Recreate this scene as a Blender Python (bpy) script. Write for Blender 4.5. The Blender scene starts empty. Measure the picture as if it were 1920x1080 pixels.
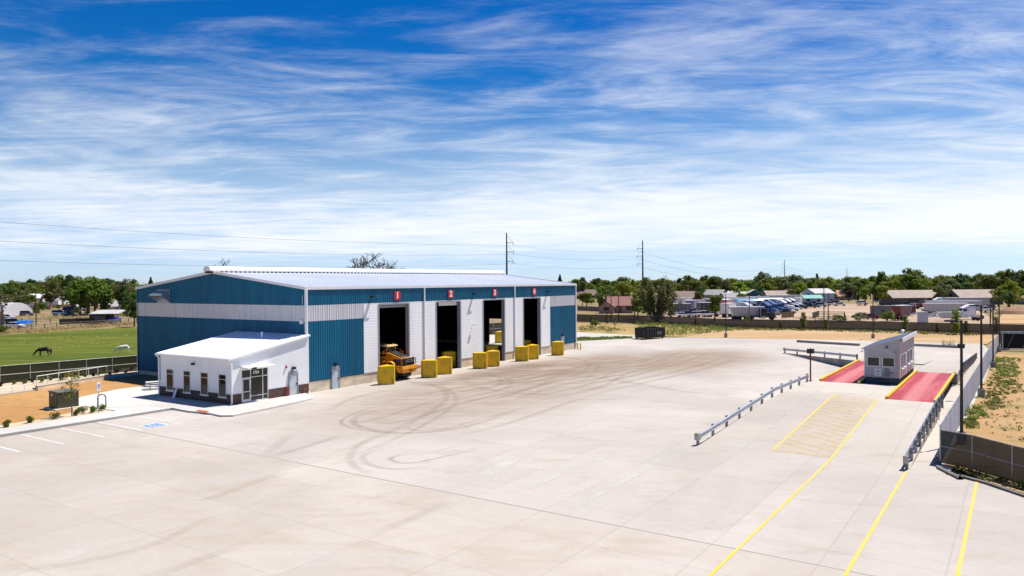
import bpy, math, random
from mathutils import Vector, Matrix
random.seed(7)
sc = bpy.context.scene
C = sc.collection
R = math.radians
H = 10.8

# ------------------------------------------------------------------ camera
FOC, PIT, ROLL = 1400.0, R(0.481), R(0.38)
FWD = Vector((0, math.cos(PIT), -math.sin(PIT)))
_h = Vector((1, 0, 0)); _u = _h.cross(FWD)
RGT = math.cos(ROLL) * _h - math.sin(ROLL) * _u
UPV = math.sin(ROLL) * _h + math.cos(ROLL) * _u
cd = bpy.data.cameras.new('camera'); cam = bpy.data.objects.new('camera', cd); C.objects.link(cam)
cd.sensor_width = 36; cd.lens = 36 * FOC / 1920; cd.clip_start = .5; cd.clip_end = 20000
m = Matrix((RGT, UPV, -FWD)).transposed().to_4x4(); m.translation = Vector((0, 0, H)); cam.matrix_world = m
sc.camera = cam

def ray(px, py):
    return FWD + (px - 960) / FOC * RGT - (py - 540) / FOC * UPV
def G(px, py, z=0.0):
    """ground point seen at a photo position"""
    r = ray(px, py); t = (z - H) / r.z
    return (t * r.x, t * r.y)
def AT(px, Y):
    """x of the point at depth Y seen in photo column px (near the horizon)"""
    return (px - 960) / FOC * Y
UB_AZ = R(33.341); BROT = R(90) - UB_AZ
UB = (math.sin(UB_AZ), math.cos(UB_AZ)); VB = (-UB[1], UB[0]); C0 = (-20.204, 73.136)
def BW(x, y):
    return (C0[0] + x * UB[0] + y * VB[0], C0[1] + x * UB[1] + y * VB[1])
LN_AZ = R(34.2); LROT = R(90) - LN_AZ
UA = (math.sin(LN_AZ), math.cos(LN_AZ)); VL = (UA[1], -UA[0]); L0 = (30.2, 60.44)
def LN(a, b):
    return (L0[0] + a * UA[0] + b * VL[0], L0[1] + a * UA[1] + b * VL[1])

# ------------------------------------------------------------------ world, sun
SUN_AZ, SUN_EL = R(58), R(63)
sv = Vector((math.sin(SUN_AZ) * math.cos(SUN_EL), math.cos(SUN_AZ) * math.cos(SUN_EL), math.sin(SUN_EL)))
sl = bpy.data.lights.new('sun', 'SUN'); so = bpy.data.objects.new('sun', sl); C.objects.link(so)
sl.energy = 5.0; sl.angle = R(.5); sl.color = (1, .945, .86)
so.rotation_euler = (-sv).to_track_quat('-Z', 'Y').to_euler()

w = bpy.data.worlds.new('World'); sc.world = w; w.use_nodes = True
N, L = w.node_tree.nodes, w.node_tree.links
N.clear()
def nn(tree_nodes, t, **k):
    n = tree_nodes.new(t)
    for a, b in k.items(): setattr(n, a, b)
    return n
out = nn(N, 'ShaderNodeOutputWorld'); bg = nn(N, 'ShaderNodeBackground'); L.new(bg.outputs[0], out.inputs[0])
bg.inputs[1].default_value = .078
sky = nn(N, 'ShaderNodeTexSky', sky_type='NISHITA', sun_disc=False, sun_elevation=SUN_EL, sun_rotation=SUN_AZ, altitude=1400, air_density=1.0, dust_density=.3, ozone_density=2.5)
def wm(op, a, b=None, c=None, clamp=False):
    n = nn(N, 'ShaderNodeMath', operation=op); n.use_clamp = clamp
    for i, v in enumerate((a, b, c)):
        if v is None: continue
        if isinstance(v, (int, float)): n.inputs[i].default_value = v
        else: L.new(v, n.inputs[i])
    return n.outputs[0]
def wramp(v, a, b, c=0, d=1, t='SMOOTHSTEP'):
    n = nn(N, 'ShaderNodeMapRange', interpolation_type=t); L.new(v, n.inputs[0])
    for i, x in enumerate((a, b, c, d)): n.inputs[i + 1].default_value = x
    return n.outputs[0]
tc = nn(N, 'ShaderNodeTexCoord'); sp = nn(N, 'ShaderNodeSeparateXYZ'); L.new(tc.outputs['Generated'], sp.inputs[0])
z0 = wm('MAXIMUM', sp.outputs[2], 0.0)
hs = nn(N, 'ShaderNodeHueSaturation'); L.new(sky.outputs[0], hs.inputs['Color']); L.new(wramp(z0, .02, .2, .9, 1.4), hs.inputs['Saturation']); hs.inputs['Value'].default_value = .95
deep = nn(N, 'ShaderNodeMix', data_type='RGBA', blend_type='MULTIPLY'); L.new(hs.outputs[0], deep.inputs[6])
L.new(wramp(z0, .03, .36), deep.inputs[0]); deep.inputs[7].default_value = (.08, .70, 1.0, 1)
low = nn(N, 'ShaderNodeMix', data_type='RGBA', blend_type='MULTIPLY'); L.new(deep.outputs[2], low.inputs[6]); L.new(wramp(z0, .0, .16, 1, 0), low.inputs[0]); low.inputs[7].default_value = (.74, .93, 1.34, 1)
zz = wm('ADD', z0, .07)
cx = wm('DIVIDE', sp.outputs[0], zz); cy = wm('DIVIDE', sp.outputs[1], zz)
cb = nn(N, 'ShaderNodeCombineXYZ'); L.new(cx, cb.inputs[0]); L.new(cy, cb.inputs[1])
def cloud_noise(scale, rot, s, det, rough, dist, off=(0, 0, 0)):
    mp = nn(N, 'ShaderNodeMapping'); L.new(cb.outputs[0], mp.inputs[0])
    mp.inputs['Scale'].default_value = scale; mp.inputs['Rotation'].default_value = (0, 0, R(rot)); mp.inputs['Location'].default_value = off
    n = nn(N, 'ShaderNodeTexNoise'); L.new(mp.outputs[0], n.inputs['Vector'])
    n.inputs['Scale'].default_value = s; n.inputs['Detail'].default_value = det; n.inputs['Roughness'].default_value = rough; n.inputs['Distortion'].default_value = dist
    return n.outputs['Fac']
n1 = cloud_noise((.75, 1.0, 1), 18, .9, 6, .52, 1.4, (4.1, 2.7, 0))
n2 = cloud_noise((.55, 1.3, 1), 30, 1.85, 9, .61, 2.1, (1.3, 8.2, 0))
n3 = cloud_noise((.5, .6, 1), -8, .8, 3, .5, .6, (9.4, 3.2, 0))
n4 = cloud_noise((.9, 2.4, 1), 24, 6, 8, .7, 1.8, (2.2, 4.4, 0))
d = wm('ADD', wm('ADD', wm('MULTIPLY', n1, .36), wm('MULTIPLY', n2, .32)), wm('ADD', wm('MULTIPLY', n3, .34), wm('MULTIPLY', n4, .09)))
# thin and torn overhead, a closed veil low down, paler clear air at the very horizon
veil = wm('MULTIPLY', wramp(z0, .02, .06), wramp(z0, .07, .17, 1, 0))
bias = wm('ADD', wm('MULTIPLY', wramp(z0, .12, .37), -.045), wm('MULTIPLY', veil, wm('MULTIPLY_ADD', sp.outputs[0], .10, .15)))
cov = wramp(wm('ADD', d, bias), .458, .81)
thin = wm('MULTIPLY', wm('MULTIPLY', wramp(z0, .015, .06), wramp(z0, .09, .26, 1, 0)), wm('MULTIPLY_ADD', sp.outputs[0], .2, .30))
cov = wm('SUBTRACT', 1.0, wm('MULTIPLY', wm('SUBTRACT', 1.0, cov), wm('SUBTRACT', 1.0, thin)))
cov = wm('MULTIPLY', cov, wramp(z0, 0, .05, .3, 1))
cov = wm('MULTIPLY', cov, .92)
cov = wm('MULTIPLY', cov, wm('MULTIPLY', wramp(z0, .36, .55, 1, .06), wramp(sp.outputs[1], -.45, .15, .25, 1)))   # cloud thinned overhead and behind the view to cut ambient light
mx = nn(N, 'ShaderNodeMix', data_type='RGBA'); L.new(cov, mx.inputs[0]); L.new(low.outputs[2], mx.inputs[6]); mx.inputs[7].default_value = (8.7, 8.9, 9.3, 1)
L.new(mx.outputs[2], bg.inputs[0])
sc.view_settings.view_transform = 'Standard'; sc.view_settings.look = 'None'; sc.view_settings.gamma = 1; sc.view_settings.exposure = 0.58
sc.cycles.use_denoising = True; sc.cycles.max_bounces = 6; sc.cycles.transparent_max_bounces = 16
sc.cycles.caustics_reflective = False; sc.cycles.caustics_refractive = False

# ------------------------------------------------------------------ materials
MATS = {}
class NT:
    def __init__(s, name):
        s.m = bpy.data.materials.new(name); s.m.use_nodes = True
        s.n = s.m.node_tree.nodes; s.l = s.m.node_tree.links
        s.b = s.n['Principled BSDF']; s.o = s.n['Material Output']
    def new(s, t, **k): return nn(s.n, t, **k)
    def sock(s, n, i, v):
        if isinstance(v, bpy.types.NodeSocket): s.l.new(v, n.inputs[i])
        elif v is not None: n.inputs[i].default_value = v
    def math(s, op, a, b=None, c=None, clamp=False):
        n = s.new('ShaderNodeMath', operation=op); n.use_clamp = clamp
        for i, v in enumerate((a, b, c)): s.sock(n, i, v)
        return n.outputs[0]
    def ramp(s, v, a, b, c=0., d=1., t='SMOOTHSTEP'):
        n = s.new('ShaderNodeMapRange', interpolation_type=t); s.l.new(v, n.inputs[0])
        for i, x in enumerate((a, b, c, d)): n.inputs[i + 1].default_value = x
        return n.outputs[0]
    def mix(s, f, a, b, mode='MIX'):
        n = s.new('ShaderNodeMix', data_type='RGBA', blend_type=mode)
        s.sock(n, 0, f)
        for i, v in ((6, a), (7, b)):
            if isinstance(v, tuple) and len(v) == 3: v = (*v, 1)
            s.sock(n, i, v)
        return n.outputs[2]
    def pos(s): return s.new('ShaderNodeNewGeometry').outputs['Position']
    def obj(s): return s.new('ShaderNodeTexCoord').outputs['Object']
    def map(s, v, scale=(1, 1, 1), rot=0, loc=(0, 0, 0)):
        n = s.new('ShaderNodeMapping'); s.l.new(v, n.inputs[0]); n.inputs['Scale'].default_value = scale
        n.inputs['Rotation'].default_value = (0, 0, rot); n.inputs['Location'].default_value = loc
        return n.outputs[0]
    def noise(s, v, scale, det=4, rough=.55, dist=0):
        n = s.new('ShaderNodeTexNoise'); s.l.new(v, n.inputs['Vector'])
        for k, x in (('Scale', scale), ('Detail', det), ('Roughness', rough), ('Distortion', dist)): n.inputs[k].default_value = x
        return n.outputs['Fac']
    def bump(s, h, st, dist=.02):
        n = s.new('ShaderNodeBump'); n.inputs['Strength'].default_value = st; n.inputs['Distance'].default_value = dist
        s.l.new(h, n.inputs['Height']); s.l.new(n.outputs[0], s.b.inputs['Normal'])
    def col(s, v): s.sock(s.b, 'Base Color', (*v, 1) if isinstance(v, tuple) and len(v) == 3 else v)
    def set(s, rough=.6, metal=0., spec=.4):
        s.b.inputs['Roughness'].default_value = rough; s.b.inputs['Metallic'].default_value = metal; s.b.inputs['Specular IOR Level'].default_value = spec
def M(name, col, rough=.6, metal=0., var=.12, scale=1.5, spec=.4, bump=0., stretch=(1, 1, 1), col2=None):
    if name in MATS: return MATS[name]
    t = NT(name); t.set(rough, metal, spec)
    v = t.map(t.obj(), stretch)
    n = t.noise(v, scale, 5, .6)
    c2 = col2 or tuple(c * (1 - 2 * var) for c in col)
    c1 = col if col2 else tuple(min(.92, c * (1 + var)) for c in col)
    t.col(t.mix(t.ramp(n, .28, .72), c2, c1))
    if bump: t.bump(n, bump)
    MATS[name] = t.m
    return t.m

white_paint = M('white_paint', (.80, .80, .81), .45, var=.03, scale=.8)
white_panel = M('white_wall_panel', (.84, .845, .85), .5, var=.03, scale=.5, stretch=(1, 1, .3))
office_white = M('office_white_panel', (.78, .785, .8), .5, var=.03, scale=.6)
blue_siding = M('blue_siding', (.004, .122, .222), .45, var=.1, scale=.8, spec=.25, stretch=(1, 1, .12))
silver_siding = M('silver_siding', (.66, .66, .67), .45, .05, var=.09, scale=1.2, stretch=(3, 3, .1))
roof_metal = M('roof_metal', (.43, .465, .54), .5, .1, var=.04, scale=.15, spec=.3)
roof_white = M('roof_white', (.84, .84, .84), .45, var=.03, scale=.5)
grey_door = M('grey_door_paint', (.47, .52, .56), .4, var=.05)
grey_trim = M('grey_trim', (.3, .31, .34), .5, var=.06)
galv = M('galvanised_steel', (.46, .5, .56), .34, .7, var=.15, scale=3)
galv_post = M('weathered_steel_post', (.40, .39, .36), .5, .3, var=.18, scale=3)
dark_steel = M('dark_steel', (.022, .02, .022), .5, .1, var=.2)
black_paint = M('black_paint', (.012, .012, .013), .45, var=.3)
rubber = M('tyre_rubber', (.02, .02, .02), .85, var=.3)
yellow_paint = NT('yellow_paint'); _y = yellow_paint; _y.set(.45, 0, .4)
_yn = _y.noise(_y.obj(), 1.1, 4, .6); _ys = _y.noise(_y.map(_y.obj(), (1, 1, .35)), 3.2, 6, .72, .8); _yz = _y.new('ShaderNodeSeparateXYZ'); _y.l.new(_y.obj(), _yz.inputs[0])
_yc = _y.mix(_y.ramp(_yn, .3, .7), (.66, .40, .003), (.78, .48, .004))
_yw = _y.math('MULTIPLY', _y.ramp(_ys, .54, .63), _y.ramp(_yz.outputs[2], .1, 1.9, .9, .25))
_y.col(_y.mix(_yw, _yc, (.16, .12, .06))); yellow_paint = _y.m
loader_yellow = M('loader_yellow', (.70, .27, .008), .42, var=.14, scale=1.2)
loader_grey = M('loader_grey', (.12, .115, .11), .5, var=.2)
dusty_black = M('dusty_black', (.03, .028, .026), .6, var=.4, scale=2)
red_post_paint = M('red_post_paint', (.2, .02, .02), .5, var=.15)
red_sign = M('red_sign', (.55, .008, .03), .4, var=.05)
red_pipe = M('red_pipe', (.4, .035, .02), .4, var=.1)
interior_dark = M('interior_dark', (.018, .018, .02), .9, var=.3, spec=.1)  # near-black: shade of the unlit hall put into the colour
interior_floor = M('interior_floor', (.035, .03, .027), .9, var=.4, spec=.1)  # floor dirt plus the hall's shade, both put into the colour
booth_grey = M('booth_grey', (.45, .45, .455), .5, var=.06, scale=1)
booth_lilac = M('booth_side', (.5, .47, .48), .5, var=.06, scale=1)
plinth_dark = M('plinth_dark', (.07, .075, .085), .7, var=.25)
transformer_green = M('transformer_green', (.055, .06, .035), .5, var=.15, scale=.9)
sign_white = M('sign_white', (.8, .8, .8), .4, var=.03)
sign_blue = M('sign_blue', (.02, .12, .45), .4, var=.05)
marking_white = M('marking_white', (.60, .58, .55), .75, var=.1, scale=2)
marking_yellow = M('marking_yellow', (.68, .43, .012), .75, scale=2.2, col2=(.56, .42, .15))
concrete_wall = M('concrete_wall', (.66, .55, .41), .85, var=.16, scale=.6, bump=.15, stretch=(1, 1, 2.2))
concrete_grey = M('concrete_grey', (.3, .29, .275), .85, var=.2, scale=.7, bump=.15)
kerb_dark = M('kerb_dark', (.13, .12, .115), .8, var=.2)
wood_brown = M('wood_brown', (.16, .10, .06), .8, var=.25, scale=3)
bark = M('bark', (.13, .1, .075), .9, var=.3, scale=4)
bare_bark = M('bare_bark', (.115, .095, .085), .9, var=.3, scale=4)
bare_bark_pale = M('bare_bark_pale', (.26, .21, .16), .9, var=.3, scale=4)
room_tan = M('room_tan', (.42, .27, .14), .8, var=.1)
room_floor = M('room_floor', (.42, .45, .44), .5, var=.1)
orange_plate = M('tactile_plate', (.38, .1, .03), .7, var=.12)

def make_glass(name, tint, amount):
    t = NT(name); t.set(.04, 0, .6); t.col(tint)
    tr = t.new('ShaderNodeBsdfTransparent'); tr.inputs[0].default_value = (.75, .8, .8, 1)
    ms = t.new('ShaderNodeMixShader'); ms.inputs[0].default_value = amount
    t.l.new(t.b.outputs[0], ms.inputs[1]); t.l.new(tr.outputs[0], ms.inputs[2]); t.l.new(ms.outputs[0], t.o.inputs[0])
    return t.m
glass = make_glass('window_glass', (.012, .015, .017), .62)
glass_dark = make_glass('dark_glass', (.015, .016, .015), .2)
def make_mesh(name, col, alpha, sc_=(1, 1, 1)):
    t = NT(name); t.set(.8, 0, .15)
    n = t.noise(t.map(t.obj(), sc_), 1.2, 4, .6)
    t.col(t.mix(n, tuple(c * .6 for c in col), tuple(c * 1.3 for c in col)))
    tr = t.new('ShaderNodeBsdfTransparent'); ms = t.new('ShaderNodeMixShader')
    ms.inputs[0].default_value = alpha
    t.l.new(t.b.outputs[0], ms.inputs[1]); t.l.new(tr.outputs[0], ms.inputs[2]); t.l.new(ms.outputs[0], t.o.inputs[0])
    return t.m
screen_dark = make_mesh('dark_screen_mesh', (.026, .025, .024), .07, (.6, .6, 2))
screen_brown = make_mesh('brown_screen_mesh', (.05, .047, .043), .045, (2, 2, .3))
screen_back = make_mesh('back_screen_mesh', (.058, .049, .041), .06, (.3, .3, 2))

def brick():
    t = NT('dark_brick'); t.set(.8, 0, .3)
    v = t.new('ShaderNodeSeparateXYZ'); t.l.new(t.obj(), v.inputs[0])
    c = t.new('ShaderNodeCombineXYZ'); t.l.new(t.math('ADD', v.outputs[0], v.outputs[1]), c.inputs[0]); t.l.new(v.outputs[2], c.inputs[1])
    b = t.new('ShaderNodeTexBrick'); t.l.new(c.outputs[0], b.inputs['Vector'])
    b.inputs['Color1'].default_value = (.10, .05, .035, 1); b.inputs['Color2'].default_value = (.055, .03, .024, 1); b.inputs['Mortar'].default_value = (.17, .13, .11, 1)
    b.inputs['Scale'].default_value = 1; b.inputs['Brick Width'].default_value = .42; b.inputs['Row Height'].default_value = .16; b.inputs['Mortar Size'].default_value = .012
    t.col(b.outputs[0]); return t.m
brick_dark = brick()

def yard_material(name, near_tan=True, base=(.428, .390, .352)):
    t = NT(name); t.set(.82, 0, .25)
    p = t.pos()
    ab = t.map(p, (1, 1, 1), -LROT)                     # lane axes
    s = t.new('ShaderNodeSeparateXYZ'); t.l.new(ab, s.inputs[0])
    l0 = Matrix.Rotation(-LROT, 2) @ Vector(L0)
    a = t.math('SUBTRACT', s.outputs[0], l0.x); b = t.math('SUBTRACT', s.outputs[1], l0.y)
    def joints(v, pitch, off, wd):
        q = t.math('DIVIDE', t.math('ADD', v, off), pitch)
        f = t.math('FRACT', q); e = t.math('MULTIPLY', t.math('MINIMUM', f, t.math('SUBTRACT', 1., f)), pitch)
        return t.math('FLOOR', q), t.ramp(e, wd * .4, wd, 1, 0)
    fa, ja = joints(a, 4.6, 500 - 37.2 + 4.6 * 200 - 882.8 + 0.0, .05)
    fb, jb = joints(b, 4.1, 400.37, .05)
    cc = t.new('ShaderNodeCombineXYZ'); t.l.new(fa, cc.inputs[0]); t.l.new(fb, cc.inputs[1])
    wn = t.new('ShaderNodeTexWhiteNoise', noise_dimensions='2D'); t.l.new(cc.outputs[0], wn.inputs['Vector'])
    big = t.noise(p, .045, 6, .62, .6)
    med = t.noise(t.map(p, (1, 2.2, 1), -LROT + .5), .22, 6, .66, .9)
    brush = t.noise(t.map(p, (.12, 1.4, 1), -LROT), .8, 4, .7)
    fine = t.noise(p, 3.5, 4, .7)
    col = t.mix(t.ramp(big, .34, .66), tuple(c * .86 for c in base), tuple(min(.9, c * 1.08) for c in base))
    col = t.mix(t.ramp(med, .5, .74, 0, .38), col, (.30, .235, .165))
    col = t.mix(t.ramp(brush, .52, .8, 0, .16), col, (.50, .47, .43))
    spots = t.noise(t.map(p, (1, 1.6, 1), -LROT + .3), .9, 6, .7, .7)
    col = t.mix(t.ramp(spots, .52, .72, 0, .3), col, tuple(min(.9, c * 1.14) for c in base)); col = t.mix(t.ramp(spots, .28, .42, .28, 0), col, tuple(c * .74 for c in base))
    col = t.mix(t.ramp(fine, .3, .7, .0, .14), col, (.26, .23, .2))
    sl_ = t.math('MULTIPLY_ADD', wn.outputs['Value'], .075, .962)
    vm = t.new('ShaderNodeVectorMath', operation='SCALE'); t.l.new(col, vm.inputs[0]); t.l.new(sl_, vm.inputs['Scale']); col = vm.outputs[0]
    if near_tan:
        nearm = t.ramp(a, -37.25, -37.15, 1, 0, 'LINEAR')
        col = t.mix(t.math('MULTIPLY', nearm, t.ramp(med, .35, .62, .05, .38)), col, (.375, .31, .24))
        jn = t.ramp(t.math('ABSOLUTE', t.math('ADD', a, 37.2)), .02, .085, 1, 0)
        col = t.mix(t.math('MULTIPLY', jn, t.ramp(big, .3, .6, .35, .8)), col, (.17, .15, .13))
        # worn, dirty apron in front of the loading doors
        bq = t.map(p, (1, 1, 1), -BROT); sb = t.new('ShaderNodeSeparateXYZ'); t.l.new(bq, sb.inputs[0])
        o = Matrix.Rotation(-BROT, 2) @ Vector(C0)
        bx = t.math('SUBTRACT', sb.outputs[0], o.x); by = t.math('SUBTRACT', sb.outputs[1], o.y)
        def blob(x0, y0, rx, ry):
            u = t.math('POWER', t.math('DIVIDE', t.math('SUBTRACT', bx, x0), rx), 2.); v = t.math('POWER', t.math('DIVIDE', t.math('SUBTRACT', by, y0), ry), 2.)
            return t.ramp(t.math('SQRT', t.math('ADD', u, v)), .3, 1.05, 1, 0)
        dn = t.noise(t.map(p, (.5, 2.6, 1), -BROT - .22), .3, 7, .66, 1.3)
        mask = t.math('MAXIMUM', t.math('MAXIMUM', blob(33, -12, 30, 12), blob(48, -21, 24, 13)), t.math('MULTIPLY', blob(8, -15, 26, 15), .7))
        col = t.mix(t.math('MULTIPLY', mask, t.ramp(dn, .22, .6, .22, 1.)), col, (.245, .18, .13))
        mask2 = blob(24, -6.5, 17, 4.2)
        col = t.mix(t.math('MULTIPLY', mask2, t.ramp(dn, .3, .62, .25, .8)), col, (.17, .125, .09))
    jt = t.math('MAXIMUM', ja, jb)
    col = t.mix(t.math('MULTIPLY', jt, .24), col, (.2, .18, .16))
    t.col(col); t.bump(fine, .12, .01)
    return t.m
yard_mat = yard_material('yard_concrete')
ramp_mat = yard_material('ramp_concrete', False, (.425, .388, .345))
walk_mat = yard_material('walk_concrete', False, (.50, .485, .46))

def ground_material(name, c1, c2, c3, s1, s2, rough=.95, band=None, bump=.3):
    t = NT(name); t.set(rough, 0, .15); p = t.pos()
    v = t.map(p, band[0], band[1]) if band else p
    n1 = t.noise(v, s1, 6, .62, .5); n2 = t.noise(v, s2, 5, .65)
    c = t.mix(t.ramp(n1, .36, .64), c1, c2); c = t.mix(t.ramp(n2, .5, .72, 0, .85), c, c3)
    t.col(c); t.bump(n2, bump, .05); return t.m
dirt_mat = ground_material('tan_dirt', (.36, .195, .072), (.42, .24, .095), (.27, .15, .058), .09, .7)
lotdirt_mat = ground_material('weedy_dirt', (.33, .205, .095), (.38, .245, .12), (.14, .16, .04), .13, .36)
field_mat = ground_material('graded_dirt', (.37, .235, .115), (.435, .295, .165), (.29, .18, .085), .05, .25, band=((.35, 2.4, 1), .12))
strip_mat = ground_material('gravel_bed', (.45, .36, .25), (.52, .44, .33), (.32, .25, .17), .2, 1.4)
pasture_mat = ground_material('pasture_grass', (.054, .086, .006), (.108, .122, .010), (.15, .15, .03), .05, .16, band=((.35, 2.2, 1), .6))
dry_mat = ground_material('dry_ground', (.25, .18, .10), (.20, .165, .08), (.11, .12, .04), .02, .06)
lot_mat = ground_material('gravel_lot', (.34, .245, .175), (.40, .30, .22), (.25, .17, .11), .03, .1, band=((.4, 2, 1), .5))
weed_ground = ground_material('weedy_ground', (.36, .25, .10), (.30, .205, .085), (.10, .12, .03), .12, .22)
road_mat = ground_material('pale_road', (.42, .40, .37), (.46, .44, .41), (.36, .34, .31), .05, .3)
lawn_mat = ground_material('lawn', (.09, .125, .03), (.06, .1, .02), (.18, .16, .06), .1, .5)

def leaf_mat(name, c1, c2):
    t = NT(name); t.set(.6, 0, .25)
    oi = t.new('ShaderNodeObjectInfo'); n = t.noise(t.obj(), .55, 3, .6)
    c = t.mix(t.ramp(n, .3, .7), c1, c2)
    h = t.new('ShaderNodeHueSaturation'); t.l.new(c, h.inputs['Color'])
    t.l.new(t.math('MULTIPLY_ADD', oi.outputs['Random'], .05, .475), h.inputs['Hue']); t.l.new(t.math('MULTIPLY_ADD', oi.outputs['Random'], .5, .75), h.inputs['Value'])
    t.col(h.outputs[0])
    tl = t.new('ShaderNodeBsdfTranslucent'); t.l.new(h.outputs[0], tl.inputs[0])
    ms = t.new('ShaderNodeMixShader'); ms.inputs[0].default_value = .42
    t.l.new(t.b.outputs[0], ms.inputs[1]); t.l.new(tl.outputs[0], ms.inputs[2]); t.l.new(ms.outputs[0], t.o.inputs[0])
    return t.m
LEAF = {'mid': leaf_mat('leaves_mid', (.072, .125, .010), (.165, .22, .022)),
        'dark': leaf_mat('leaves_dark', (.042, .08, .014), (.085, .13, .02)),
        'bright': leaf_mat('leaves_bright', (.16, .215, .012), (.26, .29, .02)),
        'olive': leaf_mat('leaves_olive', (.09, .105, .022), (.145, .15, .04)),
        'grey': leaf_mat('leaves_grey', (.105, .13, .04), (.165, .19, .07)),
        'blue': leaf_mat('leaves_blue_green', (.016, .035, .024), (.03, .055, .034)),
        'plum': leaf_mat('leaves_plum', (.04, .015, .02), (.06, .025, .03)),
        'weed': leaf_mat('leaves_weed', (.085, .125, .010), (.16, .185, .022)),
        'autumn': leaf_mat('leaves_autumn', (.16, .13, .015), (.22, .19, .02)),
        'straw': leaf_mat('leaves_straw', (.36, .26, .09), (.42, .33, .14))}
# ------------------------------------------------------------------ mesh helpers
class MB:
    def __init__(s): s.v = []; s.f = []; s.mi = []
    def add(s, vs, fs, m=0):
        o = len(s.v); s.v += [tuple(p) for p in vs]
        for f in fs: s.f.append(tuple(i + o for i in f)); s.mi.append(m)
        return s
    def quad(s, a, b, c, d, m=0): return s.add((a, b, c, d), ((0, 1, 2, 3),), m)
    def poly(s, pts, m=0): return s.add(pts, (tuple(range(len(pts))),), m)
    def box(s, x0, x1, y0, y1, z0, z1, m=0):
        return s.add([(x0, y0, z0), (x1, y0, z0), (x1, y1, z0), (x0, y1, z0), (x0, y0, z1), (x1, y0, z1), (x1, y1, z1), (x0, y1, z1)],
                     [(3, 2, 1, 0), (4, 5, 6, 7), (0, 1, 5, 4), (1, 2, 6, 5), (2, 3, 7, 6), (3, 0, 4, 7)], m)
    def hexa(s, b4, t4, m=0):
        return s.add(list(b4) + list(t4), [(3, 2, 1, 0), (4, 5, 6, 7), (0, 1, 5, 4), (1, 2, 6, 5), (2, 3, 7, 6), (3, 0, 4, 7)], m)
    def prism(s, poly, z0, z1, m=0):
        n = len(poly)
        ar = sum(poly[i][0] * poly[(i + 1) % n][1] - poly[(i + 1) % n][0] * poly[i][1] for i in range(n))
        if ar < 0: poly = list(poly)[::-1]
        vs = [(p[0], p[1], z0) for p in poly] + [(p[0], p[1], z1) for p in poly]
        fs = [tuple(range(n))[::-1], tuple(range(n, 2 * n))] + [(i, (i + 1) % n, n + (i + 1) % n, n + i) for i in range(n)]
        return s.add(vs, fs, m)
    def yprism(s, prof, y0, y1, m=0):
        """side profile in x,z swept along y"""
        n = len(prof)
        ar = sum(prof[i][0] * prof[(i + 1) % n][1] - prof[(i + 1) % n][0] * prof[i][1] for i in range(n))
        if ar < 0: prof = list(prof)[::-1]
        vs = [(p[0], y0, p[1]) for p in prof] + [(p[0], y1, p[1]) for p in prof]
        fs = [tuple(range(n)), tuple(range(n, 2 * n))[::-1]] + [((i + 1) % n, i, n + i, n + (i + 1) % n) for i in range(n)]
        return s.add(vs, fs, m)
    def tube(s, pts, r, n=8, m=0, cap=True):
        pts = [Vector(p) for p in pts]; k = len(pts)
        rs = r if isinstance(r, (list, tuple)) else [r] * k
        vs = []; up = None
        for i, p in enumerate(pts):
            d = (pts[min(i + 1, k - 1)] - pts[max(i - 1, 0)])
            d = d.normalized() if d.length > 1e-9 else Vector((0, 0, 1))
            if up is None: up = Vector((0, 0, 1)) if abs(d.z) < .9 else Vector((1, 0, 0))
            a = d.cross(up).normalized(); b = a.cross(d).normalized(); up = b
            for j in range(n):
                t = 2 * math.pi * j / n + (math.pi / 4 if n == 4 else 0)
                vs.append(p + (a * math.cos(t) + b * math.sin(t)) * rs[i])
        fs = []
        for i in range(k - 1):
            for j in range(n):
                fs.append((i * n + j, i * n + (j + 1) % n, (i + 1) * n + (j + 1) % n, (i + 1) * n + j))
        if cap: fs += [tuple(range(n))[::-1], tuple(range((k - 1) * n, k * n))]
        return s.add(vs, fs, m)
    def lathe(s, prof, n=16, c=(0, 0, 0), axis='z', m=0):
        vs = []; k = len(prof)
        for (r, h) in prof:
            for j in range(n):
                t = 2 * math.pi * j / n; x, y = r * math.cos(t), r * math.sin(t)
                vs.append({'z': (c[0] + x, c[1] + y, c[2] + h), 'x': (c[0] + h, c[1] + x, c[2] + y), 'y': (c[0] + y, c[1] + h, c[2] + x)}[axis])
        fs = [(i * n + j, i * n + (j + 1) % n, (i + 1) * n + (j + 1) % n, (i + 1) * n + j) for i in range(k - 1) for j in range(n)]
        fs += [tuple(range(n))[::-1], tuple(range((k - 1) * n, k * n))]
        return s.add(vs, fs, m)
    def sweep(s, pts, prof, m=0, closed=True):
        """profile (side offset to the right of travel, height) along a 3-D path"""
        k = len(pts); n = len(prof); vs = []
        for i, p in enumerate(pts):
            q0, q1 = pts[max(i - 1, 0)], pts[min(i + 1, k - 1)]
            dx, dy = q1[0] - q0[0], q1[1] - q0[1]; l = math.hypot(dx, dy) or 1
            rx, ry = dy / l, -dx / l
            for (o, h) in prof: vs.append((p[0] + rx * o, p[1] + ry * o, p[2] + h))
        e = n if closed else n - 1
        fs = [(i * n + j, i * n + (j + 1) % n, (i + 1) * n + (j + 1) % n, (i + 1) * n + j) for i in range(k - 1) for j in range(e)]
        if closed: fs += [tuple(range(n))[::-1], tuple(range((k - 1) * n, k * n))]
        return s.add(vs, fs, m)
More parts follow.
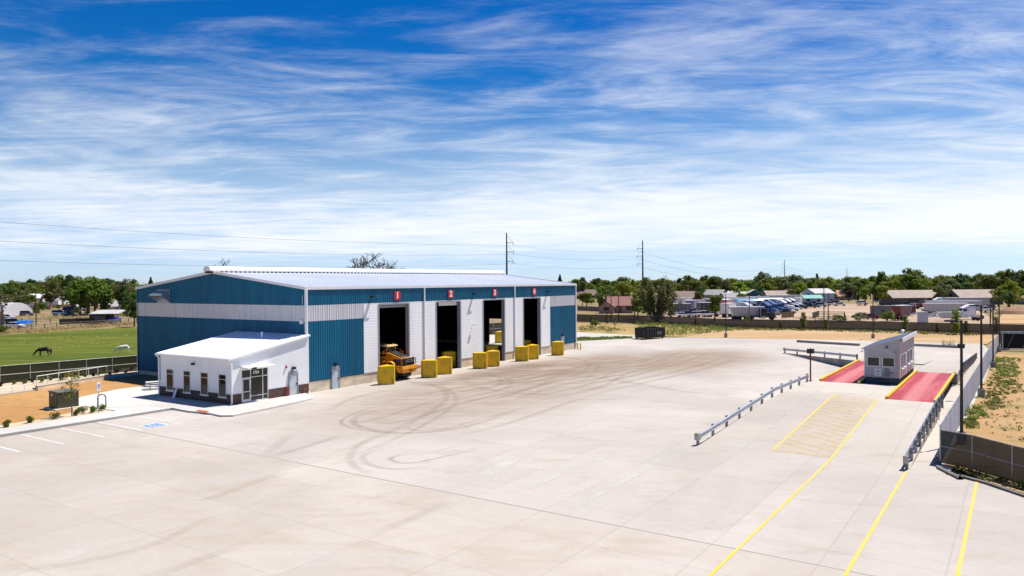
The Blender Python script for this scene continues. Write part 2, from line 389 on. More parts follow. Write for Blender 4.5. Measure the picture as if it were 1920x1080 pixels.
    def corr(s, p, dr, nr, x0, x1, zb, zt, m=0, pitch=.305, rib=.04):
        """ribbed metal sheet: along dr from x0 to x1, between heights zb and zt (numbers or functions of x)"""
        fb = zb if callable(zb) else (lambda x: zb); ft = zt if callable(zt) else (lambda x: zt)
        xs = []; x = x0
        while x < x1 - 1e-6:
            for f, h in ((0, 0), (.62, 0), (.70, rib), (.90, rib), (.98, 0)):
                q = x + f * pitch
                if q < x1: xs.append((q, h))
            x += pitch
        xs.append((x1, 0)); vs = []
        for q, h in xs:
            for z in (fb(q), ft(q)):
                vs.append((p[0] + dr[0] * q + nr[0] * h, p[1] + dr[1] * q + nr[1] * h, z))
        return s.add(vs, [(2 * i, 2 * i + 2, 2 * i + 3, 2 * i + 1) for i in range(len(xs) - 1)], m)
    def hcorr(s, p, dr, nr, x0, x1, z0, z1, m=0, pitch=.3, rib=.008):
        """sheet with level ribs"""
        zs = []; z = z0
        while z < z1 - 1e-6:
            for f, h in ((0, 0), (.8, rib), (.9, 0)):
                if z + f * pitch < z1: zs.append((z + f * pitch, h))
            z += pitch
        zs.append((z1, 0)); vs = []
        for z, h in zs:
            for x in (x0, x1): vs.append((p[0] + dr[0] * x + nr[0] * h, p[1] + dr[1] * x + nr[1] * h, z))
        return s.add(vs, [(2 * i, 2 * i + 1, 2 * i + 3, 2 * i + 2) for i in range(len(zs) - 1)], m)
    def mesh(s, name, mats, smooth=False):
        me = bpy.data.meshes.new(name); me.from_pydata(s.v, [], s.f)
        for mt in (mats if isinstance(mats, (list, tuple)) else [mats]): me.materials.append(mt)
        me.polygons.foreach_set('material_index', s.mi)
        if smooth: me.polygons.foreach_set('use_smooth', [True] * len(s.f))
        me.update(); return me
    def build(s, name, mats, parent=None, smooth=False, loc=(0, 0, 0), rz=0, bevel=0):
        o = bpy.data.objects.new(name, s.mesh(name, mats, smooth)); C.objects.link(o)
        o.location = loc; o.rotation_euler = (0, 0, rz)
        if parent: o.parent = parent
        if bevel:
            b = o.modifiers.new('bevel', 'BEVEL'); b.width = bevel; b.segments = 2; b.limit_method = 'ANGLE'
        return o
def link(name, me, parent=None, loc=(0, 0, 0), rz=0, scale=None, mat=None):
    o = bpy.data.objects.new(name, me); C.objects.link(o); o.location = loc; o.rotation_euler = (0, 0, rz)
    if parent: o.parent = parent
    if scale: o.scale = scale if isinstance(scale, tuple) else (scale,) * 3
    if mat: o.material_slots[0].link = 'OBJECT'; o.material_slots[0].material = mat
    return o
def tag(o, label, cat, group=None):
    o['label'] = label; o['category'] = cat
    if group: o['group'] = group
    return o
def T(name, label, cat, loc=(0, 0, 0), rz=0, group=None):
    o = bpy.data.objects.new(name, None); C.objects.link(o); o.empty_display_size = .3
    o.location = (*loc, 0) if len(loc) == 2 else loc; o.rotation_euler = (0, 0, rz)
    return tag(o, label, cat, group)
def S(o, kind='structure', label=None):
    o['kind'] = kind
    if label: o['label'] = label
    return o
def dup(root, loc, rz, label=None, group=None, scale=None):
    r = root.copy(); C.objects.link(r); r.location = (*loc, 0) if len(loc) == 2 else loc; r.rotation_euler = (0, 0, rz)
    if label: r['label'] = label
    if group: r['group'] = group
    if scale: r.scale = (scale,) * 3 if not isinstance(scale, tuple) else scale
    for ch in list(root.children):
        c = ch.copy(); C.objects.link(c); c.parent = r
        for g in list(ch.children):
            q = g.copy(); C.objects.link(q); q.parent = c
    return r
def text_mesh(s, size, ext=.01, off=0., mat=None, name='lettering'):
    cu = bpy.data.curves.new(name, 'FONT'); cu.body = s; cu.size = size; cu.extrude = ext; cu.offset = off; cu.align_x = 'CENTER'; cu.align_y = 'CENTER'
    o = bpy.data.objects.new(name, cu); C.objects.link(o)
    bpy.context.view_layer.update()
    me = bpy.data.meshes.new_from_object(o.evaluated_get(bpy.context.evaluated_depsgraph_get()))
    bpy.data.objects.remove(o); me.materials.clear(); me.materials.append(mat); me.name = name
    return me
def front_text(s, size, ext, off, mat, parent, loc, name='numeral'):
    o = link(name, text_mesh(s, size, ext, off, mat, name), parent, loc); o.rotation_euler = (R(90), 0, 0); return o

# ------------------------------------------------------------------ ground sheets
def sheet(name, pts, z, mat, kind='structure'):
    return S(MB().poly([(p[0], p[1], z) for p in pts]).build(name, mat), kind)
def ccw(p):
    a = sum(p[i][0] * p[(i + 1) % len(p)][1] - p[(i + 1) % len(p)][0] * p[i][1] for i in range(len(p)))
    return p if a > 0 else p[::-1]
sheet('ground', [(-9000, -300), (9000, -300), (9000, 9000), (-9000, 9000)], -.12, dry_mat)
# pasture beyond the left fence
sheet('pasture', ccw([BW(-60, 35.2), BW(3, 35.2), BW(40, 45), G(262, 612.5), G(128, 619.5), G(0, 628), G(-160, 637)]), -.06, pasture_mat)
# yard
yard = ccw([BW(-75, 2.4), BW(-8, 2.4), BW(-2, .6), BW(56, .6), G(1083, 641), G(1190, 635), G(1284, 632.5), G(1480, 636), G(1660, 639.5), G(1842, 644.5),
            LN(60, 6), LN(-17, 6), LN(-19.5, 5.6), LN(-22.5, 11), LN(-27, 20), LN(-80, 30), (40, -40), (-60, -40)])
sheet('yard', yard, 0, yard_mat)
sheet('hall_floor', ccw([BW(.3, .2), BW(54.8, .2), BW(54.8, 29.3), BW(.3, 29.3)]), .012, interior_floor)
# road and grass behind the hall
sheet('access_road', ccw([BW(-1, 29.9), BW(56, 29.9), BW(57, 2), G(1190, 634), G(1210, 629), G(1083, 622.5), BW(62, 42), BW(0, 37)]), -.03, road_mat)
sheet('lawn', ccw([G(1083, 639.5), G(1187, 634), G(1185, 631.5), G(1083, 632), BW(58, 14), BW(56.5, 14)]), -.018, lawn_mat)
sheet('weed_bed', ccw([G(1040, 622), G(1083, 622.5), G(1200, 628.5), G(1290, 632), G(1380, 618.5), G(1300, 611), G(1090, 605), G(1040, 604)]), -.05, weed_ground)
sheet('dirt_field', ccw([G(1284, 632), G(1480, 636), G(1660, 639.5), G(1850, 645), G(1870, 632), G(1900, 624.5), G(1840, 623), G(1480, 616.5), G(1350, 617.5)]), -.014, field_mat)
sheet('gravel_lot', ccw([G(1200, 600), G(1480, 612), G(1840, 620), G(1870, 606), G(1830, 576), G(1700, 572), G(1560, 569), G(1430, 568), G(1250, 578)]), -.05, lot_mat)
sheet('dirt_lot', ccw([LN(-17, 5.4), LN(64, 6.4), G(1925, 664), G(2100, 680), (120, 60), (60, 20), LN(-26, 14), LN(-20.5, 8)]), .02, lotdirt_mat)
sheet('dirt_mound_ground', ccw([G(1868, 606), G(1930, 606), G(1990, 585), G(1900, 580), G(1880, 588)]), -.045, field_mat)
# left forecourt
walkp = [BW(-75, 2.75), BW(-21, 2.75), G(206, 782.5, .15), G(322, 764.5, .15), G(352, 770, .15), G(392, 774, .15), G(414, 778.5, .15), G(437, 778, .15), G(500, 765.5, .15), G(560, 752.5, .15),
         G(584, 746.5, .15), G(589, 743.5, .15), G(586, 741, .15), BW(-.5, -.03), BW(-.5, 18.5), G(258, 727.6), G(222, 732), G(183, 740), G(152, 747), G(138, 753), G(137.5, 761), G(183, 768), G(218, 773.4), G(150, 784), BW(-23, 5.0), BW(-75, 5.0)]
S(MB().prism(walkp, -.1, .15).build('pavement', walk_mat, bevel=.02))
sheet('dirt_bed', ccw([BW(-75, 4.9), BW(-20, 4.9), BW(-10, 8), BW(-.05, 8), BW(-.05, 28.2), BW(-4.5, 28.0), BW(-13, 25.1), BW(-20, 24.2), BW(-75, 22)]), .09, dirt_mat)
sheet('gravel_bed', ccw([BW(-75, 22.2), BW(-20, 24.4), BW(-13, 25.3), BW(-4.5, 28.2), BW(0, 28.6), BW(2, 34.2), BW(-75, 34.2)]), .06, strip_mat)
sheet('mulch_bed', ccw([G(137, 762.5), G(183, 769), G(217, 774), G(150, 785), G(0, 808), G(0, 800), G(70, 790), G(138, 776)]), .13, strip_mat)
# concrete ramps of the weighbridge
def zr(a):
    if a < -19.4: return 0.
    if a < -3: return 1.1 * (a + 19.4) / 16.4
    if a < 29.7: return 1.1
    return max(0., 1.1 * (1 - (a - 29.7) / 19))
def slab(mb, quad_ab, zs, m=0):
    b4 = [(*LN(a, b), -.1) for a, b in quad_ab]; t4 = [(*LN(a, b), z) for (a, b), z in zip(quad_ab, zs)]
    mb.hexa(b4, t4, m)
rm = MB()
slab(rm, [(-19.4, 3.85), (-3, 3.85), (-3, -7.95), (-19.4, -8.5)], [.001, 1.1, 1.1, .001])
slab(rm, [(-3, 3.85), (0, 3.85), (0, -7.85), (-3, -7.95)], [1.1] * 4)
slab(rm, [(0, -.08), (8.5, -.08), (8.5, -7.6), (0, -7.85)], [1.1] * 4)
slab(rm, [(8.5, -.08), (29.7, -.08), (29.7, -3.25), (8.5, -3.25)], [.98] * 4)
slab(rm, [(21.55, 3.75), (26, 3.75), (26, -.08), (21.55, -.08)], [1.1] * 4)
slab(rm, [(26, 3.75), (52, 4.1), (52, -.08), (26, -.08)], [1.1, .008, .008, 1.1])
slab(rm, [(29.7, -.081), (50, -.081), (47, -19.8), (29.7, -7.1)], [1.1, .008, .008, 1.1])
S(rm.build('ramp', ramp_mat))
rs = MB()
rs.poly([(*LN(29.69, -7.12), 0), (*LN(29.69, -7.12), 1.102), (*LN(46.9, -19.85), .01), (*LN(46.9, -19.85), 0)])
rs.poly([(*LN(21.54, -.08), 0), (*LN(21.54, -.08), 1.095), (*LN(21.54, 3.75), 1.095), (*LN(21.54, 3.75), 0)])
S(rs.build('ramp_side', concrete_grey))

# ------------------------------------------------------------------ painted markings
def line_mark(name, pts, wd, mat, z=.005):
    return S(MB().sweep([(p[0], p[1], (p[2] if len(p) > 2 else 0) + z) for p in pts], [(-wd / 2, 0), (wd / 2, 0)], closed=False).build(name, mat))
def lane_line(a0, a1, b0, b1, wd=.135, mat=None, step=2.):
    n = max(2, int(abs(a1 - a0) / step)); pts = []
    ss = sorted({0, 1, *[i / n for i in range(n + 1)], *[(q - a0) / (a1 - a0) for q in (-19.4, -3) if min(a0, a1) < q < max(a0, a1)]})
    for s_ in ss:
        a = a0 + (a1 - a0) * s_; pts.append((*LN(a, b0 + (b1 - b0) * s_), zr(a) + .009))
    return line_mark('lane_marking', pts, wd, mat or marking_yellow)
lane_line(-70, 0, -.37, -.37); lane_line(-70, -19.9, 3.73, 3.73); lane_line(-70, -20.4, 7.12, 7.12)
lane_line(-18.85, .4, -3.9, -3.75, .15)
faded_yellow = M('marking_yellow_worn', (.52, .38, .13), .8, var=.1, scale=2, col2=(.44, .36, .24))
line_mark('lane_marking', [(*LN(-18.8, -3.85), zr(-18.8)), (*LN(-18.8, -.5), zr(-18.8))], .18, faded_yellow, .006)
hb = MB()
hz = [-18.75, -15, -11, -7, -3, .2]
for i in range(len(hz) - 1):
    a0, a1 = hz[i], hz[i + 1]
    hb.quad((*LN(a0, -3.74), zr(a0) + .007), (*LN(a0, -.5), zr(a0) + .007), (*LN(a1, -.5), zr(a1) + .007), (*LN(a1, -3.66), zr(a1) + .007))
hatch_mat = NT('worn_yellow_wash'); hatch_mat.set(.85, 0, .2)
_t = hatch_mat; _ab = _t.map(_t.pos(), (1, 1, 1), -LROT); _s = _t.new('ShaderNodeSeparateXYZ'); _t.l.new(_ab, _s.inputs[0])
_d = _t.math('ADD', _s.outputs[0], _t.math('MULTIPLY', _s.outputs[1], -.55)); _w = _t.math('FRACT', _t.math('MULTIPLY', _d, 1.0))
_n = _t.noise(_t.pos(), .9, 5, .65)
_al = _t.math('MULTIPLY', _t.ramp(_w, .1, .34, 1, 0), _t.ramp(_n, .35, .65, .1, .5))
_al = _t.math('MULTIPLY', _t.math('ADD', _al, .15), _t.ramp(_n, .3, .55, .25, .8))
_t.col((.60, .40, .12)); _tr = _t.new('ShaderNodeBsdfTransparent'); _ms = _t.new('ShaderNodeMixShader')
_t.l.new(_al, _ms.inputs[0]); _t.l.new(_tr.outputs[0], _ms.inputs[1]); _t.l.new(_t.b.outputs[0], _ms.inputs[2]); _t.l.new(_ms.outputs[0], _t.o.inputs[0])
S(hb.build('hatched_marking', hatch_mat.m))
# parking bays by the kerb (axes of the hall)
for x in (-35.4, -32.6, -29.9, -27.25, -24.52, -21.8, -19.0):
    line_mark('parking_line', [BW(x, 2.3), BW(x, -3.9)], .15, marking_white)
line_mark('parking_line', [BW(-15.9, 2.3), BW(-15.9, -3.9)], .15, marking_white); 
line_mark('parking_line', [BW(-12.2, .9), BW(-12.6, -3.1)], .15, marking_white)
for k in range(8):
    x0 = -15.6 + k * .42
    line_mark('parking_line', [BW(x0, 1.9 - .12 * k), BW(x0 - .1 + .35, -3.5 + .06 * k)], .11, marking_white)
# wheelchair symbol, painted bay and post sign
def chair_icon(mb, f, s):
    """flat wheelchair figure; f maps (u,v) in a unit square to a point"""
    def strip(pts, wd):
        for i in range(len(pts) - 1):
            (x0, y0), (x1, y1) = pts[i], pts[i + 1]; l = math.hypot(x1 - x0, y1 - y0); nx, ny = -(y1 - y0) / l * wd, (x1 - x0) / l * wd
            mb.poly([f(x0 + nx, y0 + ny), f(x0 - nx, y0 - ny), f(x1 - nx, y1 - ny), f(x1 + nx, y1 + ny)], s)
    mb.poly([f(.42 + .09 * math.cos(t * .785), .88 + .09 * math.sin(t * .785)) for t in range(8)], s)
    strip([(.43, .76), (.45, .46)], .055); strip([(.44, .62), (.66, .62)], .035); strip([(.45, .46), (.68, .46)], .05); strip([(.68, .48), (.78, .16)], .045); strip([(.76, .16), (.88, .18)], .03)
    strip([(.42 + .27 * math.cos(t), .34 + .27 * math.sin(t)) for t in [2.0 + k * .42 for k in range(10)]], .04)
mb = MB()
def fg(u, v, z=.014):
    p = BW(-18.15 + u * 1.3, -3.55 + v * 1.3); return (p[0], p[1], z)
mb.poly([fg(-.12, -.12, .006), fg(1.12, -.12, .006), fg(1.12, 1.12, .006), fg(-.12, 1.12, .006)], 0)
mb.poly([fg(0, 0, .010), fg(1, 0, .010), fg(1, 1, .010), fg(0, 1, .010)], 1)
chair_icon(mb, fg, 0)
marking_blue = M('marking_blue', (.10, .27, .52), .7, var=.2, scale=3)
S(mb.build('wheelchair_marking', [marking_white, marking_blue]))
MB().poly([(*G(x, y, .155), .158) for x, y in ((365.5, 770.5), (372, 768.5), (392.5, 770.5), (386, 774))]).build('tactile_paving', orange_plate)['kind'] = 'structure'

# tyre marks and dusty wheel trails: thin stains lying on the slab
def stain_material(name, col, dark):
    t = NT(name); t.set(.85, 0, .2); t.col(col)
    at = t.new('ShaderNodeAttribute', attribute_name='fade')
    n = t.noise(t.pos(), .35, 6, .7, .6); n2 = t.noise(t.pos(), 3, 3, .6)
    al = t.math('MULTIPLY', at.outputs['Fac'], t.math('MULTIPLY', t.ramp(n, .28, .68, .1, dark), t.ramp(n2, .2, .6, .6, 1)))
    tr = t.new('ShaderNodeBsdfTransparent'); ms = t.new('ShaderNodeMixShader')
    t.l.new(al, ms.inputs[0]); t.l.new(tr.outputs[0], ms.inputs[1]); t.l.new(t.b.outputs[0], ms.inputs[2]); t.l.new(ms.outputs[0], t.o.inputs[0])
    return t.m
tyre_dark = stain_material('tyre_mark_dark', (.24, .18, .13), .27)
tyre_soft = stain_material('tyre_mark_soft', (.28, .215, .16), .19)
dust_soft = stain_material('dust_trail', (.35, .275, .2), .3); dust_faint = stain_material('dust_trail_faint', (.34, .265, .19), .11)
clean_soft = stain_material('scrubbed_trail', (.62, .59, .55), .6)
def smooth_path(pts, n=6):
    out_ = []
    for i in range(len(pts) - 1):
        p0, p1, p2, p3 = pts[max(i - 1, 0)], pts[i], pts[i + 1], pts[min(i + 2, len(pts) - 1)]
        for k in range(n):
            t = k / n
            out_.append(tuple(.5 * (2 * p1[j] + (p2[j] - p0[j]) * t + (2 * p0[j] - 5 * p1[j] + 4 * p2[j] - p3[j]) * t * t + (3 * p1[j] - p0[j] - 3 * p2[j] + p3[j]) * t ** 3) for j in (0, 1)))
    out_.append(pts[-1]); return out_
_sz = [.0]
def stain(pix, wd, mat, name='tyre_mark'):
    wd *= 1.45; pts = smooth_path([G(*p) for p in pix] if not name.startswith('yard') else pix); k = len(pts); _sz[0] += .0004
    prof = [(-.5, 0), (-.2, 1), (.2, 1), (.5, 0)]
    mb = MB(); mb.sweep([(p[0], p[1], .003 + _sz[0]) for p in pts], [(o * wd, 0) for o, _ in prof], closed=False)
    o = mb.build(name, mat); at = o.data.attributes.new('fade', 'FLOAT', 'POINT')
    vals = []
    for i in range(k):
        e = min(1, min(i, k - 1 - i) / (k * .25))
        vals += [f * e for _, f in prof]
    at.data.foreach_set('value', vals); S(o)
Z4 = lambda l: [(600 + x / 2.4, 620 + y / 2.4) for x, y in l]
Z3 = lambda l: [(x / 2., 740 + y / 2.) for x, y in l]
Z5 = lambda l: [(960 + x / 2., 800 + y / 2.) for x, y in l]
stain(Z4([(300, 345), (205, 372), (150, 398), (165, 425), (240, 448), (330, 459), (430, 460), (560, 448), (700, 420), (830, 375), (1000, 310)]), .55, tyre_dark)
stain(Z4([(280, 330), (140, 380), (95, 408), (125, 432), (200, 448), (300, 462)]), .35, tyre_dark)
stain(Z4([(150, 400), (175, 412), (300, 385), (420, 345), (560, 300)]), .5, tyre_soft)
stain(Z4([(250, 405), (300, 418), (420, 395), (600, 340), (800, 285), (1000, 235)]), .5, tyre_soft)
stain(Z4([(560, 405), (420, 425), (395, 438), (450, 450), (560, 440), (700, 405), (900, 350)]), .4, tyre_soft)
stain(Z4([(480, 545), (370, 558), (318, 575), (345, 592), (410, 595), (500, 580), (640, 548), (800, 505)]), .35, tyre_dark)
stain(Z4([(330, 520), (230, 545), (192, 572), (225, 603), (310, 621), (410, 621), (560, 600)]), .4, tyre_soft)
stain(Z4([(260, 470), (170, 520), (135, 575), (170, 620), (260, 650)]), .5, tyre_soft)
stain(Z4([(620, 470), (760, 440), (900, 400), (1100, 330), (1300, 270)]), .5, tyre_soft)
stain(Z4([(700, 210), (900, 235), (1100, 240), (1300, 225), (1490, 180), (1400, 165)]), .7, tyre_soft)
stain(Z4([(620, 190), (700, 250), (850, 275), (1050, 290), (1250, 270)]), 1.0, tyre_soft)
stain(Z4([(840, 150), (1000, 190), (1200, 205), (1400, 235), (1650, 275), (1900, 290)]), .8, tyre_soft)
stain(Z4([(700, 330), (850, 290), (960, 255), (1100, 200)]), .45, tyre_dark)
stain(Z4([(40, 360), (110, 320), (200, 290), (330, 262)]), .6, tyre_soft)
stain(Z4([(980, 520), (900, 560), (760, 640), (690, 690)]), 1.1, clean_soft, 'scrubbed_mark')
stain(Z4([(1320, 690), (1200, 770), (1130, 812)]), .5, clean_soft, 'scrubbed_mark')
stain(Z3([(0, 662), (150, 652), (300, 628), (480, 590), (610, 548), (720, 492), (800, 452)]), .5, dust_faint, 'dust_trail')
stain(Z3([(560, 690), (700, 640), (820, 595), (940, 552)]), .5, dust_faint, 'dust_trail')
stain(Z3([(720, 395), (800, 385), (950, 330), (1080, 290)]), .6, dust_faint, 'dust_trail')
stain(Z3([(1400, 520), (1550, 460), (1690, 395)]), .5, dust_faint, 'dust_trail')
stain(Z3([(980, 235), (1040, 190), (1090, 150)]), .7, dust_faint, 'dust_trail')
stain(Z3([(1010, 235), (1150, 195), (1290, 150)]), .5, tyre_soft)
stain(Z5([(200, 330), (330, 250), (480, 170), (640, 70)]), .45, clean_soft, 'scrubbed_mark')
stain(Z5([(0, 245), (120, 200), (300, 130), (420, 85)]), .8, clean_soft, 'scrubbed_mark')

random.seed(404)
for i in range(11):
    d0 = (12.6, 22.4, 32.2, 41.9)[i % 4] + random.uniform(-1.4, 1.4); sg = random.choice((1, 1, 1, -1)); r0 = random.uniform(6, 16)
    p_ = [BW(d0, -1.5), BW(d0 + sg * .5, -4 - r0 * .2), BW(d0 + sg * r0 * .5, -6 - r0 * .55), BW(d0 + sg * r0 * 1.3, -7.5 - r0 * .8), BW(d0 + sg * (r0 * 1.3 + 12), -9 - r0 * .9 + random.uniform(-3, 3))]
    for o in (0, 1.9): stain([(q[0] + o * .55, q[1] - o * .83) for q in p_], random.uniform(.4, .7), tyre_soft, 'yard_tyre_mark')
for i in range(8):
    y0 = random.uniform(-26, -9); x0 = random.uniform(-6, 18); p_ = [BW(x0, y0), BW(x0 + 12, y0 + random.uniform(-1.5, 1.5)), BW(x0 + 26, y0 + random.uniform(-3, 2)), BW(x0 + 42, y0 + random.uniform(-5, 3))]
    for o in (0, 1.9): stain([(q[0] + o * .84, q[1] - o * .5) for q in p_], random.uniform(.4, .8), dust_soft, 'yard_tyre_mark')
# ------------------------------------------------------------------ the hall
def PL(px, py, axis, val):
    """point of the hall's plane x=val (axis 0) or y=val (axis 1) seen at a photo position, in hall axes"""
    r = ray(px, py); n = UB if axis == 0 else VB
    t = (val + C0[0] * n[0] + C0[1] * n[1]) / (r.x * n[0] + r.y * n[1])
    q = (t * r.x - C0[0], t * r.y - C0[1])
    return (q[0] * UB[0] + q[1] * UB[1], q[0] * VB[0] + q[1] * VB[1], H + t * r.z)
LX, WY, EZ, RZ = 55.1, 29.56, 10.25, 11.95
hall = T('warehouse', 'long blue and silver metal hall with four open numbered loading doors and a pale roof', 'warehouse', (*C0, 0), BROT)
def gz(y): return EZ - .06 + min(y, WY - y) / (WY / 2) * (RZ - EZ)
DOORS = [(10.08, 15.16), (19.99, 24.91), (29.7, 34.84), (39.53, 44.29)]
DT = 8.42
bd = MB()
for nr, x in ((-1, 0), (1, LX)):
    [bd.corr((x, 0), (0, 1), (nr, 0), a_, b_, c_, 7.02, 0) for a_, b_, c_ in (((0, WY, .5),) if x == 0 else ((0, 13.85, .5), (16.75, WY, .5), (13.85, 16.75, 4.5)))]; bd.corr((x, 0), (0, 1), (nr, 0), 0, WY, 7.02, 8.59, 1); bd.corr((x, 0), (0, 1), (nr, 0), 0, WY, 8.59, gz, 0)
    if x == 0: bd.build('gable_wall', [blue_siding, silver_siding], hall); bd = MB()
bd.build('gable_wall', [blue_siding, silver_siding], hall)
fw = MB(); F = ((0, -.03), (1, 0), (0, -1))
for x0, x1 in ((.1, 7.84), (47.08, LX - .05)):
    fw.corr(*F, x0, x1, 1.12, 7.02, 0); fw.corr(*F, x0, x1, 7.02, 8.59, 1)
fw.corr(*F, .1, LX - .05, 8.59, EZ, 0)
fw.build('front_wall', [blue_siding, silver_siding], hall)
wp = MB(); xs = [7.84] + [v for d_ in DOORS for v in d_] + [47.08]
for i in range(0, len(xs), 2):
    wp.hcorr((0, -.05), (1, 0), (0, -1), xs[i], xs[i + 1], 1.12, 8.57, 0)
    wp.box(xs[i], xs[i + 1], -.05, -.005, 1.06, 1.115, 1)
for x0, x1 in DOORS: wp.hcorr((0, -.05), (1, 0), (0, -1), x0, x1, DT, 8.57, 0, pitch=.3)
wp.build('white_wall', [white_panel, grey_trim], hall)
fd = MB(); ys = [0] + [v for d_ in DOORS for v in d_] + [LX]
for i in range(0, len(ys), 2): MB().box(ys[i], ys[i + 1], 0, .3, -.1, 1.06).build('foundation', concrete_wall, hall)
fd.box(.005, .25, .3, WY, -.1, .5); fd.build('foundation', concrete_wall, hall)
MB().box(LX - .25, LX - .005, .3, 13.85, -.1, .5).build('foundation', concrete_wall, hall); MB().box(LX - .25, LX - .005, 16.75, WY, -.1, .5).build('foundation', concrete_wall, hall)
# dark inside of the shell: lining, columns, ceiling, back wall with its own opening
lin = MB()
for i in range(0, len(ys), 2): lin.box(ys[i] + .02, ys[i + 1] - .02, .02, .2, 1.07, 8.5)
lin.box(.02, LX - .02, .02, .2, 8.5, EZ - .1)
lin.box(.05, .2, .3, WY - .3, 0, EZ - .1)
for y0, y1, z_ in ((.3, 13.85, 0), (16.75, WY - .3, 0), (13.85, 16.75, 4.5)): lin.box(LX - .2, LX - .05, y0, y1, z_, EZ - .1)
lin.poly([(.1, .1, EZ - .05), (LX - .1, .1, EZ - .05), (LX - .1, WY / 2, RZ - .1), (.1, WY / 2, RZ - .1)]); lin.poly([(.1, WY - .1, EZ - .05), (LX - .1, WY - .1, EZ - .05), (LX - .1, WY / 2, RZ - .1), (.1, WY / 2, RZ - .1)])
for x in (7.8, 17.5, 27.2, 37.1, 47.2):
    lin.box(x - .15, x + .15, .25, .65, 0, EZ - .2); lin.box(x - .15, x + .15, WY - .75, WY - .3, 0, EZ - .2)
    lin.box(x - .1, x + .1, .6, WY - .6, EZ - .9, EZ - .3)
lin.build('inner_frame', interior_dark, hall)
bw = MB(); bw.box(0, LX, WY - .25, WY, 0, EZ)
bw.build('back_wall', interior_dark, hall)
jb = MB()
for x0, x1 in DOORS:
    m_ = MB()
    m_.box(x1 - .13, x1 + .06, -.09, .42, 0, DT); m_.box(x0 - .06, x0 + .13, -.09, .42, 0, DT); m_.box(x0 + .13, x1 - .13, -.088, .42, DT - .06, DT + .10)
    m_.build('door_frame', grey_trim, hall)
for k, (x0, x1) in enumerate(DOORS):
    if k == 3: continue
    a, b, c = ((.14, .14, .42), (.95, .35, .5), (.14, 4.6, .5))[k]
    m_ = MB(); m_.hcorr((0, .3), (1, 0), (0, -1), x0 + a, x1 - b, DT - c, DT - .02, 0, .25, .02); m_.box(x0 + a, x1 - b, .31, .35, DT - c, DT - .02)
    m_.build('rolled_door', [white_panel if k else grey_trim], hall)
# roof, ridge vent, trims
rf = MB()
for y0, y1, z0_, z1_ in ((-.1, WY / 2, EZ + .02, RZ + .06), (WY + .1, WY / 2, EZ + .02, RZ + .06)):
    rf.hexa([(-.12, min(y0, y1), z0_ if y0 < y1 else z1_), (LX + .12, min(y0, y1), z0_ if y0 < y1 else z1_), (LX + .12, max(y0, y1), z1_ if y0 < y1 else z0_), (-.12, max(y0, y1), z1_ if y0 < y1 else z0_)],
            [(-.12, min(y0, y1), (z0_ if y0 < y1 else z1_) + .08), (LX + .12, min(y0, y1), (z0_ if y0 < y1 else z1_) + .08), (LX + .12, max(y0, y1), (z1_ if y0 < y1 else z0_) + .08), (-.12, max(y0, y1), (z1_ if y0 < y1 else z0_) + .08)])
    x = .3
    while x < LX:
        rf.tube([(x, y0, z0_ + .08), (x, y1, z1_ + .074)], .013, 4, cap=False); x += .61
rf.build('roof', roof_metal, hall)
for x in (-.16, LX + .02):
    tr = MB()
    for y0, y1, z0_, z1_ in ((-.12, WY / 2, EZ - .1, RZ - .04), (WY + .12, WY / 2, EZ - .1, RZ - .04)):
        tr.hexa([(x, y0, z0_), (x + .14, y0, z0_), (x + .14, y1, z1_), (x, y1, z1_)], [(x, y0, z0_ + .3), (x + .14, y0, z0_ + .3), (x + .14, y1, z1_ + .3), (x, y1, z1_ + .3)])
    tr.build('roof_trim', white_paint, hall)
for x in (0, LX): MB().box(x - .09, x + .09, -.09, .1, .3, EZ - .1).build('corner_trim', white_paint, hall)
gt = MB(); gt.sweep([(-.2, -.12, EZ - .1), (LX + .2, -.12, EZ - .1)], [(-.06, 0), (.05, 0), (.065, .26), (-.06, .26)]); gt.build('gutter', white_paint, hall)
v0, v1 = PL(394, 505, 1, WY / 2 - .6)[0], PL(946, 512, 1, WY / 2 - .6)[0]
rv = MB(); rv.sweep([(v0, WY / 2, RZ - .05), (v1, WY / 2, RZ - .05)], [(.62, .26), (.62, .42), (.5, .66), (.3, .78), (-.3, .78), (-.5, .66), (-.62, .42), (-.62, .26)], 0)
rv.sweep([(v0 + .1, WY / 2, RZ - .05), (v1 - .1, WY / 2, RZ - .05)], [(.5, .06), (.5, .255), (-.5, .255), (-.5, .06)], 1)
x = v0 + .4
while x < v1 - .3: rv.box(x, x + .14, WY / 2 - .66, WY / 2 - .5, RZ + .03, RZ + .2, 0); x += .61
rv.build('ridge_vent', [roof_white, interior_dark], hall)
for x in (-.02, 17.77, 37.24, LX - .02):
    ds = MB(); ds.box(x - .06, x + .08, -.2, -.08, .35, EZ - .08)
    for z in (2.5, 5, 7.5): ds.box(x - .09, x + .11, -.21, -.06, z, z + .06)
    ds.hexa([(x - .06, -.42, .1), (x + .08, -.42, .1), (x + .08, -.3, .1), (x - .06, -.3, .1)], [(x - .06, -.2, .36), (x + .08, -.2, .36), (x + .08, -.08, .36), (x - .06, -.08, .36)])
    ds.build('downspout', white_paint, hall)
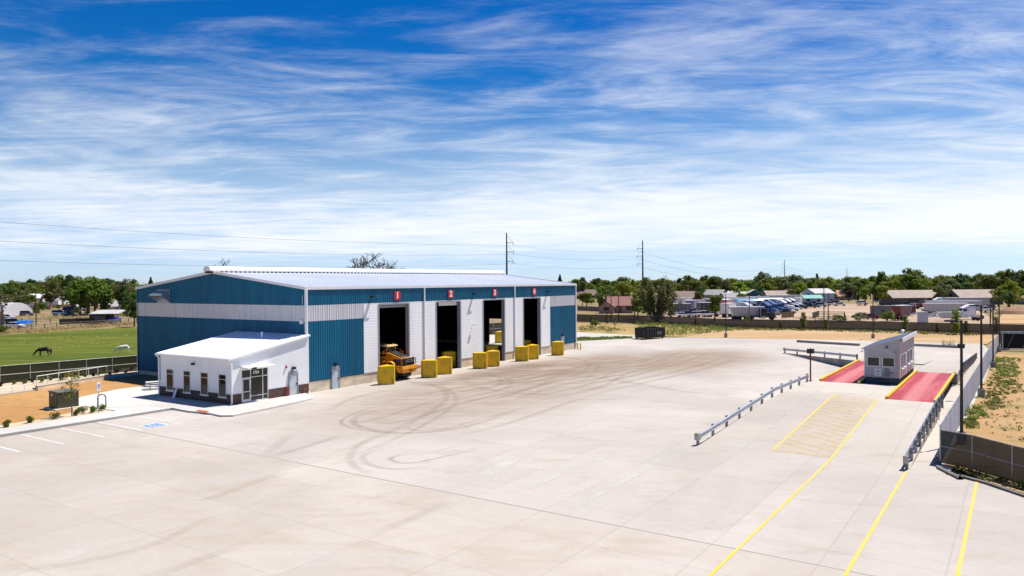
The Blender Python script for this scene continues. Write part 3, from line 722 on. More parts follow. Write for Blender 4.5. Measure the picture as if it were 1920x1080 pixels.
def man_door(x0, x1, z0_, z1_, parent, y=0):
    fr = MB(); fr.box(x0 - .08, x0, y - .12, y - .002, z0_, z1_ + .08); fr.box(x1, x1 + .08, y - .12, y - .002, z0_, z1_ + .08); fr.box(x0, x1, y - .12, y - .002, z1_, z1_ + .3)
    d_ = MB(); d_.box(x0 + .01, x1 - .01, y - .075, y - .002, z0_ + .01, z1_ - .005); d_.box(x0 + .25, x1 - .25, y - .082, y - .0751, z0_ + 1.75, z0_ + 1.78)
    f_ = d_.build('personnel_door', grey_door, parent); fr.build('frame', grey_trim, f_)
    h_ = MB(); h_.box(x1 - .17, x1 - .07, y - .14, y - .07, z0_ + .95, z0_ + 1.1); h_.build('handle', dark_steel, f_)
    lp = MB(); lp.box(x0 + .3, x1 - .3, y - .32, y - .01, z1_ + .45, z1_ + .68); lp.build('wall_lamp', black_paint, parent, bevel=.02)
man_door(3.28, 4.2, 0, 1.98, hall); man_door(50.3, 51.22, 0, 1.98, hall)
for x in (9.0, 27.6, 46.2):
    m_ = MB(); m_.box(x - .09, x + .09, -.14, -.06, 9.12, 9.36); m_.hexa([(x - .2, -.14, 9.2), (x + .2, -.14, 9.2), (x + .2, -.62, 9.28), (x - .2, -.62, 9.28)][::-1], [(x - .2, -.14, 9.3), (x + .2, -.14, 9.3), (x + .2, -.62, 9.38), (x - .2, -.62, 9.38)][::-1])
    m_.tube([(x + .2, -.58, 9.33), (x + .75, -.58, 9.36)], .04, 6); m_.build('wall_lamp', dark_steel, hall)
q = PL(889, 608, 1, -.3); m_ = MB(); m_.tube([(q[0], -.05, q[2]), (q[0], -.42, q[2])], .05, 8); m_.box(q[0] - .1, q[0] + .3, -.55, -.36, q[2] - .1, q[2] + .08); m_.build('security_camera', white_paint, hall)
m_ = MB(); m_.box(-.35, -.05, .28, .55, 6.8, 7.15); m_.tube([(-.06, .42, 7.1), (-.06, .42, 9.6)], .02, 6); m_.build('security_camera', white_paint, hall)
# ventilator hood high on the gable
hd = MB(); y0, y1 = 22.8, 25.2
hd.hexa([(-.05, y0, 10.02), (-.05, y1, 10.02), (-1.15, y1, 9.45), (-1.15, y0, 9.45)][::-1], [(-.05, y0, 10.09), (-.05, y1, 10.09), (-1.17, y1, 9.52), (-1.17, y0, 9.52)][::-1], 0)
for y in (y0, y1 - .04): hd.hexa([(-.05, y, 8.72), (-1.15, y, 9.45), (-1.15, y + .04, 9.45), (-.05, y + .04, 8.72)], [(-.05, y, 10.02), (-1.15, y, 9.47), (-1.15, y + .04, 9.47), (-.05, y + .04, 10.02)], 0)
hd.box(-.075, -.045, y0 - .06, y1 + .06, 8.62, 10.14, 0)
for k in range(7): hd.box(-.16, -.08, y0 + .05, y1 - .05, 8.74 + k * .19, 8.79 + k * .19, 1)
hd.build('vent_hood', [galv, grey_trim], hall)

for k, x in enumerate((13.08, 22.8, 32.34, 42.42)):
    s_ = T('number_sign', 'red square sign with a white numeral %d above the %s loading door' % (k + 1, ('first', 'second', 'third', 'fourth')[k]), 'sign', (*BW(x, -.1), 9.33), BROT, 'numbered signs above the loading doors')
    p = MB(); rr = .12; pts = []
    for cx_, cz_, a0 in ((.5 - rr, .55 - rr, 0), (-.5 + rr, .55 - rr, 90), (-.5 + rr, -.55 + rr, 180), (.5 - rr, -.55 + rr, 270)):
        for j in range(4): t_ = R(a0 + j * 30); pts.append((cx_ + rr * math.cos(t_), cz_ + rr * math.sin(t_)))
    pts = [(q[0], q[1] * .88) for q in pts]; p.yprism(pts, -.06, -.01); p.build('plate', red_sign, s_)
    front_text(str(k + 1), 1.0, .006, .04, sign_white, s_, (0, -.07, 0))

# ------------------------------------------------------------------ office annexe
OX, OY, OW, OD = -8.8, -.45, 8.72, 10.9
off = T('office_building', 'small white flat-sided office with brick base and lean-to roof against the blue hall', 'office', (*BW(OX, OY), 0), BROT)
def oz(x): return 4.12 + x / OW * 1.5
WIN = [(.79, 1.90), (3.41, 4.54), (6.09, 7.18), (8.75, 9.89)]
WZ0, WZ1 = .72, 2.75
wl = MB(); e = [0] + [v for q in WIN for v in q] + [OD]
for i in range(0, len(e), 2): wl.box(0, .2, e[i], e[i + 1], .1, oz(0))
for a, b in WIN: wl.box(0, .2, a, b, .1, WZ0); wl.box(0, .2, a, b, WZ1, oz(0))
SF = (.99, 3.88, 3.1); GD = (6.27, 7.21, 2.0)
def slant(mb, x0, x1, y0, y1, z0_): mb.hexa([(x0, y0, z0_), (x1, y0, z0_), (x1, y1, z0_), (x0, y1, z0_)], [(x0, y0, oz(x0)), (x1, y0, oz(x1)), (x1, y1, oz(x1)), (x0, y1, oz(x0))])
slant(wl, .2, SF[0], 0, .2, .1); slant(wl, SF[0], SF[1], 0, .2, SF[2]); slant(wl, SF[1], OW, 0, .2, .1)
slant(wl, .2, OW, OD - .2, OD, .1)
wl.build('wall', office_white, off)
br = MB(); bt = 1.02
for i in range(0, len(e), 2): br.box(-.035, -.002, e[i] - (.035 if i == 0 else -.002), e[i + 1] - .002 + (.035 if e[i + 1] == OD else 0), .1, bt)
for a, b in WIN: br.box(-.033, -.002, a, b, .1, WZ0 - .03)
for x0, x1 in ((-.002, SF[0] - .03), (SF[1] + .03, GD[0] - .09), (GD[1] + .09, OW - .06)): MB().box(x0, x1, -.035, -.002, .1, bt).build('brick_base', brick_dark, off)
br.build('brick_base', brick_dark, off)
ca = MB(); ca.box(-.06, -.0355, -.06, OD + .04, bt + .002, bt + .05) if False else None
roof = MB(); roof.hexa([(-.3, -.22, oz(-.3) + .0), (OW + .02, -.22, oz(OW)), (OW + .02, OD + .22, oz(OW)), (-.3, OD + .22, oz(-.3))], [(-.3, -.22, oz(-.3) + .16), (OW + .02, -.22, oz(OW) + .16), (OW + .02, OD + .22, oz(OW) + .16), (-.3, OD + .22, oz(-.3) + .16)])
y = 0.0
while y < OD + .2: roof.tube([(-.31, y, oz(-.3) + .17), (OW, y, oz(OW) + .17)], .035, 4, cap=True); y += .42
ro = roof.build('roof', roof_white, off)
MB().lathe([(.07, 0), (.07, .55), (.1, .56), (.1, .62)], 10, (6.6, 4.3, oz(6.6) + .15)).build('vent_pipe', white_paint, ro)
og = MB(); og.sweep([(-.36, -.2, oz(-.3) - .06), (-.36, OD + .2, oz(-.3) - .06)], [(-.07, 0), (.07, 0), (.09, .17), (-.07, .17)]); og.build('gutter', white_paint, off)
for y in (-.12, OD + .06):
    d_ = MB(); d_.box(-.16, -.05, y - .05, y + .06, .3, oz(0) - .35); d_.hexa([(-.16, y - .05, oz(0) - .352), (-.05, y - .05, oz(0) - .352), (-.05, y + .06, oz(0) - .352), (-.16, y + .06, oz(0) - .352)], [(-.42, y - .05, oz(0) - .14), (-.31, y - .05, oz(0) - .14), (-.31, y + .06, oz(0) - .14), (-.42, y + .06, oz(0) - .14)])
    d_.hexa([(-.34, y - .05, .17), (-.23, y - .05, .17), (-.23, y + .06, .17), (-.34, y + .06, .17)], [(-.16, y - .05, .298), (-.05, y - .05, .298), (-.05, y + .06, .298), (-.16, y + .06, .298)])
    d_.build('downspout', white_paint, off)
alu = M('aluminium_frame', (.62, .63, .64), .35, .3, var=.04)
for a, b in WIN:
    f_ = MB(); t_ = .06
    f_.box(-.03, .1, a, a + t_, WZ0, WZ1); f_.box(-.03, .1, b - t_, b, WZ0, WZ1); f_.box(-.03, .1, a + t_, b - t_, WZ0, WZ0 + t_); f_.box(-.03, .1, a + t_, b - t_, WZ1 - t_, WZ1); f_.box(-.02, .09, a + t_, b - t_, 2.26, 2.31)
    f_.box(-.05, -.031, a - .09, b + .09, WZ0 - .1, WZ0 - .001)
    wf = f_.build('window', alu, off); MB().box(.03, .045, a + t_ + .001, b - t_ - .001, WZ0 + t_ + .001, WZ1 - t_ - .001).build('pane', glass, wf)
sf = MB(); x0, x1, zt = SF; t_ = .07; mx1, mx2, tz = x0 + .98, x0 + 2.3, 2.32
for x in (x0, mx1 - t_ / 2, mx2 - t_ / 2, x1 - t_): sf.box(x, x + t_, .02, .16, .15, zt)
for xa, xb in ((x0 + t_, mx1 - t_ / 2), (mx1 + t_ / 2, mx2 - t_ / 2), (mx2 + t_ / 2, x1 - t_)):
    for z in (zt - t_, tz): sf.box(xa, xb, .025, .15, z, z + t_)
    if xa > x0 + .5: sf.box(xa, xb, .025, .15, .15, .25); sf.box(xa, xb, .03, .15, .62, .67)
sfo = sf.build('shopfront', alu, off)
pg = MB()
for xa, xb in ((x0 + t_, mx1 - t_ / 2), (mx1 + t_ / 2, mx2 - t_ / 2), (mx2 + t_ / 2, x1 - t_)):
    pg.box(xa + .001, xb - .001, .085, .1, tz + t_ + .001, zt - t_ - .001)
    if xa > x0 + .5: pg.box(xa + .001, xb - .001, .085, .1, .671, tz - .001); pg.box(xa + .001, xb - .001, .085, .1, .251, .619)
pg.build('pane', glass_dark, sfo)
nm = front_text('1724', .34, .004, .012, sign_white, sfo, ((mx1 + mx2) / 2 - .05, .075, (tz + zt) / 2 + .02), 'street_number')
xa, xb = x0 + t_ + .005, mx1 - t_ / 2 - .005; gd = MB()
gd.box(xa, xa + .1, .0, .09, .16, tz - .01); gd.box(xb - .1, xb, .0, .09, .16, tz - .01); gd.box(xa + .1, xb - .1, .0, .09, .16, .42); gd.box(xa + .1, xb - .1, .0, .09, tz - .12, tz - .01); gd.box(xa + .1, xb - .1, -.03, .03, 1.08, 1.15)
gdo = gd.build('glass_door', alu, off); MB().box(xa + .101, xb - .101, .04, .055, .421, tz - .121).build('pane', glass_dark, gdo)
MB().tube([(xb - .05, -.02, .9), (xb - .05, -.1, .95), (xb - .05, -.1, 1.3), (xb - .05, -.02, 1.35)], .018, 6).build('handle', dark_steel, gdo)
cn = MB(); cn.hexa([(x0 - .08, -1.0, 3.2), (x1 + .05, -1.0, 3.2), (x1 + .05, -.003, 3.24), (x0 - .08, -.003, 3.24)], [(x0 - .08, -1.0, 3.34), (x1 + .05, -1.0, 3.34), (x1 + .05, -.003, 3.42), (x0 - .08, -.003, 3.42)])
cn.build('canopy', office_white, off)
man_door(GD[0], GD[1], .15, 2.15, off)
for loc in ((-.28, -.04, 5.35, 5.65, 3.35, 3.55),): MB().box(*loc).build('wall_lamp', black_paint, off, bevel=.02)
MB().box(x0 + .35, x0 + .8, -1.1, -1.005, 3.2, 3.36).build('wall_lamp', black_paint, off)
bc = MB(); bc.box(5.86, 5.98, -.14, -.003, 2.78, 2.94); bc.lathe([(.05, 0), (.05, .1), (.02, .14)], 8, (5.92, -.07, 2.94)); bc.build('alarm_beacon', red_pipe, off)
rp = MB(); rp.tube([(5.9, -.05, 1.0), (5.9, -.22, .98), (5.9, -.22, .15)], .06, 8)
for z in (.35, .62, .85): rp.lathe([(.05, 0), (.05, .1), (.07, .1), (.07, .15)], 8, (5.96, -.22, z), 'x')
rp.build('fire_riser', red_pipe, off)
r2 = MB(); r2.tube([(8.02, -.003, .5), (8.02, -.18, .5)], .05, 8); r2.lathe([(.08, 0), (.08, .05)], 10, (7.9, -.2, .52), 'x'); r2.lathe([(.08, 0), (.08, .05)], 10, (8.1, -.2, .52), 'x'); r2.build('fire_inlet', red_pipe, off)
rm_ = MB(); rm_.box(.21, OW - .1, .21, OD - .21, .1, .16, 1); rm_.box(3.9, 4.0, .21, OD - .21, .16, 3.0, 0); rm_.box(.8, 2.2, 4.6, 5.9, .17, .9, 1); rm_.box(1.0, 2.0, 8.2, 9.2, .17, .92, 1); rm_.box(1.4, 2.6, 1.3, 2.9, .17, .88, 1); rm_.poly([(.21, .21, 3.4), (OW - .1, .21, 3.4), (OW - .1, OD - .21, 3.4), (.21, OD - .21, 3.4)], 2)
rm_.build('interior', [room_tan, room_floor, interior_dark], off)
bo = MB(); bo.hexa([(-.42, 8.0, .152), (-.42, 8.42, .152), (-.38, 8.42, .152), (-.38, 8.0, .152)], [(-.08, 8.05, 1.02), (-.08, 8.3, 1.02), (-.04, 8.3, 1.02), (-.04, 8.05, 1.02)])  # made-up leaning wedge standing in for a bright patch by the wall
tag(bo.build('bright_patch_wedge', sign_white, loc=(*BW(OX, OY), 0), rz=BROT), 'narrow white stand-in for a bright patch on the brick base under the office windows', 'board')

# ------------------------------------------------------------------ yellow guards, bollards
def guard_mesh():
    b = MB(); pl = [(-.93, .34), (-.70, .02), (.78, .02), (.92, .22), (.42, 1.12), (.14, 1.22), (-.2, 1.1)]
    n = len(pl); b.prism(pl, .02, 1.96)
    cx_, cy_ = .1, .55
    b.add([(x, y, 1.961) for x, y in pl] + [(cx_, cy_, 2.10)], [(i, (i + 1) % n, n) for i in range(n)])
    b.box(-.72, .8, .012, .04, .9, .905)
    return b
gm = guard_mesh().mesh('door_guard', yellow_paint)
GL = ['left of the first loading door, beside the wheel loader', 'right of the first loading door', 'left of the second loading door', 'right of the second loading door', 'left of the third loading door', 'right of the third loading door', 'left of the fourth loading door', 'right of the fourth loading door']
# photo column and row of the foot of each
GP = [(726, 721.5), (805, 708.5), (835, 702), (900.5, 691.5), (925.5, 687.5), (979, 677.5), (1000, 674), (1046, 666.5)]
for i, (px, py) in enumerate(GP):
    x, y = G(px, py); o = link('door_guard', gm, None, (x, y, 0), R(12 + (7 if i % 2 == 0 else -9)) - math.atan2(x, y) * .5 + R(0))
    bv = o.modifiers.new('bevel', 'BEVEL'); bv.width = .035; bv.segments = 2; bv.limit_method = 'ANGLE'
    tag(o, 'yellow steel door guard standing ' + GL[i], 'door guard', 'yellow door guards')
for i, (bx, by, lab) in enumerate(((15.3, 3.2, 'yellow door guard in the shade just inside the first door'), (24.75, 1.7, 'yellow door guard in the shade just inside the second door'), (34.6, 1.9, 'yellow door guard in the shade just inside the third door'), (45.0, 3.0, 'yellow door guard in the shade just inside the fourth door'))):
    if i == 0: continue
    tag(link('door_guard', gm, None, (*BW(bx, by), 0), R(15)), lab, 'door guard', 'yellow door guards')
q = G(938.5, 643); tag(link('door_guard', gm, None, (*q, 0), R(20)), 'yellow door guard seen in daylight through the end wall opening in the third bay', 'door guard', 'yellow door guards')
bm_ = MB().lathe([(.1, 0), (.1, 1.0), (.08, 1.07), (.03, 1.1)], 12).mesh('bollard', yellow_paint, True)
for (px, py), lab in zip(((1083, 655), (1088.5, 656)), ('yellow bollard nearest the far corner of the blue hall', 'outer yellow bollard off the far corner of the blue hall')):
    tag(link('bollard', bm_, None, (*G(px, py), 0)), lab, 'bollard', 'yellow bollards at the hall corner')

# ------------------------------------------------------------------ wheel loader, tail out of the first door
ld = T('wheel_loader', 'yellow wheel loader backed halfway out of the first loading door', 'wheel loader', (*BW(13.0, -2.1), 0), BROT + R(4))
def wheel(parent, x, y, r, wd, hub_mat, side=1, name='wheel'):
    t_ = MB(); t_.lathe([(r * .55, -wd / 2), (r * .92, -wd / 2), (r, -wd * .32), (r, wd * .32), (r * .92, wd / 2), (r * .55, wd / 2)], 24, (x, y, r), 'x')
    for k in range(18):
        a = 2 * math.pi * k / 18; t_.tube([(x - wd * .42, y + math.cos(a) * r * 1.0, r + math.sin(a) * r * 1.0), (x + wd * .42, y + math.cos(a + .12) * r * 1.0, r + math.sin(a + .12) * r * 1.0)], r * .045, 4)
    w_ = t_.build(name, rubber, parent)
    h_ = MB(); h_.lathe([(r * .56, -wd * .40), (r * .5, -wd * .2), (r * .2, -wd * .36), (r * .2, wd * .36), (r * .5, wd * .2), (r * .56, wd * .40)], 18, (x, y, r), 'x'); h_.build('rim', hub_mat, w_)
loader_rim = M('loader_rim', (.42, .38, .28), .5, var=.2)
for x in (-1.12, 1.12): wheel(ld, x, 1.75, .9, .72, loader_rim); wheel(ld, x, 5.5, .86, .68, loader_rim)
cw = MB(); cw.hexa([(-1.0, .25, .78), (1.0, .25, .78), (1.25, 1.1, .85), (-1.25, 1.1, .85)], [(-1.42, 0, 1.18), (1.42, 0, 1.18), (1.42, 1.15, 1.22), (-1.42, 1.15, 1.22)])
cw.hexa([(-1.42, 0, 1.182), (1.42, 0, 1.182), (1.42, 1.15, 1.222), (-1.42, 1.15, 1.222)], [(-1.4, .06, 1.58), (1.4, .06, 1.58), (1.32, 1.05, 1.6), (-1.32, 1.05, 1.6)])
cwo = cw.build('counterweight', loader_yellow, ld, bevel=.05)
MB().box(-.12, .12, -.12, .02, .95, 1.12).build('tow_hitch', dusty_black, cwo)
hdp = MB(); hdp.hexa([(-.86, .42, 1.6), (.86, .42, 1.6), (.95, 2.68, 1.5), (-.95, 2.68, 1.5)], [(-.84, .62, 2.42), (.84, .62, 2.42), (.8, 2.68, 2.98), (-.8, 2.68, 2.98)])
ho = hdp.build('hood', loader_yellow, ld, bevel=.06)
for s_ in (-1, 1):
    vt = MB()
    for k in range(5): vt.box(s_ * .92 - .05, s_ * .92 + .05, .75, 1.7, 1.72 + k * .11, 1.79 + k * .11)
    vt.box(s_ * .9 - .045, s_ * .9 + .045, .7, 1.75, 1.68, 2.26)
    vt.build('side_vent', dusty_black, ho)
ht = MB(); ht.hexa([(-.7, .7, 2.45), (.7, .7, 2.45), (.66, 2.6, 2.95), (-.66, 2.6, 2.95)], [(-.64, .78, 2.56), (.64, .78, 2.56), (.6, 2.55, 3.04), (-.6, 2.55, 3.04)])
for k in range(6): ht.box(-.55, .55, 1.0 + k * .26, 1.09 + k * .26, 2.55 + k * .068, 2.68 + k * .068)
ht.build('hood_top', dusty_black, ho)
gr = MB(); gr.box(-.8, .8, .2, .56, 1.62, 2.38)
for k in range(5): gr.box(-.74, .74, .13, .199, 1.68 + k * .14, 1.73 + k * .14)
for x in (-.8, 0, .78): gr.box(x - .03, x + .04, .11, .199, 1.63, 2.36)
gr.tube([(.86, .3, 1.65), (1.02, .05, 1.8), (1.02, .1, 2.3), (.86, .4, 2.46)], .05, 8); gr.tube([(-.86, .3, 1.65), (-1.0, .05, 1.8), (-1.0, .1, 2.3), (-.86, .4, 2.46)], .05, 8)
gro = gr.build('grille', black_paint, ld)
bars = MB(); bars.box(-.7, .7, .10, .128, 2.02, 2.06); bars.box(-.7, .7, .10, .128, 2.2, 2.23); bars.build('grille_bar', galv, gro)
for x in (-1.1, 1.1):
    f_ = MB(); s_ = 1 if x > 0 else -1
    prof = [(1.02, .98), (1.05, 1.3), (1.3, 1.78), (1.7, 2.0), (2.5, 2.0), (2.95, 1.8), (3.2, 1.4)]
    for (ya, za), (yb, zb) in zip(prof, prof[1:]): f_.hexa([(x - .36, ya, za), (x + .36, ya, za), (x + .36, yb, zb), (x - .36, yb, zb)], [(x - .36, ya, za + .06), (x + .36, ya, za + .06), (x + .36, yb, zb + .06), (x - .36, yb, zb + .06)])
    f_.build('fender', loader_yellow, ld)
cb_ = MB(); cb_.box(-.86, .86, 2.72, 4.4, 1.5, 2.55, 0)
for x in (-.8, .74):
    for y in (2.73, 4.3): cb_.box(x, x + .08, y, y + .09, 2.55, 3.62, 0)
co = cb_.build('cab', loader_yellow, ld)
MB().hexa([(-.95, 2.5, 3.62), (.95, 2.5, 3.62), (.95, 4.5, 3.62), (-.95, 4.5, 3.62)], [(-.85, 2.6, 3.8), (.85, 2.6, 3.8), (.85, 4.4, 3.8), (-.85, 4.4, 3.8)]).build('cab_roof', M('loader_roof', (.62, .42, .2), .5), co)
MB().box(-.79, .79, 2.76, 4.35, 2.56, 3.61).build('cab_glass', glass_dark, co)
for x in (-1.42, 1.42):
    ra = MB(); ra.tube([(x, 2.2, 2.05), (x, 2.2, 2.95), (x, 3.4, 2.95), (x, 3.4, 2.0)], .025, 6); ra.tube([(x, 2.2, 2.5), (x, 3.4, 2.5)], .02, 6)
    ra.build('handrail', loader_yellow, ld)
for s_ in (-1, 1):
    mi = MB(); mi.tube([(s_ * .85, 2.8, 3.3), (s_ * 1.5, 2.6, 3.2)], .025, 6); mi.box(s_ * 1.51 - .11, s_ * 1.51 + .11, 2.57, 2.63, 2.8, 3.22); mi.build('mirror', red_post_paint, ld)
    wk = MB(); wk.box(s_ * 1.14 - .3, s_ * 1.14 + .3, 2.2, 4.3, 1.98, 2.06); wk.box(s_ * 1.2 - .2, s_ * 1.2 + .2, 3.0, 4.2, 1.2, 1.97); wk.build('walkway', loader_yellow, ld)
bcn = MB(); bcn.lathe([(.07, 0), (.07, .12), (.03, .16)], 10, (.55, 2.9, 3.8)); bcn.build('beacon', M('beacon_orange', (.7, .22, .01), .3), ld)
ex = MB(); ex.tube([(.45, 2.6, 2.85), (.45, 2.6, 3.3), (.45, 2.45, 3.42)], .07, 8); ex.build('exhaust', dusty_black, ld)
ch = MB(); ch.box(-.72, .72, .45, 5.8, .42, 1.5); ch.box(-.95, .95, 1.4, 3.2, 1.4, 1.6); ch.build('chassis', dusty_black, ld)
# ------------------------------------------------------------------ weighbridge, booth, rails
deck_red = NT('deck_red'); _t = deck_red; _t.set(.6, 0, .3)
_v = _t.map(_t.obj(), (.06, 1, 1)); _n = _t.noise(_v, 1.1, 5, .6); _n2 = _t.noise(_t.obj(), .8, 5, .7)
_t.col(_t.mix(_t.ramp(_n2, .4, .75, 0, .5), _t.mix(_t.ramp(_n, .42, .62), (.30, .014, .036), (.43, .09, .105)), (.34, .045, .06)))
_dy = _t.new('ShaderNodeSeparateXYZ'); _t.l.new(_t.obj(), _dy.inputs[0])
_tk = _t.ramp(_t.math('ABSOLUTE', _t.math('ADD', _dy.outputs[1], 1.55)), .25, .75, 1, 0)
_t.col(_t.mix(_t.math('MULTIPLY', _tk, _t.ramp(_n2, .25, .6, .35, .9)), _t.b.inputs['Base Color'].links[0].from_socket, (.45, .15, .14)))
red_deck = deck_red.m
def deck(name, lab, a0, a1, b0, b1):
    r = T(name, lab, 'weighbridge', (*LN(a0, b0), 0), LROT)      # x along the deck, y to its left (-b)
    Ln, W = a1 - a0, b1 - b0
    d_ = MB(); d_.box(0, Ln, -W, 0, .92, 1.11)
    for k in range(1, 4): d_.box(Ln * k / 4 - .012, Ln * k / 4 + .012, -W + .02, -.02, 1.1101, 1.114)
    d_.build('deck_plate', red_deck, r)
    for y in (-W - .02, .02):
        k_ = MB(); s_ = 3.0; x = 0
        n = max(1, round(Ln / s_)); s_ = Ln / n
        for i in range(n): k_.box(i * s_ + .015, (i + 1) * s_ - .015, y - .11, y + .11, 1.12, 1.33, 0)
        for i in range(n * 2): k_.box(i * s_ / 2 + .5, i * s_ / 2 + .85, y - .09, y + .09, 1.0, 1.119, 1)
        k_.build('side_rail', [yellow_paint, dusty_black], r, bevel=.03)
    g_ = MB(); g_.box(.3, Ln - .3, -W + .25, -W + .5, .3, .919); g_.box(.3, Ln - .3, -.5, -.25, .3, .919)
    for i in range(5):
        x = .5 + i * (Ln - 1.4) / 4
        g_.box(x, x + .5, -W + .2, -.2, .012, .299)
    g_.build('girder', dark_steel, r)
    return r
deck('weighbridge_deck', 'red weighbridge deck with yellow rails right of the grey booth', 0, 21.5, .12, 3.5)
deck('weighbridge_deck', 'red weighbridge deck with yellow rails left of the grey booth', 8.55, 29.65, -6.75, -3.4)

bt_ = T('weigh_booth', 'grey weigh booth with sloping roof and two front windows between the red decks', 'booth', (*LN(10.3, -3.2), .99), LROT)
BL, BWd = 11.3, 3.05           # x: along the lane; y runs 0 (left wall) to -BWd (right wall)
def bz(y): return 3.25 + (-y / BWd) * .95
bm = MB(); t_ = .12
# front wall with two window openings
WINB = [(-1.36, -.26), (-2.62, -1.56)]; w0, w1 = 1.62, 2.52; bb = .6
ed = [0, WINB[0][1], WINB[0][0], WINB[1][1], WINB[1][0], -BWd]
for i in (0, 2, 4):
    ya, yb = ed[i + 1], ed[i]
    bm.hexa([(0, ya, bb), (t_, ya, bb), (t_, yb, bb), (0, yb, bb)], [(0, ya, bz(ya)), (t_, ya, bz(ya)), (t_, yb, bz(yb)), (0, yb, bz(yb))])
for ya, yb in WINB:
    bm.box(0, t_, ya, yb, bb, w0); bm.hexa([(0, ya, w1), (t_, ya, w1), (t_, yb, w1), (0, yb, w1)], [(0, ya, bz(ya)), (t_, ya, bz(ya)), (t_, yb, bz(yb)), (0, yb, bz(yb))])
bm.box(t_, BL, -t_, 0, bb, bz(0) - .02)
bm.hexa([(BL - t_, -BWd, bb), (BL, -BWd, bb), (BL, -t_, bb), (BL - t_, -t_, bb)], [(BL - t_, -BWd, bz(-BWd)), (BL, -BWd, bz(-BWd)), (BL, -t_, bz(-t_)), (BL - t_, -t_, bz(-t_))])
bm.build('wall', booth_grey, bt_)
sw = MB(); SWN = [(.75, 1.75), (2.35, 3.35), (5.4, 6.8), (7.6, 9.0)]; q_ = [t_] + [v for p in SWN for v in p] + [BL - t_]
for i in range(0, len(q_), 2): sw.box(q_[i], q_[i + 1], -BWd, -BWd + t_, bb, bz(-BWd) - .02, 0 if q_[i] < 4.3 else 1)
for a, b in SWN: sw.box(a, b, -BWd, -BWd + t_, bb, 1.45, 0 if a < 4.3 else 1); sw.box(a, b, -BWd, -BWd + t_, 2.75, bz(-BWd) - .02, 0 if a < 4.3 else 1)
sw.build('side_wall', [booth_lilac, booth_grey], bt_)
pl_ = MB(); pl_.box(.06, BL - .06, -BWd + .06, -.06, 0, bb - .001); pl_.box(-.06, -.0, -2.0, -1.35, .02, .42); pl_.build('plinth', plinth_dark, bt_)
rfb = MB(); rfb.hexa([(-.15, -BWd - .2, bz(-BWd - .2)), (BL + .15, -BWd - .2, bz(-BWd - .2)), (BL + .15, .2, bz(.2)), (-.15, .2, bz(.2))], [(-.15, -BWd - .2, bz(-BWd - .2) + .1), (BL + .15, -BWd - .2, bz(-BWd - .2) + .1), (BL + .15, .2, bz(.2) + .1), (-.15, .2, bz(.2) + .1)])
x = 0
while x < BL: rfb.tube([(x, -BWd - .18, bz(-BWd - .18) + .1), (x, .18, bz(.18) + .1)], .025, 4); x += .5
ro = rfb.build('roof', roof_metal, bt_)
fa = MB(); fa.box(-.17, BL + .17, -BWd - .26, -BWd - .205, bz(-BWd) - .22, bz(-BWd) + .17); fa.build('fascia', white_paint, bt_)
MB().lathe([(.08, -.1), (.08, .5), (.17, .5), (.19, .6), (.08, .66)], 12, (8.6, -2.3, bz(-2.3))).build('vent_pipe', white_paint, ro)
MB().lathe([(.05, -.1), (.05, .5)], 8, (6.2, -.4, bz(-.4))).build('vent_pipe', white_paint, ro)
for ya, yb in WINB:
    f_ = MB(); s_ = .06; f_.box(-.04, .06, ya, ya + s_, w0, w1); f_.box(-.04, .06, yb - s_, yb, w0, w1); f_.box(-.04, .06, ya + s_, yb - s_, w0, w0 + s_); f_.box(-.04, .06, ya + s_, yb - s_, w1 - s_, w1)
    wf = f_.build('window', alu, bt_); MB().box(.0, .015, ya + s_ + .001, yb - s_ - .001, w0 + s_ + .001, w1 - s_ - .001).build('pane', glass_dark, wf)
for a, b in SWN:
    f_ = MB(); s_ = .06; y = -BWd; f_.box(a, a + s_, y - .04, y + .06, 1.45, 2.75); f_.box(b - s_, b, y - .04, y + .06, 1.45, 2.75); f_.box(a + s_, b - s_, y - .04, y + .06, 1.45, 1.45 + s_); f_.box(a + s_, b - s_, y - .04, y + .06, 2.75 - s_, 2.75); f_.box((a + b) / 2 - .03, (a + b) / 2 + .03, y - .03, y + .05, 1.45 + s_, 2.75 - s_); f_.box(a - .08, b + .08, y - .2, y - .041, 1.36, 1.44)
    wf = f_.build('window', alu, bt_); MB().box(a + s_ + .001, b - s_ - .001, y, y + .012, 1.45 + s_ + .001, 2.75 - s_ - .001).build('pane', glass_dark, wf)
dr = MB(); dr.box(3.75, 4.7, -BWd - .04, -BWd - .002, bb, 2.7); do = dr.build('personnel_door', grey_door, bt_); MB().box(4.5, 4.62, -BWd - .1, -BWd - .041, 1.55, 1.65).build('handle', dark_steel, do)
eb = MB(); eb.box(-.18, -.002, -2.15, -1.78, .75, 1.45); eb.box(-.1, -.003, -2.55, -2.16, 1.0, 1.1); eb.build('meter_box', M('meter_grey', (.2, .2, .23), .5), bt_)
lp = MB(); lp.tube([(-.06, -2.72, .7), (-.06, -2.72, 2.9), (-.2, -2.7, 3.02), (-.42, -2.6, 3.0)], .03, 8); lp.box(-.62, -.36, -2.68, -2.3, 2.93, 3.0); lp.build('lamp_pole', galv, bt_)
MB().lathe([(.1, -.16), (.12, -.1), (.12, -.02)], 12, (0, -1.95, 3.45), 'x').build('alarm_beacon', M('beacon_blue', (.02, .08, .3), .3), bt_)
m_ = MB(); m_.tube([(-.02, -.02, 3.15), (-.25, .12, 3.1)], .03, 6); m_.lathe([(.1, -.12), (.1, 0), (.03, .08)], 10, (-.28, .14, 3.06)); m_.build('security_camera', white_paint, bt_)
m_ = MB(); m_.box(-.03, .002, -.08, .0, bb, bz(0) - .1); m_.build('corner_trim', white_paint, bt_)
nb = T('notice_sign', 'white notice board with dark printed lines on the front of the grey booth', 'notice', (*LN(10.26, -2.0), 1.75), LROT)
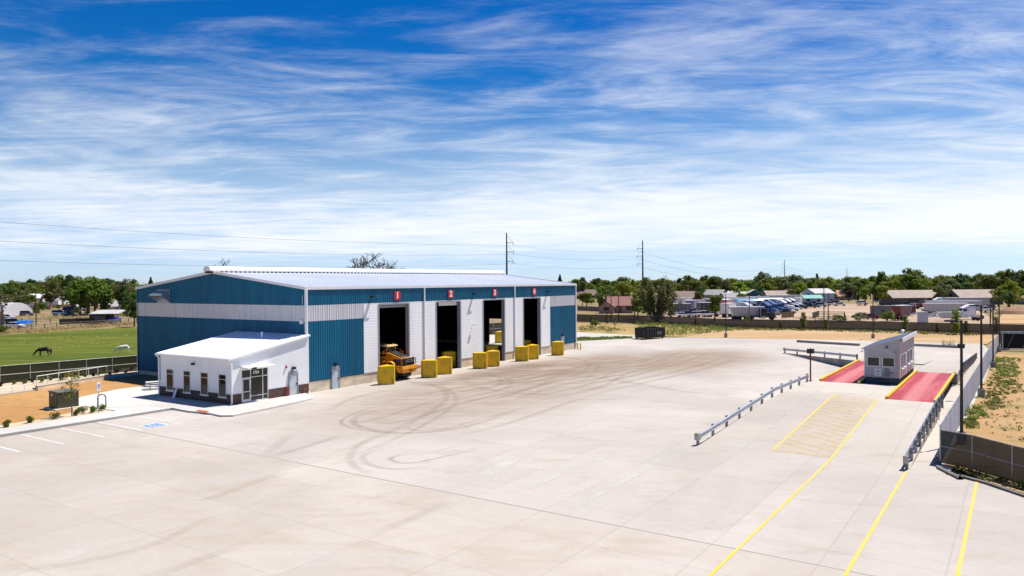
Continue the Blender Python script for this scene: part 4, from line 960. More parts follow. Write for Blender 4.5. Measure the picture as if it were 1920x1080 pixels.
MB().box(-.06, -.035, -.29, .29, -.02, .68).build('board', sign_white, nb, bevel=.01)
ns = MB()
for k, (w_, z) in enumerate(((.36, .56), (.30, .47), (.44, .40), (.4, .33), (.22, .24), (.34, .14), (.36, .08))): ns.box(-.064, -.0602, -w_ / 2, w_ / 2, z, z + (.05 if k in (2, 3) else .03))
ns.build('printed_lines', M('print_grey', (.25, .25, .27), .6), nb)

def guardrail(lab, pts, step=2.0, side=1, end=(True, False)):
    """W-beam rail on posts; pts are ground/deck points, the rail face looks to the right of travel times side"""
    p0 = pts[0]; r = T('guardrail', lab, 'guardrail', p0, 0, 'steel guardrails along the ramps')
    q = [(p[0] - p0[0], p[1] - p0[1], p[2] - p0[2]) for p in pts]
    beam = MB(); zc = .56
    prof = [(.0, -.16), (.08, -.13), (.08, -.06), (.02, -.02), (.02, .02), (.08, .06), (.08, .13), (.0, .16), (-.01, .16), (-.01, -.16)]
    beam.sweep([(p[0], p[1], p[2] + zc) for p in q], [(side * (o + .08), h) for o, h in prof], 0)
    beam.build('rail', galv, r)
    pm = None; ds = [0]
    for a, b in zip(q, q[1:]): ds.append(ds[-1] + math.dist(a, b))
    n = max(1, round(ds[-1] / step)); prev = None
    for i in range(n + 1):
        s_ = ds[-1] * i / n
        for k in range(len(q) - 1):
            if s_ <= ds[k + 1] + 1e-6: break
        f_ = (s_ - ds[k]) / (ds[k + 1] - ds[k]); p = [q[k][j] + (q[k + 1][j] - q[k][j]) * f_ for j in range(3)]
        ang = math.atan2(q[k + 1][1] - q[k][1], q[k + 1][0] - q[k][0])
        if pm is None:
            b = MB(); b.box(-.07, .07, -.02 + side * .0, .02, -.3, .78); b.box(-.07, -.05, -.08, .08, -.3, .78); b.box(.05, .07, -.08, .08, -.3, .78); b.box(-.06, .06, -side * .09 - .04, -side * .0, .45, .67); pm = b.mesh('post', galv_post)
        link('post', pm, r, p, ang)
    for j, e_ in enumerate(end):
        if e_:
            p = q[0] if j == 0 else q[-1]; a, b = (q[0], q[1]) if j == 0 else (q[-1], q[-2]); ang = math.atan2(b[1] - a[1], b[0] - a[0])
            t_ = MB(); sd = side if j == 0 else -side
            t_.hexa([(-.3, -sd * .02 - .14, .36), (.1, -sd * .06 - .12, .36), (.1, -sd * .06 + .12, .36), (-.3, -sd * .02 + .14, .36)], [(-.3, -sd * .02 - .14, .8), (.1, -sd * .06 - .12, .76), (.1, -sd * .06 + .12, .76), (-.3, -sd * .02 + .14, .8)])
            t_.build('end_terminal', galv_post, r, loc=p, rz=ang)
    return r
def P3(a, b, z=None): return (*LN(a, b), zr(a) if z is None else z)
guardrail('long steel guardrail climbing the left edge of the weighbridge approach', [P3(-19.6, -8.5), P3(-3, -8.05), P3(7.4, -7.7)], 2.7, 1)
guardrail('steel guardrail climbing the right edge of the weighbridge approach', [P3(-19.4, 3.7), P3(-3, 4.0), P3(-.6, 4.05)], 1.9, -1)
guardrail('steel guardrail flaring off the left exit ramp behind the red deck', [P3(30.2, -7.1), P3(46.6, -19.6, .02)], 4.2, -1, (False, True))
guardrail('steel guardrail beside the white fence on the far exit ramp', [P3(24.5, 4.0), P3(51.5, 4.2, .02)], 2.7, -1, (False, False))
dk = MB(); dk.box(0, .25, -1.5, 0, 0, 1.1)
# walkway kerb along the right deck
kb = MB(); kb.sweep([(*LN(-9, 4.65), 0), (*LN(-2, 4.7), 0), (*LN(22, 4.75), 0), (*LN(60, 5.4), 0)], [(-.1, -.1), (.1, -.1), (.1, .1), (-.1, .1)]); S(kb.build('kerb', concrete_grey))
kb = MB(); kb.sweep([(*LN(-15.5, 4.95), 0), (*LN(-18.3, 5.25), 0), (*LN(-20.3, 6.4), 0), (*G(1800, 894), 0), (*G(1850, 907), 0), (*G(1930, 934), 0), (*G(2100, 990), 0)], [(-.16, -.1), (.16, -.1), (.16, .11), (-.12, .11)]); S(kb.build('kerb', kerb_dark))
for x, y, x2, y2, lab in ((1495, 641.5, 1612, 648.5, 'l'), (1700, 648, 1797, 652.5, 'r')):
    k_ = MB(); k_.sweep([(*G(x, y), 0), (*G(x2, y2), 0)], [(-.2, -.05), (.25, -.05), (.25, .38), (-.2, .38)]); S(k_.build('kerb', concrete_grey))

# traffic signal posts beside the scales
def signal_post(lab, x, y, z, h, rz):
    r = T('signal_post', lab, 'signal post', (x, y, z), rz, 'dark red signal posts at the weighbridge')
    b = MB(); b.box(-.06, .06, -.06, .06, 0, h); b.box(-.16, .16, -.16, .16, 0, .04); b.build('post', red_post_paint, r)
    s_ = MB(); s_.box(-.32, .32, -.14, .14, h - .5, h - .06); s_.box(-.36, .36, -.3, -.141, h - .1, h - .05); so_ = s_.build('signal_box', black_paint, r, bevel=.02)
    for x_ in (-.15, .15):
        MB().lathe([(.11, -.02), (.11, .0)], 14, (x_, -.142, h - .3), 'y').build('lens', M('lens_dark', (.05, .02, .02), .3), so_)
signal_post('dark red post with a signal box at the top of the left rail', *LN(8.1, -7.55), 1.1, 3.15, R(-10))
signal_post('dark red post with a signal box by the right deck and the white fence', *LN(21.9, 4.05), .0, 4.2, R(-10))

# ------------------------------------------------------------------ fences on the right
wfn = T('white_fence', 'tall white panel fence running back along the right edge of the yard', 'fence', (*LN(-16.7, 5.15), 0), LROT)
fw_mat = M('white_fence_panel', (.84, .84, .86), .5, var=.04, scale=.6, stretch=(1.5, 1, .3))
_t = fw_mat.node_tree; _tl = _t.nodes.new('ShaderNodeBsdfTranslucent'); _tl.inputs[0].default_value = (.8, .82, .88, 1); _ms = _t.nodes.new('ShaderNodeMixShader'); _ms.inputs[0].default_value = .62
_t.links.new(_t.nodes['Principled BSDF'].outputs[0], _ms.inputs[1]); _t.links.new(_tl.outputs[0], _ms.inputs[2]); _t.links.new(_ms.outputs[0], _t.nodes['Material Output'].inputs[0])
n = 28; a1 = 69.5 + 16.7; sk = (6.25 - 5.15) / a1
pmesh = None
for i in range(n):
    x0, x1 = a1 * i / n, a1 * (i + 1) / n
    if pmesh is None:
        b = MB(); b.corr((0, 0), (1, 0), (0, 1), .05, x1 - x0 - .05, .06, 2.2, 0, .12, .012); b.corr((0, -.02), (1, 0), (0, -1), .05, x1 - x0 - .05, .06, 2.2, 0, .12, .012); pmesh = b.mesh('fence_panel', fw_mat)
        b = MB(); b.box(-.04, .04, -.04, .04, 0, 2.26); b.box(.04, x1 - x0 - .04, -.035, .02, 2.2, 2.25); pst = b.mesh('post', galv)
    link('fence_panel', pmesh, wfn, (x0, -sk * x0, 0), math.atan(-sk)); link('post', pst, wfn, (x0, -sk * x0, 0), math.atan(-sk))
def mesh_fence(lab, pts, h, mat, step, rails=(1., .52), group=None, rail_mat=None, pr=.035, name='mesh_fence'):
    p0 = pts[0]; r = T(name, lab, 'fence', (*p0[:2], 0), 0, group); rail_mat = rail_mat or galv_post
    q = [(p[0] - p0[0], p[1] - p0[1], 0) for p in pts]
    s_ = MB(); s_.sweep(q, [(0, .04), (0, h)], closed=False); s_.build('screen', mat, r)
    for f_ in rails: rl = MB(); rl.tube([(p[0], p[1], h * f_) for p in q], pr * .8, 6); rl.build('rail', rail_mat, r)
    pm = MB().tube([(0, 0, -.1), (0, 0, h + .03)], pr, 8).mesh('post', rail_mat)
    for a, b in zip(q, q[1:]):
        n_ = max(1, round(math.dist(a, b) / step))
        for i in range(n_): link('post', pm, r, tuple(a[j] + (b[j] - a[j]) * i / n_ for j in range(3)))
    link('post', pm, r, q[-1]); return r
mesh_fence('brown screened mesh fence with pale posts at the near right corner', [G(1764, 869), G(1823, 881.5), G(1898, 905), (27.5, 35.5), (30, 30), (33, 22)], 1.97, screen_brown, 2.9, name='mesh_fence')
mesh_fence('long dark screened fence crossing behind the dirt field', [G(1040, 601.5), G(1090, 604), G(1160, 605.5), G(1240, 608.5), G(1350, 614.5), G(1480, 617.5), G(1660, 621.5), G(1842, 627), G(1935, 629.5), G(2000, 631)], 2.05, screen_back, 3.0, (1.,), rail_mat=M('fence_frame_dark', (.12, .115, .11), .5, .3))
mesh_fence('dark screened fence glimpsed through the end wall opening, behind the hall', [G(880, 630), G(925, 627.5), G(975, 624)], 2.4, screen_back, 3.0, (1., .5), rail_mat=M('fence_frame_pale', (.4, .4, .4), .5, .3))
# dark gate and bins at the end of the white fence
gt_ = T('gate', 'dark screened gate with a pale frame at the far end of the white fence', 'gate', (*G(1880, 656), 0), math.atan2(G(1950, 657)[1] - G(1880, 656)[1], G(1950, 657)[0] - G(1880, 656)[0]))
b = MB(); b.box(0, 8, -.02, .02, .25, 2.5); b.build('screen', screen_dark, gt_)
b = MB(); b.box(-.06, 8.1, -.05, .05, .1, .2); b.box(-.06, 8.1, -.05, .05, 2.5, 2.6); b.box(-.06, .04, -.05, .05, .2, 2.5); b.box(3.9, 4.0, -.05, .05, .2, 2.5)
for k in range(4): b.tube([(.6 + 2 * k, .0, .2), (1.5 + 2 * k, 0, 2.5)], .03, 6)
b.build('gate_frame', galv, gt_)
for k, (px, py, lab) in enumerate(((1885, 651, 'dark steel waste bin standing behind the gate, nearest the white fence'), (1925, 651, 'dark steel waste bin standing behind the gate, farther from the white fence'))):
    r = T('waste_bin', lab, 'waste bin', (*G(px, py - 1), 0), gt_.rotation_euler.z, 'waste bins behind the gate')
    b = MB(); b.hexa([(.2, .6, .1), (4.4, .6, .1), (4.4, 2.6, .1), (.2, 2.6, .1)], [(0, .4, 2.2), (4.6, .4, 2.2), (4.6, 2.8, 2.2), (0, 2.8, 2.2)])
    for q in range(5): b.box(.35 + q * .95, .45 + q * .95, .42, .6, .15, 2.15)
    b.build('bin_body', dusty_black, r); MB().box(-.05, 4.65, .35, 2.85, 2.2, 2.28).build('lid', black_paint, r)
gab = T('waste_bin', 'dark timber cabinet standing at the end post of the white fence', 'cabinet', (*LN(70.3, 6.6), 0), LROT)
b = MB(); b.box(0, 1.2, -1.2, 0, 0, 2.3); b.build('cabinet_body', wood_brown, gab); MB().box(-.05, 1.25, -1.25, .05, 2.301, 2.38).build('lid', dark_steel, gab)
gab.name = 'timber_cabinet'

# roll-off container
dm = T('skip_container', 'black open-top roll-off skip standing at the far edge of the yard', 'skip', (*G(1190.5, 635.5), 0), math.atan2(G(1209, 636.8)[1] - G(1190, 635.5)[1], G(1209, 636.8)[0] - G(1190, 635.5)[0]))
x0_, y0_ = G(1190.5, 635.5); x1_, y1_ = G(1209.5, 637.2); W_ = math.hypot(x1_ - x0_, y1_ - y0_); x2_, y2_ = G(1231, 633.5); L_ = math.hypot(x2_ - x1_, y2_ - y1_)
sh = MB(); hC = 2.05
sh.box(0, W_, 0, .08, .25, hC); sh.box(0, W_, L_ - .08, L_, .25, hC); sh.box(0, .08, .08, L_ - .08, .25, hC); sh.box(W_ - .08, W_, .08, L_ - .08, .25, hC); sh.box(.08, W_ - .08, .08, L_ - .08, .25, .33)
for k in range(8):
    y = .1 + k * (L_ - .3) / 7
    sh.box(W_ + .001, W_ + .1, y, y + .12, .25, hC - .1); sh.box(-.1, -.001, y, y + .12, .25, hC - .1)
sh.box(-.1, W_ + .1, -.05, 0, hC - .12, hC + .02); sh.box(W_ + .001, W_ + .12, 0, L_, hC - .1, hC + .03); sh.box(-.12, -.001, 0, L_, hC - .1, hC + .03); sh.box(W_ / 2 - .05, W_ / 2 + .05, -.06, -.001, .25, hC - .13)
so_ = sh.build('container_body', black_paint, dm)
for x, y in ((.15, .4), (W_ - .15, .4), (.15, L_ - .5), (W_ - .15, L_ - .5)): MB().lathe([(.14, -.1), (.14, .1)], 12, (x, y, .14), 'x').build('roller', dark_steel, dm)
MB().box(W_ + .1, W_ + .105, L_ * .55, L_ * .8, .8, 1.4).build('label_plate', M('faded_print', (.1, .1, .11), .6), so_)

# lamp posts
def lamp_post(lab, x, y, h, arm, rz, heads=1):
    r = T('lamp_post', lab, 'lamp post', (x, y, 0), rz, 'black lamp posts round the yard')
    MB().lathe([(.3, -.1), (.3, .72), (.27, .75)], 16).build('base', concrete_grey, r)
    b = MB(); b.tube([(0, 0, .75), (0, 0, h)], [.1, .075], 4); b.box(-.17, .17, -.17, .17, .751, .79); b.build('pole', dark_steel, r)
    for k in range(heads):
        s_ = 1 if k == 0 else -1
        a = MB(); a.tube([(0, 0, h - .15), (-s_ * arm * .5, 0, h - .05)], .04, 6); a.hexa([(-s_ * arm * .45 - .35, -.2, h - .1), (-s_ * arm * .45 + .35, -.2, h - .1), (-s_ * arm * .45 + .35, .2, h - .1), (-s_ * arm * .45 - .35, .2, h - .1)], [(-s_ * arm * .45 - .3, -.17, h + .02), (-s_ * arm * .45 + .3, -.17, h + .02), (-s_ * arm * .45 + .3, .17, h + .02), (-s_ * arm * .45 - .3, .17, h + .02)])
        a.build('lamp_head', dark_steel, r)
lamp_post('black lamp post standing in the dirt at the far edge of the yard', *G(1361, 632.5), 8.15, 1.9, R(10))
lamp_post('black lamp post behind the grey booth roof', *G(1637, 634), 8.0, 1.0, R(80))
lamp_post('black lamp post nearest the camera, behind the brown mesh fence corner', *G(1803, 832), 8.1, 1.8, R(10))
lamp_post('black lamp post on the weedy dirt, second along the white fence', *G(1840, 744), 8.4, 1.7, R(10))
lamp_post('black lamp post third along the white fence', *G(1862, 689), 8.2, 1.0, R(80))
lamp_post('black lamp post farthest along the white fence', *G(1873.5, 660), 8.2, 1.0, R(80))
# ------------------------------------------------------------------ forecourt on the left
mesh_fence('dark screened fence with pale rails between the gravel bed and the pasture', [G(-260, 757), G(-100, 735), G(0, 720.5), G(257, 696.2), G(275, 694.5)], 1.98, screen_dark, 2.9, (1., .5), rail_mat=M('fence_rail_pale', (.55, .55, .52), .4, .3), name='mesh_fence')
Z2 = lambda x, y: (x / 4.909, 640 + y / 4.909)
rw = T('retaining_wall', 'low concrete retaining wall with a white pipe handrail on top, behind the dirt bed', 'retaining wall', (*G(*Z2(340, 462)), 0))
a_, b_ = G(*Z2(340, 462)), G(*Z2(985, 352)); dx, dy = b_[0] - a_[0], b_[1] - a_[1]
w_ = MB(); w_.sweep([(0, 0, 0), (dx, dy, 0)], [(-.12, -.1), (.12, -.1), (.12, .5), (-.12, .5)]); w_.sweep([(0, 0, 0), (-1.6, 2.4, 0)], [(-.12, -.1), (.12, -.1), (.12, .49), (-.12, .49)]); w_.build('wall', concrete_wall, rw)
cp = MB(); cp.sweep([(0, 0, .5), (dx, dy, .5)], [(-.15, .002), (.15, .002), (.15, .08), (-.15, .08)]); cp.build('coping', walk_mat, rw)
hr = MB(); ln_ = math.hypot(dx, dy)
hr.tube([(0, 0, 1.55), (dx, dy, 1.55)], .04, 6)
for i in range(8): hr.tube([(dx * i / 7, dy * i / 7, .5), (dx * i / 7, dy * i / 7, 1.55)], .03, 6)
hr.build('handrail', white_paint, rw)
lr = T('handrail', 'low white pipe rail along the left part of the gravel bed kerb', 'handrail', (*G(*Z2(0, 505)), 0))
a_ = G(*Z2(0, 505)); b_ = G(*Z2(335, 460)); c_ = G(-150, 760); rel = lambda p, z: (p[0] - a_[0], p[1] - a_[1], z)
h_ = MB(); h_.tube([rel(c_, .8), (0, 0, .8), rel(b_, .85)], .04, 6); h_.build('rail', white_paint, lr)
pm = MB().tube([(0, 0, 0), (0, 0, .82)], .03, 6).mesh('post', white_paint)
for f_ in (0, .33, .66, 1): link('post', pm, lr, rel((a_[0] + (b_[0] - a_[0]) * f_, a_[1] + (b_[1] - a_[1]) * f_), 0))
for f_ in (.3, .6): link('post', pm, lr, rel((a_[0] + (c_[0] - a_[0]) * f_, a_[1] + (c_[1] - a_[1]) * f_), 0))
kk = MB(); kk.sweep([(*c_, 0), (*a_, 0), (*b_, 0)], [(-.15, -.05), (.2, -.05), (.2, .2), (-.15, .2)]); S(kk.build('kerb', walk_mat))

# electrical transformer cabinet
tx = G(*Z2(525, 642)); tl = G(*Z2(450, 627)); ang = math.atan2(tx[1] - tl[1], tx[0] - tl[0])
tb = T('transformer_cabinet', 'dark green electrical transformer cabinet on a concrete pad in the dirt bed', 'transformer', (*tl, 0), ang)
wx = math.hypot(tx[0] - tl[0], tx[1] - tl[1])
MB().box(-.25, 1.95, -.3, 2.15, .05, .2).build('pad', concrete_wall, tb)
b = MB(); b.box(0, 1.6, 0, 1.75, .2, 1.55); bo = b.build('cabinet', transformer_green, tb, bevel=.03)
b = MB(); b.hexa([(-.05, -.06, 1.552), (1.65, -.06, 1.552), (1.65, 1.8, 1.552), (-.05, 1.8, 1.552)], [(-.02, -.03, 1.64), (1.62, -.03, 1.64), (1.62, 1.77, 1.64), (-.02, 1.77, 1.64)]); b.build('lid', M('transformer_lid', (.13, .15, .13), .5), tb)
b = MB(); b.box(-.03, -.001, .7, .95, 1.15, 1.42); b.box(.5, .7, -.03, -.001, 1.2, 1.42); b.build('warning_label', sign_white, bo)
b = MB(); b.box(.06, .79, -.02, -.001, .3, 1.1); b.box(.81, 1.54, -.02, -.001, .3, 1.1); b.build('door', transformer_green, bo)

# parking sign and bicycle rack
sg = T('parking_sign', 'blue and white accessible parking sign on a thin post by the pavement', 'sign', (*G(*Z2(907, 672)), 0), BROT + R(25))
MB().tube([(0, 0, 0), (0, 0, 2.3)], .03, 8).build('post', galv_post, sg)
b = MB(); b.box(-.2, .2, -.05, -.032, 1.95, 2.68, 0); sp_ = b.build('plate', sign_white, sg)
b = MB(); b.quad((-.16, -.0525, 2.2), (.16, -.0525, 2.2), (.16, -.0525, 2.52), (-.16, -.0525, 2.52), 1); chair_icon(b, lambda u, v: (-.15 + u * .3, -.0545, 2.21 + v * .3), 0); b.build('symbol', [sign_white, sign_blue], sp_)
b = MB()
for z, w_ in ((2.14, .26), (2.07, .3), (2.0, .22), (2.58, .3)): b.box(-w_ / 2, w_ / 2, -.053, -.0502, z, z + .03)
b.build('lettering', M('print_green', (.02, .16, .07), .5), sp_)
ra_ = G(*Z2(900, 612)); rb_ = G(*Z2(953, 608)); rk = T('bicycle_rack', 'grey hoop bicycle rack beside the accessible parking sign', 'bicycle rack', (*ra_, 0), math.atan2(rb_[1] - ra_[1], rb_[0] - ra_[0]))
b = MB(); w_ = .62; hp = [(0, 0, .1), (0, 0, .85)] + [(w_ / 2 - w_ / 2 * math.cos(t * math.pi / 8), 0, .85 + w_ / 2 * math.sin(t * math.pi / 8)) for t in range(1, 8)] + [(w_, 0, .85), (w_, 0, .1)]
b.tube(hp, .05, 10); b.build('hoop', M('rack_grey', (.11, .13, .2), .4, .3), rk, smooth=True)
b = MB(); b.box(-.1, .1, -.1, .1, .14, .165); b.box(w_ - .1, w_ + .1, -.1, .1, .14, .165); b.build('base_plate', galv, rk)

# picnic table
pt_ = T('picnic_table', 'pale picnic table with two benches at the corner of the office', 'picnic table', (*BW(-6.4, 14.7), .15), BROT + R(-28))
tb_top = M('table_top', (.72, .69, .66), .5, var=.05)
b = MB(); b.box(-1.2, 1.2, -.38, .38, .72, .77); b.build('tabletop', tb_top, pt_, bevel=.01)
for y in (-.72, .72): b = MB(); b.box(-1.2, 1.2, y - .14, y + .14, .43, .47); b.build('bench', tb_top, pt_, bevel=.01)
for x in (-.8, .8): b = MB(); b.tube([(x, -.3, .72), (x, -.3, .02), (x, .3, .02), (x, .3, .72)], .03, 6); b.tube([(x, -.75, .43), (x, .75, .43)], .03, 6); b.build('leg', dark_steel, pt_)

# ------------------------------------------------------------------ plants
def leaf_blob(mb, centre, rad, n, size, flat=1.0, inner=.35, seed=None, up=.45):
    """n leaf clumps through an ellipsoid, mostly near its skin, tilted roughly outward"""
    rnd = random
    for _ in range(n):
        z = rnd.uniform(-1, 1); t = rnd.uniform(0, 2 * math.pi); q = math.sqrt(1 - z * z)
        d = Vector((q * math.cos(t), q * math.sin(t), z))
        r = (inner + (1 - inner) * rnd.random() ** .5) * rnd.uniform(.85, 1.08)
        p = Vector((centre[0] + d.x * rad[0] * r, centre[1] + d.y * rad[1] * r, centre[2] + d.z * rad[2] * r))
        nrm = (d + Vector((rnd.gauss(0, .55), rnd.gauss(0, .55), rnd.gauss(up, .5)))).normalized()
        a = nrm.orthogonal().normalized(); b = nrm.cross(a); th = rnd.uniform(0, 6.28)
        a, b = a * math.cos(th) + b * math.sin(th), b * math.cos(th) - a * math.sin(th)
        s = size * rnd.uniform(.55, 1.25)
        mb.add([p - a * s, p - b * s * .6 + nrm * s * .12, p + a * s, p + b * s * .6 + nrm * s * .12], [(0, 1, 2, 3)])
def limb(mb, p, d, ln, r, depth, spread=.6, n=2, sides=5, up=.1, shrink=.72):
    if depth < 0: return
    k = 3; pts = [Vector(p)]; rs = [r]; dd = Vector(d).normalized()
    for i in range(k):
        dd = (dd + Vector((random.gauss(0, .12), random.gauss(0, .12), random.gauss(up, .08)))).normalized()
        pts.append(pts[-1] + dd * ln / k); rs.append(r * (1 - .4 * (i + 1) / k))
    mb.tube(pts, [max(q, .03) for q in rs], max(3, sides), cap=False)
    for i in range(n + (1 if random.random() < .4 else 0)):
        q = (dd + Vector((random.gauss(0, spread), random.gauss(0, spread), random.gauss(.05, spread * .6)))).normalized()
        limb(mb, pts[-1 if i < n else 2], q, ln * shrink * random.uniform(.8, 1.15), rs[-1] * .8, depth - 1, spread, n, sides - 1, up, shrink)
PROTO = {}; PH = {}
def tree_proto(kind, seed):
    random.seed(seed); cr = MB(); tk = MB()
    if kind == 'round':        # ten metres tall, broad
        for k in range(15):
            a = random.uniform(0, 6.28); q = random.uniform(0, 3.2); z = random.uniform(3.8, 8.3); sh = 1 - abs(z - 5.8) / 6
            leaf_blob(cr, (q * math.cos(a) * sh, q * math.sin(a) * sh, z), (random.uniform(1.2, 2.0), random.uniform(1.2, 2.0), random.uniform(.9, 1.4)), 120, .36)
        tk.tube([(0, 0, -.2), (.05, 0, 1.5), (0, .1, 3.2), (.1, .1, 5.5)], [.34, .26, .2, .08], 8)
        for k in range(6): a = k * 1.05; tk.tube([(0, 0, 2.2 + k * .3), (1.1 * math.cos(a), 1.1 * math.sin(a), 4 + k * .3), (2.1 * math.cos(a), 2.1 * math.sin(a), 5.4 + k * .3)], [.14, .1, .04], 5)
    elif kind == 'tall':       # twelve metres, uneven oval
        for k in range(16):
            z = 3 + k * .56; a = random.uniform(0, 6.28); w_ = 2.0 * math.sin(min(3.0, .5 + k * .17)); q = random.uniform(.3, 1) * w_
            leaf_blob(cr, (q * math.cos(a), q * math.sin(a), z), (random.uniform(.9, 1.5), random.uniform(.9, 1.5), random.uniform(.9, 1.4)), 110, .34)
        tk.tube([(0, 0, -.2), (.1, 0, 2.5), (0, .1, 6), (.1, .1, 10)], [.32, .25, .16, .05], 8)
        for k in range(6): a = k * 1.3; tk.tube([(0, 0, 2.6 + k), (1.0 * math.cos(a), 1.0 * math.sin(a), 4 + k)], [.1, .04], 5)
    elif kind == 'dome':       # wide spreading old tree, twelve metres
        for k in range(22):
            a = random.uniform(0, 6.28); q = 5.2 * math.sqrt(random.random()); z = 9.6 - (q / 5.2) ** 2 * 4.2 - random.uniform(0, 2.4)
            leaf_blob(cr, (q * math.cos(a), q * math.sin(a), z), (random.uniform(1.3, 2.2), random.uniform(1.3, 2.2), random.uniform(.9, 1.5)), 110, .4)
        tk.tube([(0, 0, -.2), (.1, 0, 1.6), (0, .1, 3.4)], [.5, .4, .34], 8)
        for k in range(7): a = k * .9; tk.tube([(0, 0, 2.8), (1.6 * math.cos(a), 1.6 * math.sin(a), 5), (3.4 * math.cos(a), 3.4 * math.sin(a), 7.2)], [.24, .15, .05], 6)
    elif kind == 'willow':     # loose upright sprays, thin crown, stems showing
        for k in range(34):
            a = random.uniform(0, 6.28); q = 4.2 * math.sqrt(random.random()); h = (9.6 - (q / 4.2) ** 2 * 3.8) * random.uniform(.78, 1.05); z0_ = random.uniform(1.2, 3)
            bx, by = q * math.cos(a) * .25, q * math.sin(a) * .25
            tk.tube([(bx, by, .5), (q * math.cos(a) * .6, q * math.sin(a) * .6, h * .5), (q * math.cos(a), q * math.sin(a), h)], [.09, .05, .015], 4, cap=False)
            for j in range(6):
                f_ = random.uniform(.3, 1.0); leaf_blob(cr, (q * math.cos(a) * (.3 + .7 * f_), q * math.sin(a) * (.3 + .7 * f_), h * f_), (.62, .62, .85), 24, .21, inner=.1)
        tk.tube([(0, 0, -.2), (0, 0, 1), (.1, 0, 2.2)], [.5, .38, .25], 8)
    elif kind == 'conifer':    # nine metres
        for k in range(26):
            z = .9 + k * .31; w_ = (9 - z) * .26
            for j in range(7):
                a = random.uniform(0, 6.28); leaf_blob(cr, (w_ * .6 * math.cos(a), w_ * .6 * math.sin(a), z), (w_ * .5, w_ * .5, .3), 16, .24)
        tk.tube([(0, 0, -.2), (0, 0, 9)], [.22, .03], 7)
    elif kind == 'poplar':
        for k in range(18): leaf_blob(cr, (random.gauss(0, .3), random.gauss(0, .3), 1.2 + k * .55), (.9, .9, .8), 60, .28)
        tk.tube([(0, 0, -.2), (0, 0, 10)], [.22, .04], 7)
    elif kind == 'sparse':     # half-bare old tree: big limbs, thin leaf tufts
        limb(tk, (0, 0, -.2), (0, 0, 1), 3.4, .42, 5, .55, 2, 7, .05, .76)
        ends = [v for v in tk.v if v[2] > 4.2]
        for v in random.sample(ends, min(110, len(ends))): leaf_blob(cr, v, (.7, .7, .5), 9, .24, inner=.1)
    elif kind == 'bare':
        limb(tk, (0, 0, -.2), (0, 0, 1), 3.2, .4, 6, .6, 2, 6, .06, .78)
        leaf_blob(cr, (0, 0, 6), (.2, .2, .2), 2, .05)
    elif kind == 'shrub':      # one metre
        for k in range(7): leaf_blob(cr, (random.gauss(0, .22), random.gauss(0, .22), random.uniform(.25, .7)), (.32, .32, .28), 45, .1)
        for k in range(5): tk.tube([(0, 0, -.05), (random.gauss(0, .2), random.gauss(0, .2), .5)], [.02, .01], 4)
    elif kind == 'bush':       # three metres, loose
        for k in range(14): leaf_blob(cr, (random.gauss(0, .8), random.gauss(0, .8), random.uniform(.6, 2.3)), (.75, .75, .6), 60, .2)
        for k in range(7): tk.tube([(0, 0, -.05), (random.gauss(0, .6), random.gauss(0, .6), 1.8)], [.05, .02], 4)
    elif kind == 'sapling':    # four metres, open crown on a thin stem
        tk.tube([(0, 0, -.1), (.02, 0, 1.5), (0, .03, 3.7)], [.05, .035, .012], 6)
        for k in range(16):
            z = 1.5 + k * .14; a = k * 2.4; q = (.85 - abs(z - 2.3) * .33) * random.uniform(.5, 1.1)
            tk.tube([(0, 0, z - .2), (q * math.cos(a), q * math.sin(a), z + .25)], [.016, .006], 4, cap=False)
            leaf_blob(cr, (q * math.cos(a) * .8, q * math.sin(a) * .8, z + .15), (.3, .3, .25), 22, .085, inner=.1)
    elif kind == 'young':      # four metres, dense and narrow
        tk.tube([(0, 0, -.1), (0, 0, 3.4)], [.07, .02], 6)
        for k in range(20):
            z = .7 + k * .17; q = .62 * math.sin(min(3.05, .35 + k * .145)); a = random.uniform(0, 6.28)
            leaf_blob(cr, (q * .6 * math.cos(a), q * .6 * math.sin(a), z), (.45, .45, .34), 36, .14)
    PH.setdefault(kind, []).append(max(v[2] for v in (tk.v if kind == 'bare' else cr.v)))
    return cr.mesh(kind + '_crown', LEAF['mid']), tk.mesh(kind + '_trunk', bark)
for k_, seeds in (('round', (1, 2, 3)), ('tall', (4, 5)), ('dome', (6, 7)), ('willow', (8,)), ('conifer', (9, 10)), ('poplar', (11,)), ('sparse', (12, 13)), ('bare', (14, 15)), ('shrub', (16, 17)), ('bush', (18, 19)), ('sapling', (20,)), ('young', (21, 22))):
    PROTO[k_] = [tree_proto(k_, s) for s in seeds]
random.seed(99)
def plant(kind, leaf, x, y, sc_, label, name='tree', cat='tree', group=None, z=0., trunk=None, wide=1.):
    cr, tk = random.choice(PROTO[kind])
    r = T(name, label, cat, (x, y, z), random.uniform(0, 6.28), group); r.scale = (sc_ * wide, sc_ * wide, sc_)
    if kind != 'bare': link('foliage' if name in ('shrub', 'bush') else 'crown', cr, r, mat=LEAF[leaf])
    link('stem' if name in ('shrub', 'bush', 'sapling') else 'trunk', tk, r, mat=trunk or (bare_bark if kind == 'bare' else bark))
    return r
KH = {k_: sum(v) / len(v) for k_, v in PH.items()}
_KH = {'round': 9.4, 'tall': 12, 'dome': 11.2, 'willow': 9.8, 'conifer': 9.2, 'poplar': 11.3, 'sparse': 13, 'bare': 13.5, 'shrub': 1, 'bush': 3, 'sapling': 4, 'young': 4.2}
def tree_px(kind, leaf, px, ytop, ybase, label, **k):
    """a tree whose foot is seen at (px, ybase) and whose top reaches ytop"""
    p = G(px, ybase); rt = ray(px, ytop); top = H + rt.z * p[1] / rt.y
    return plant(kind, leaf, *p, top / KH[kind], label, **k)

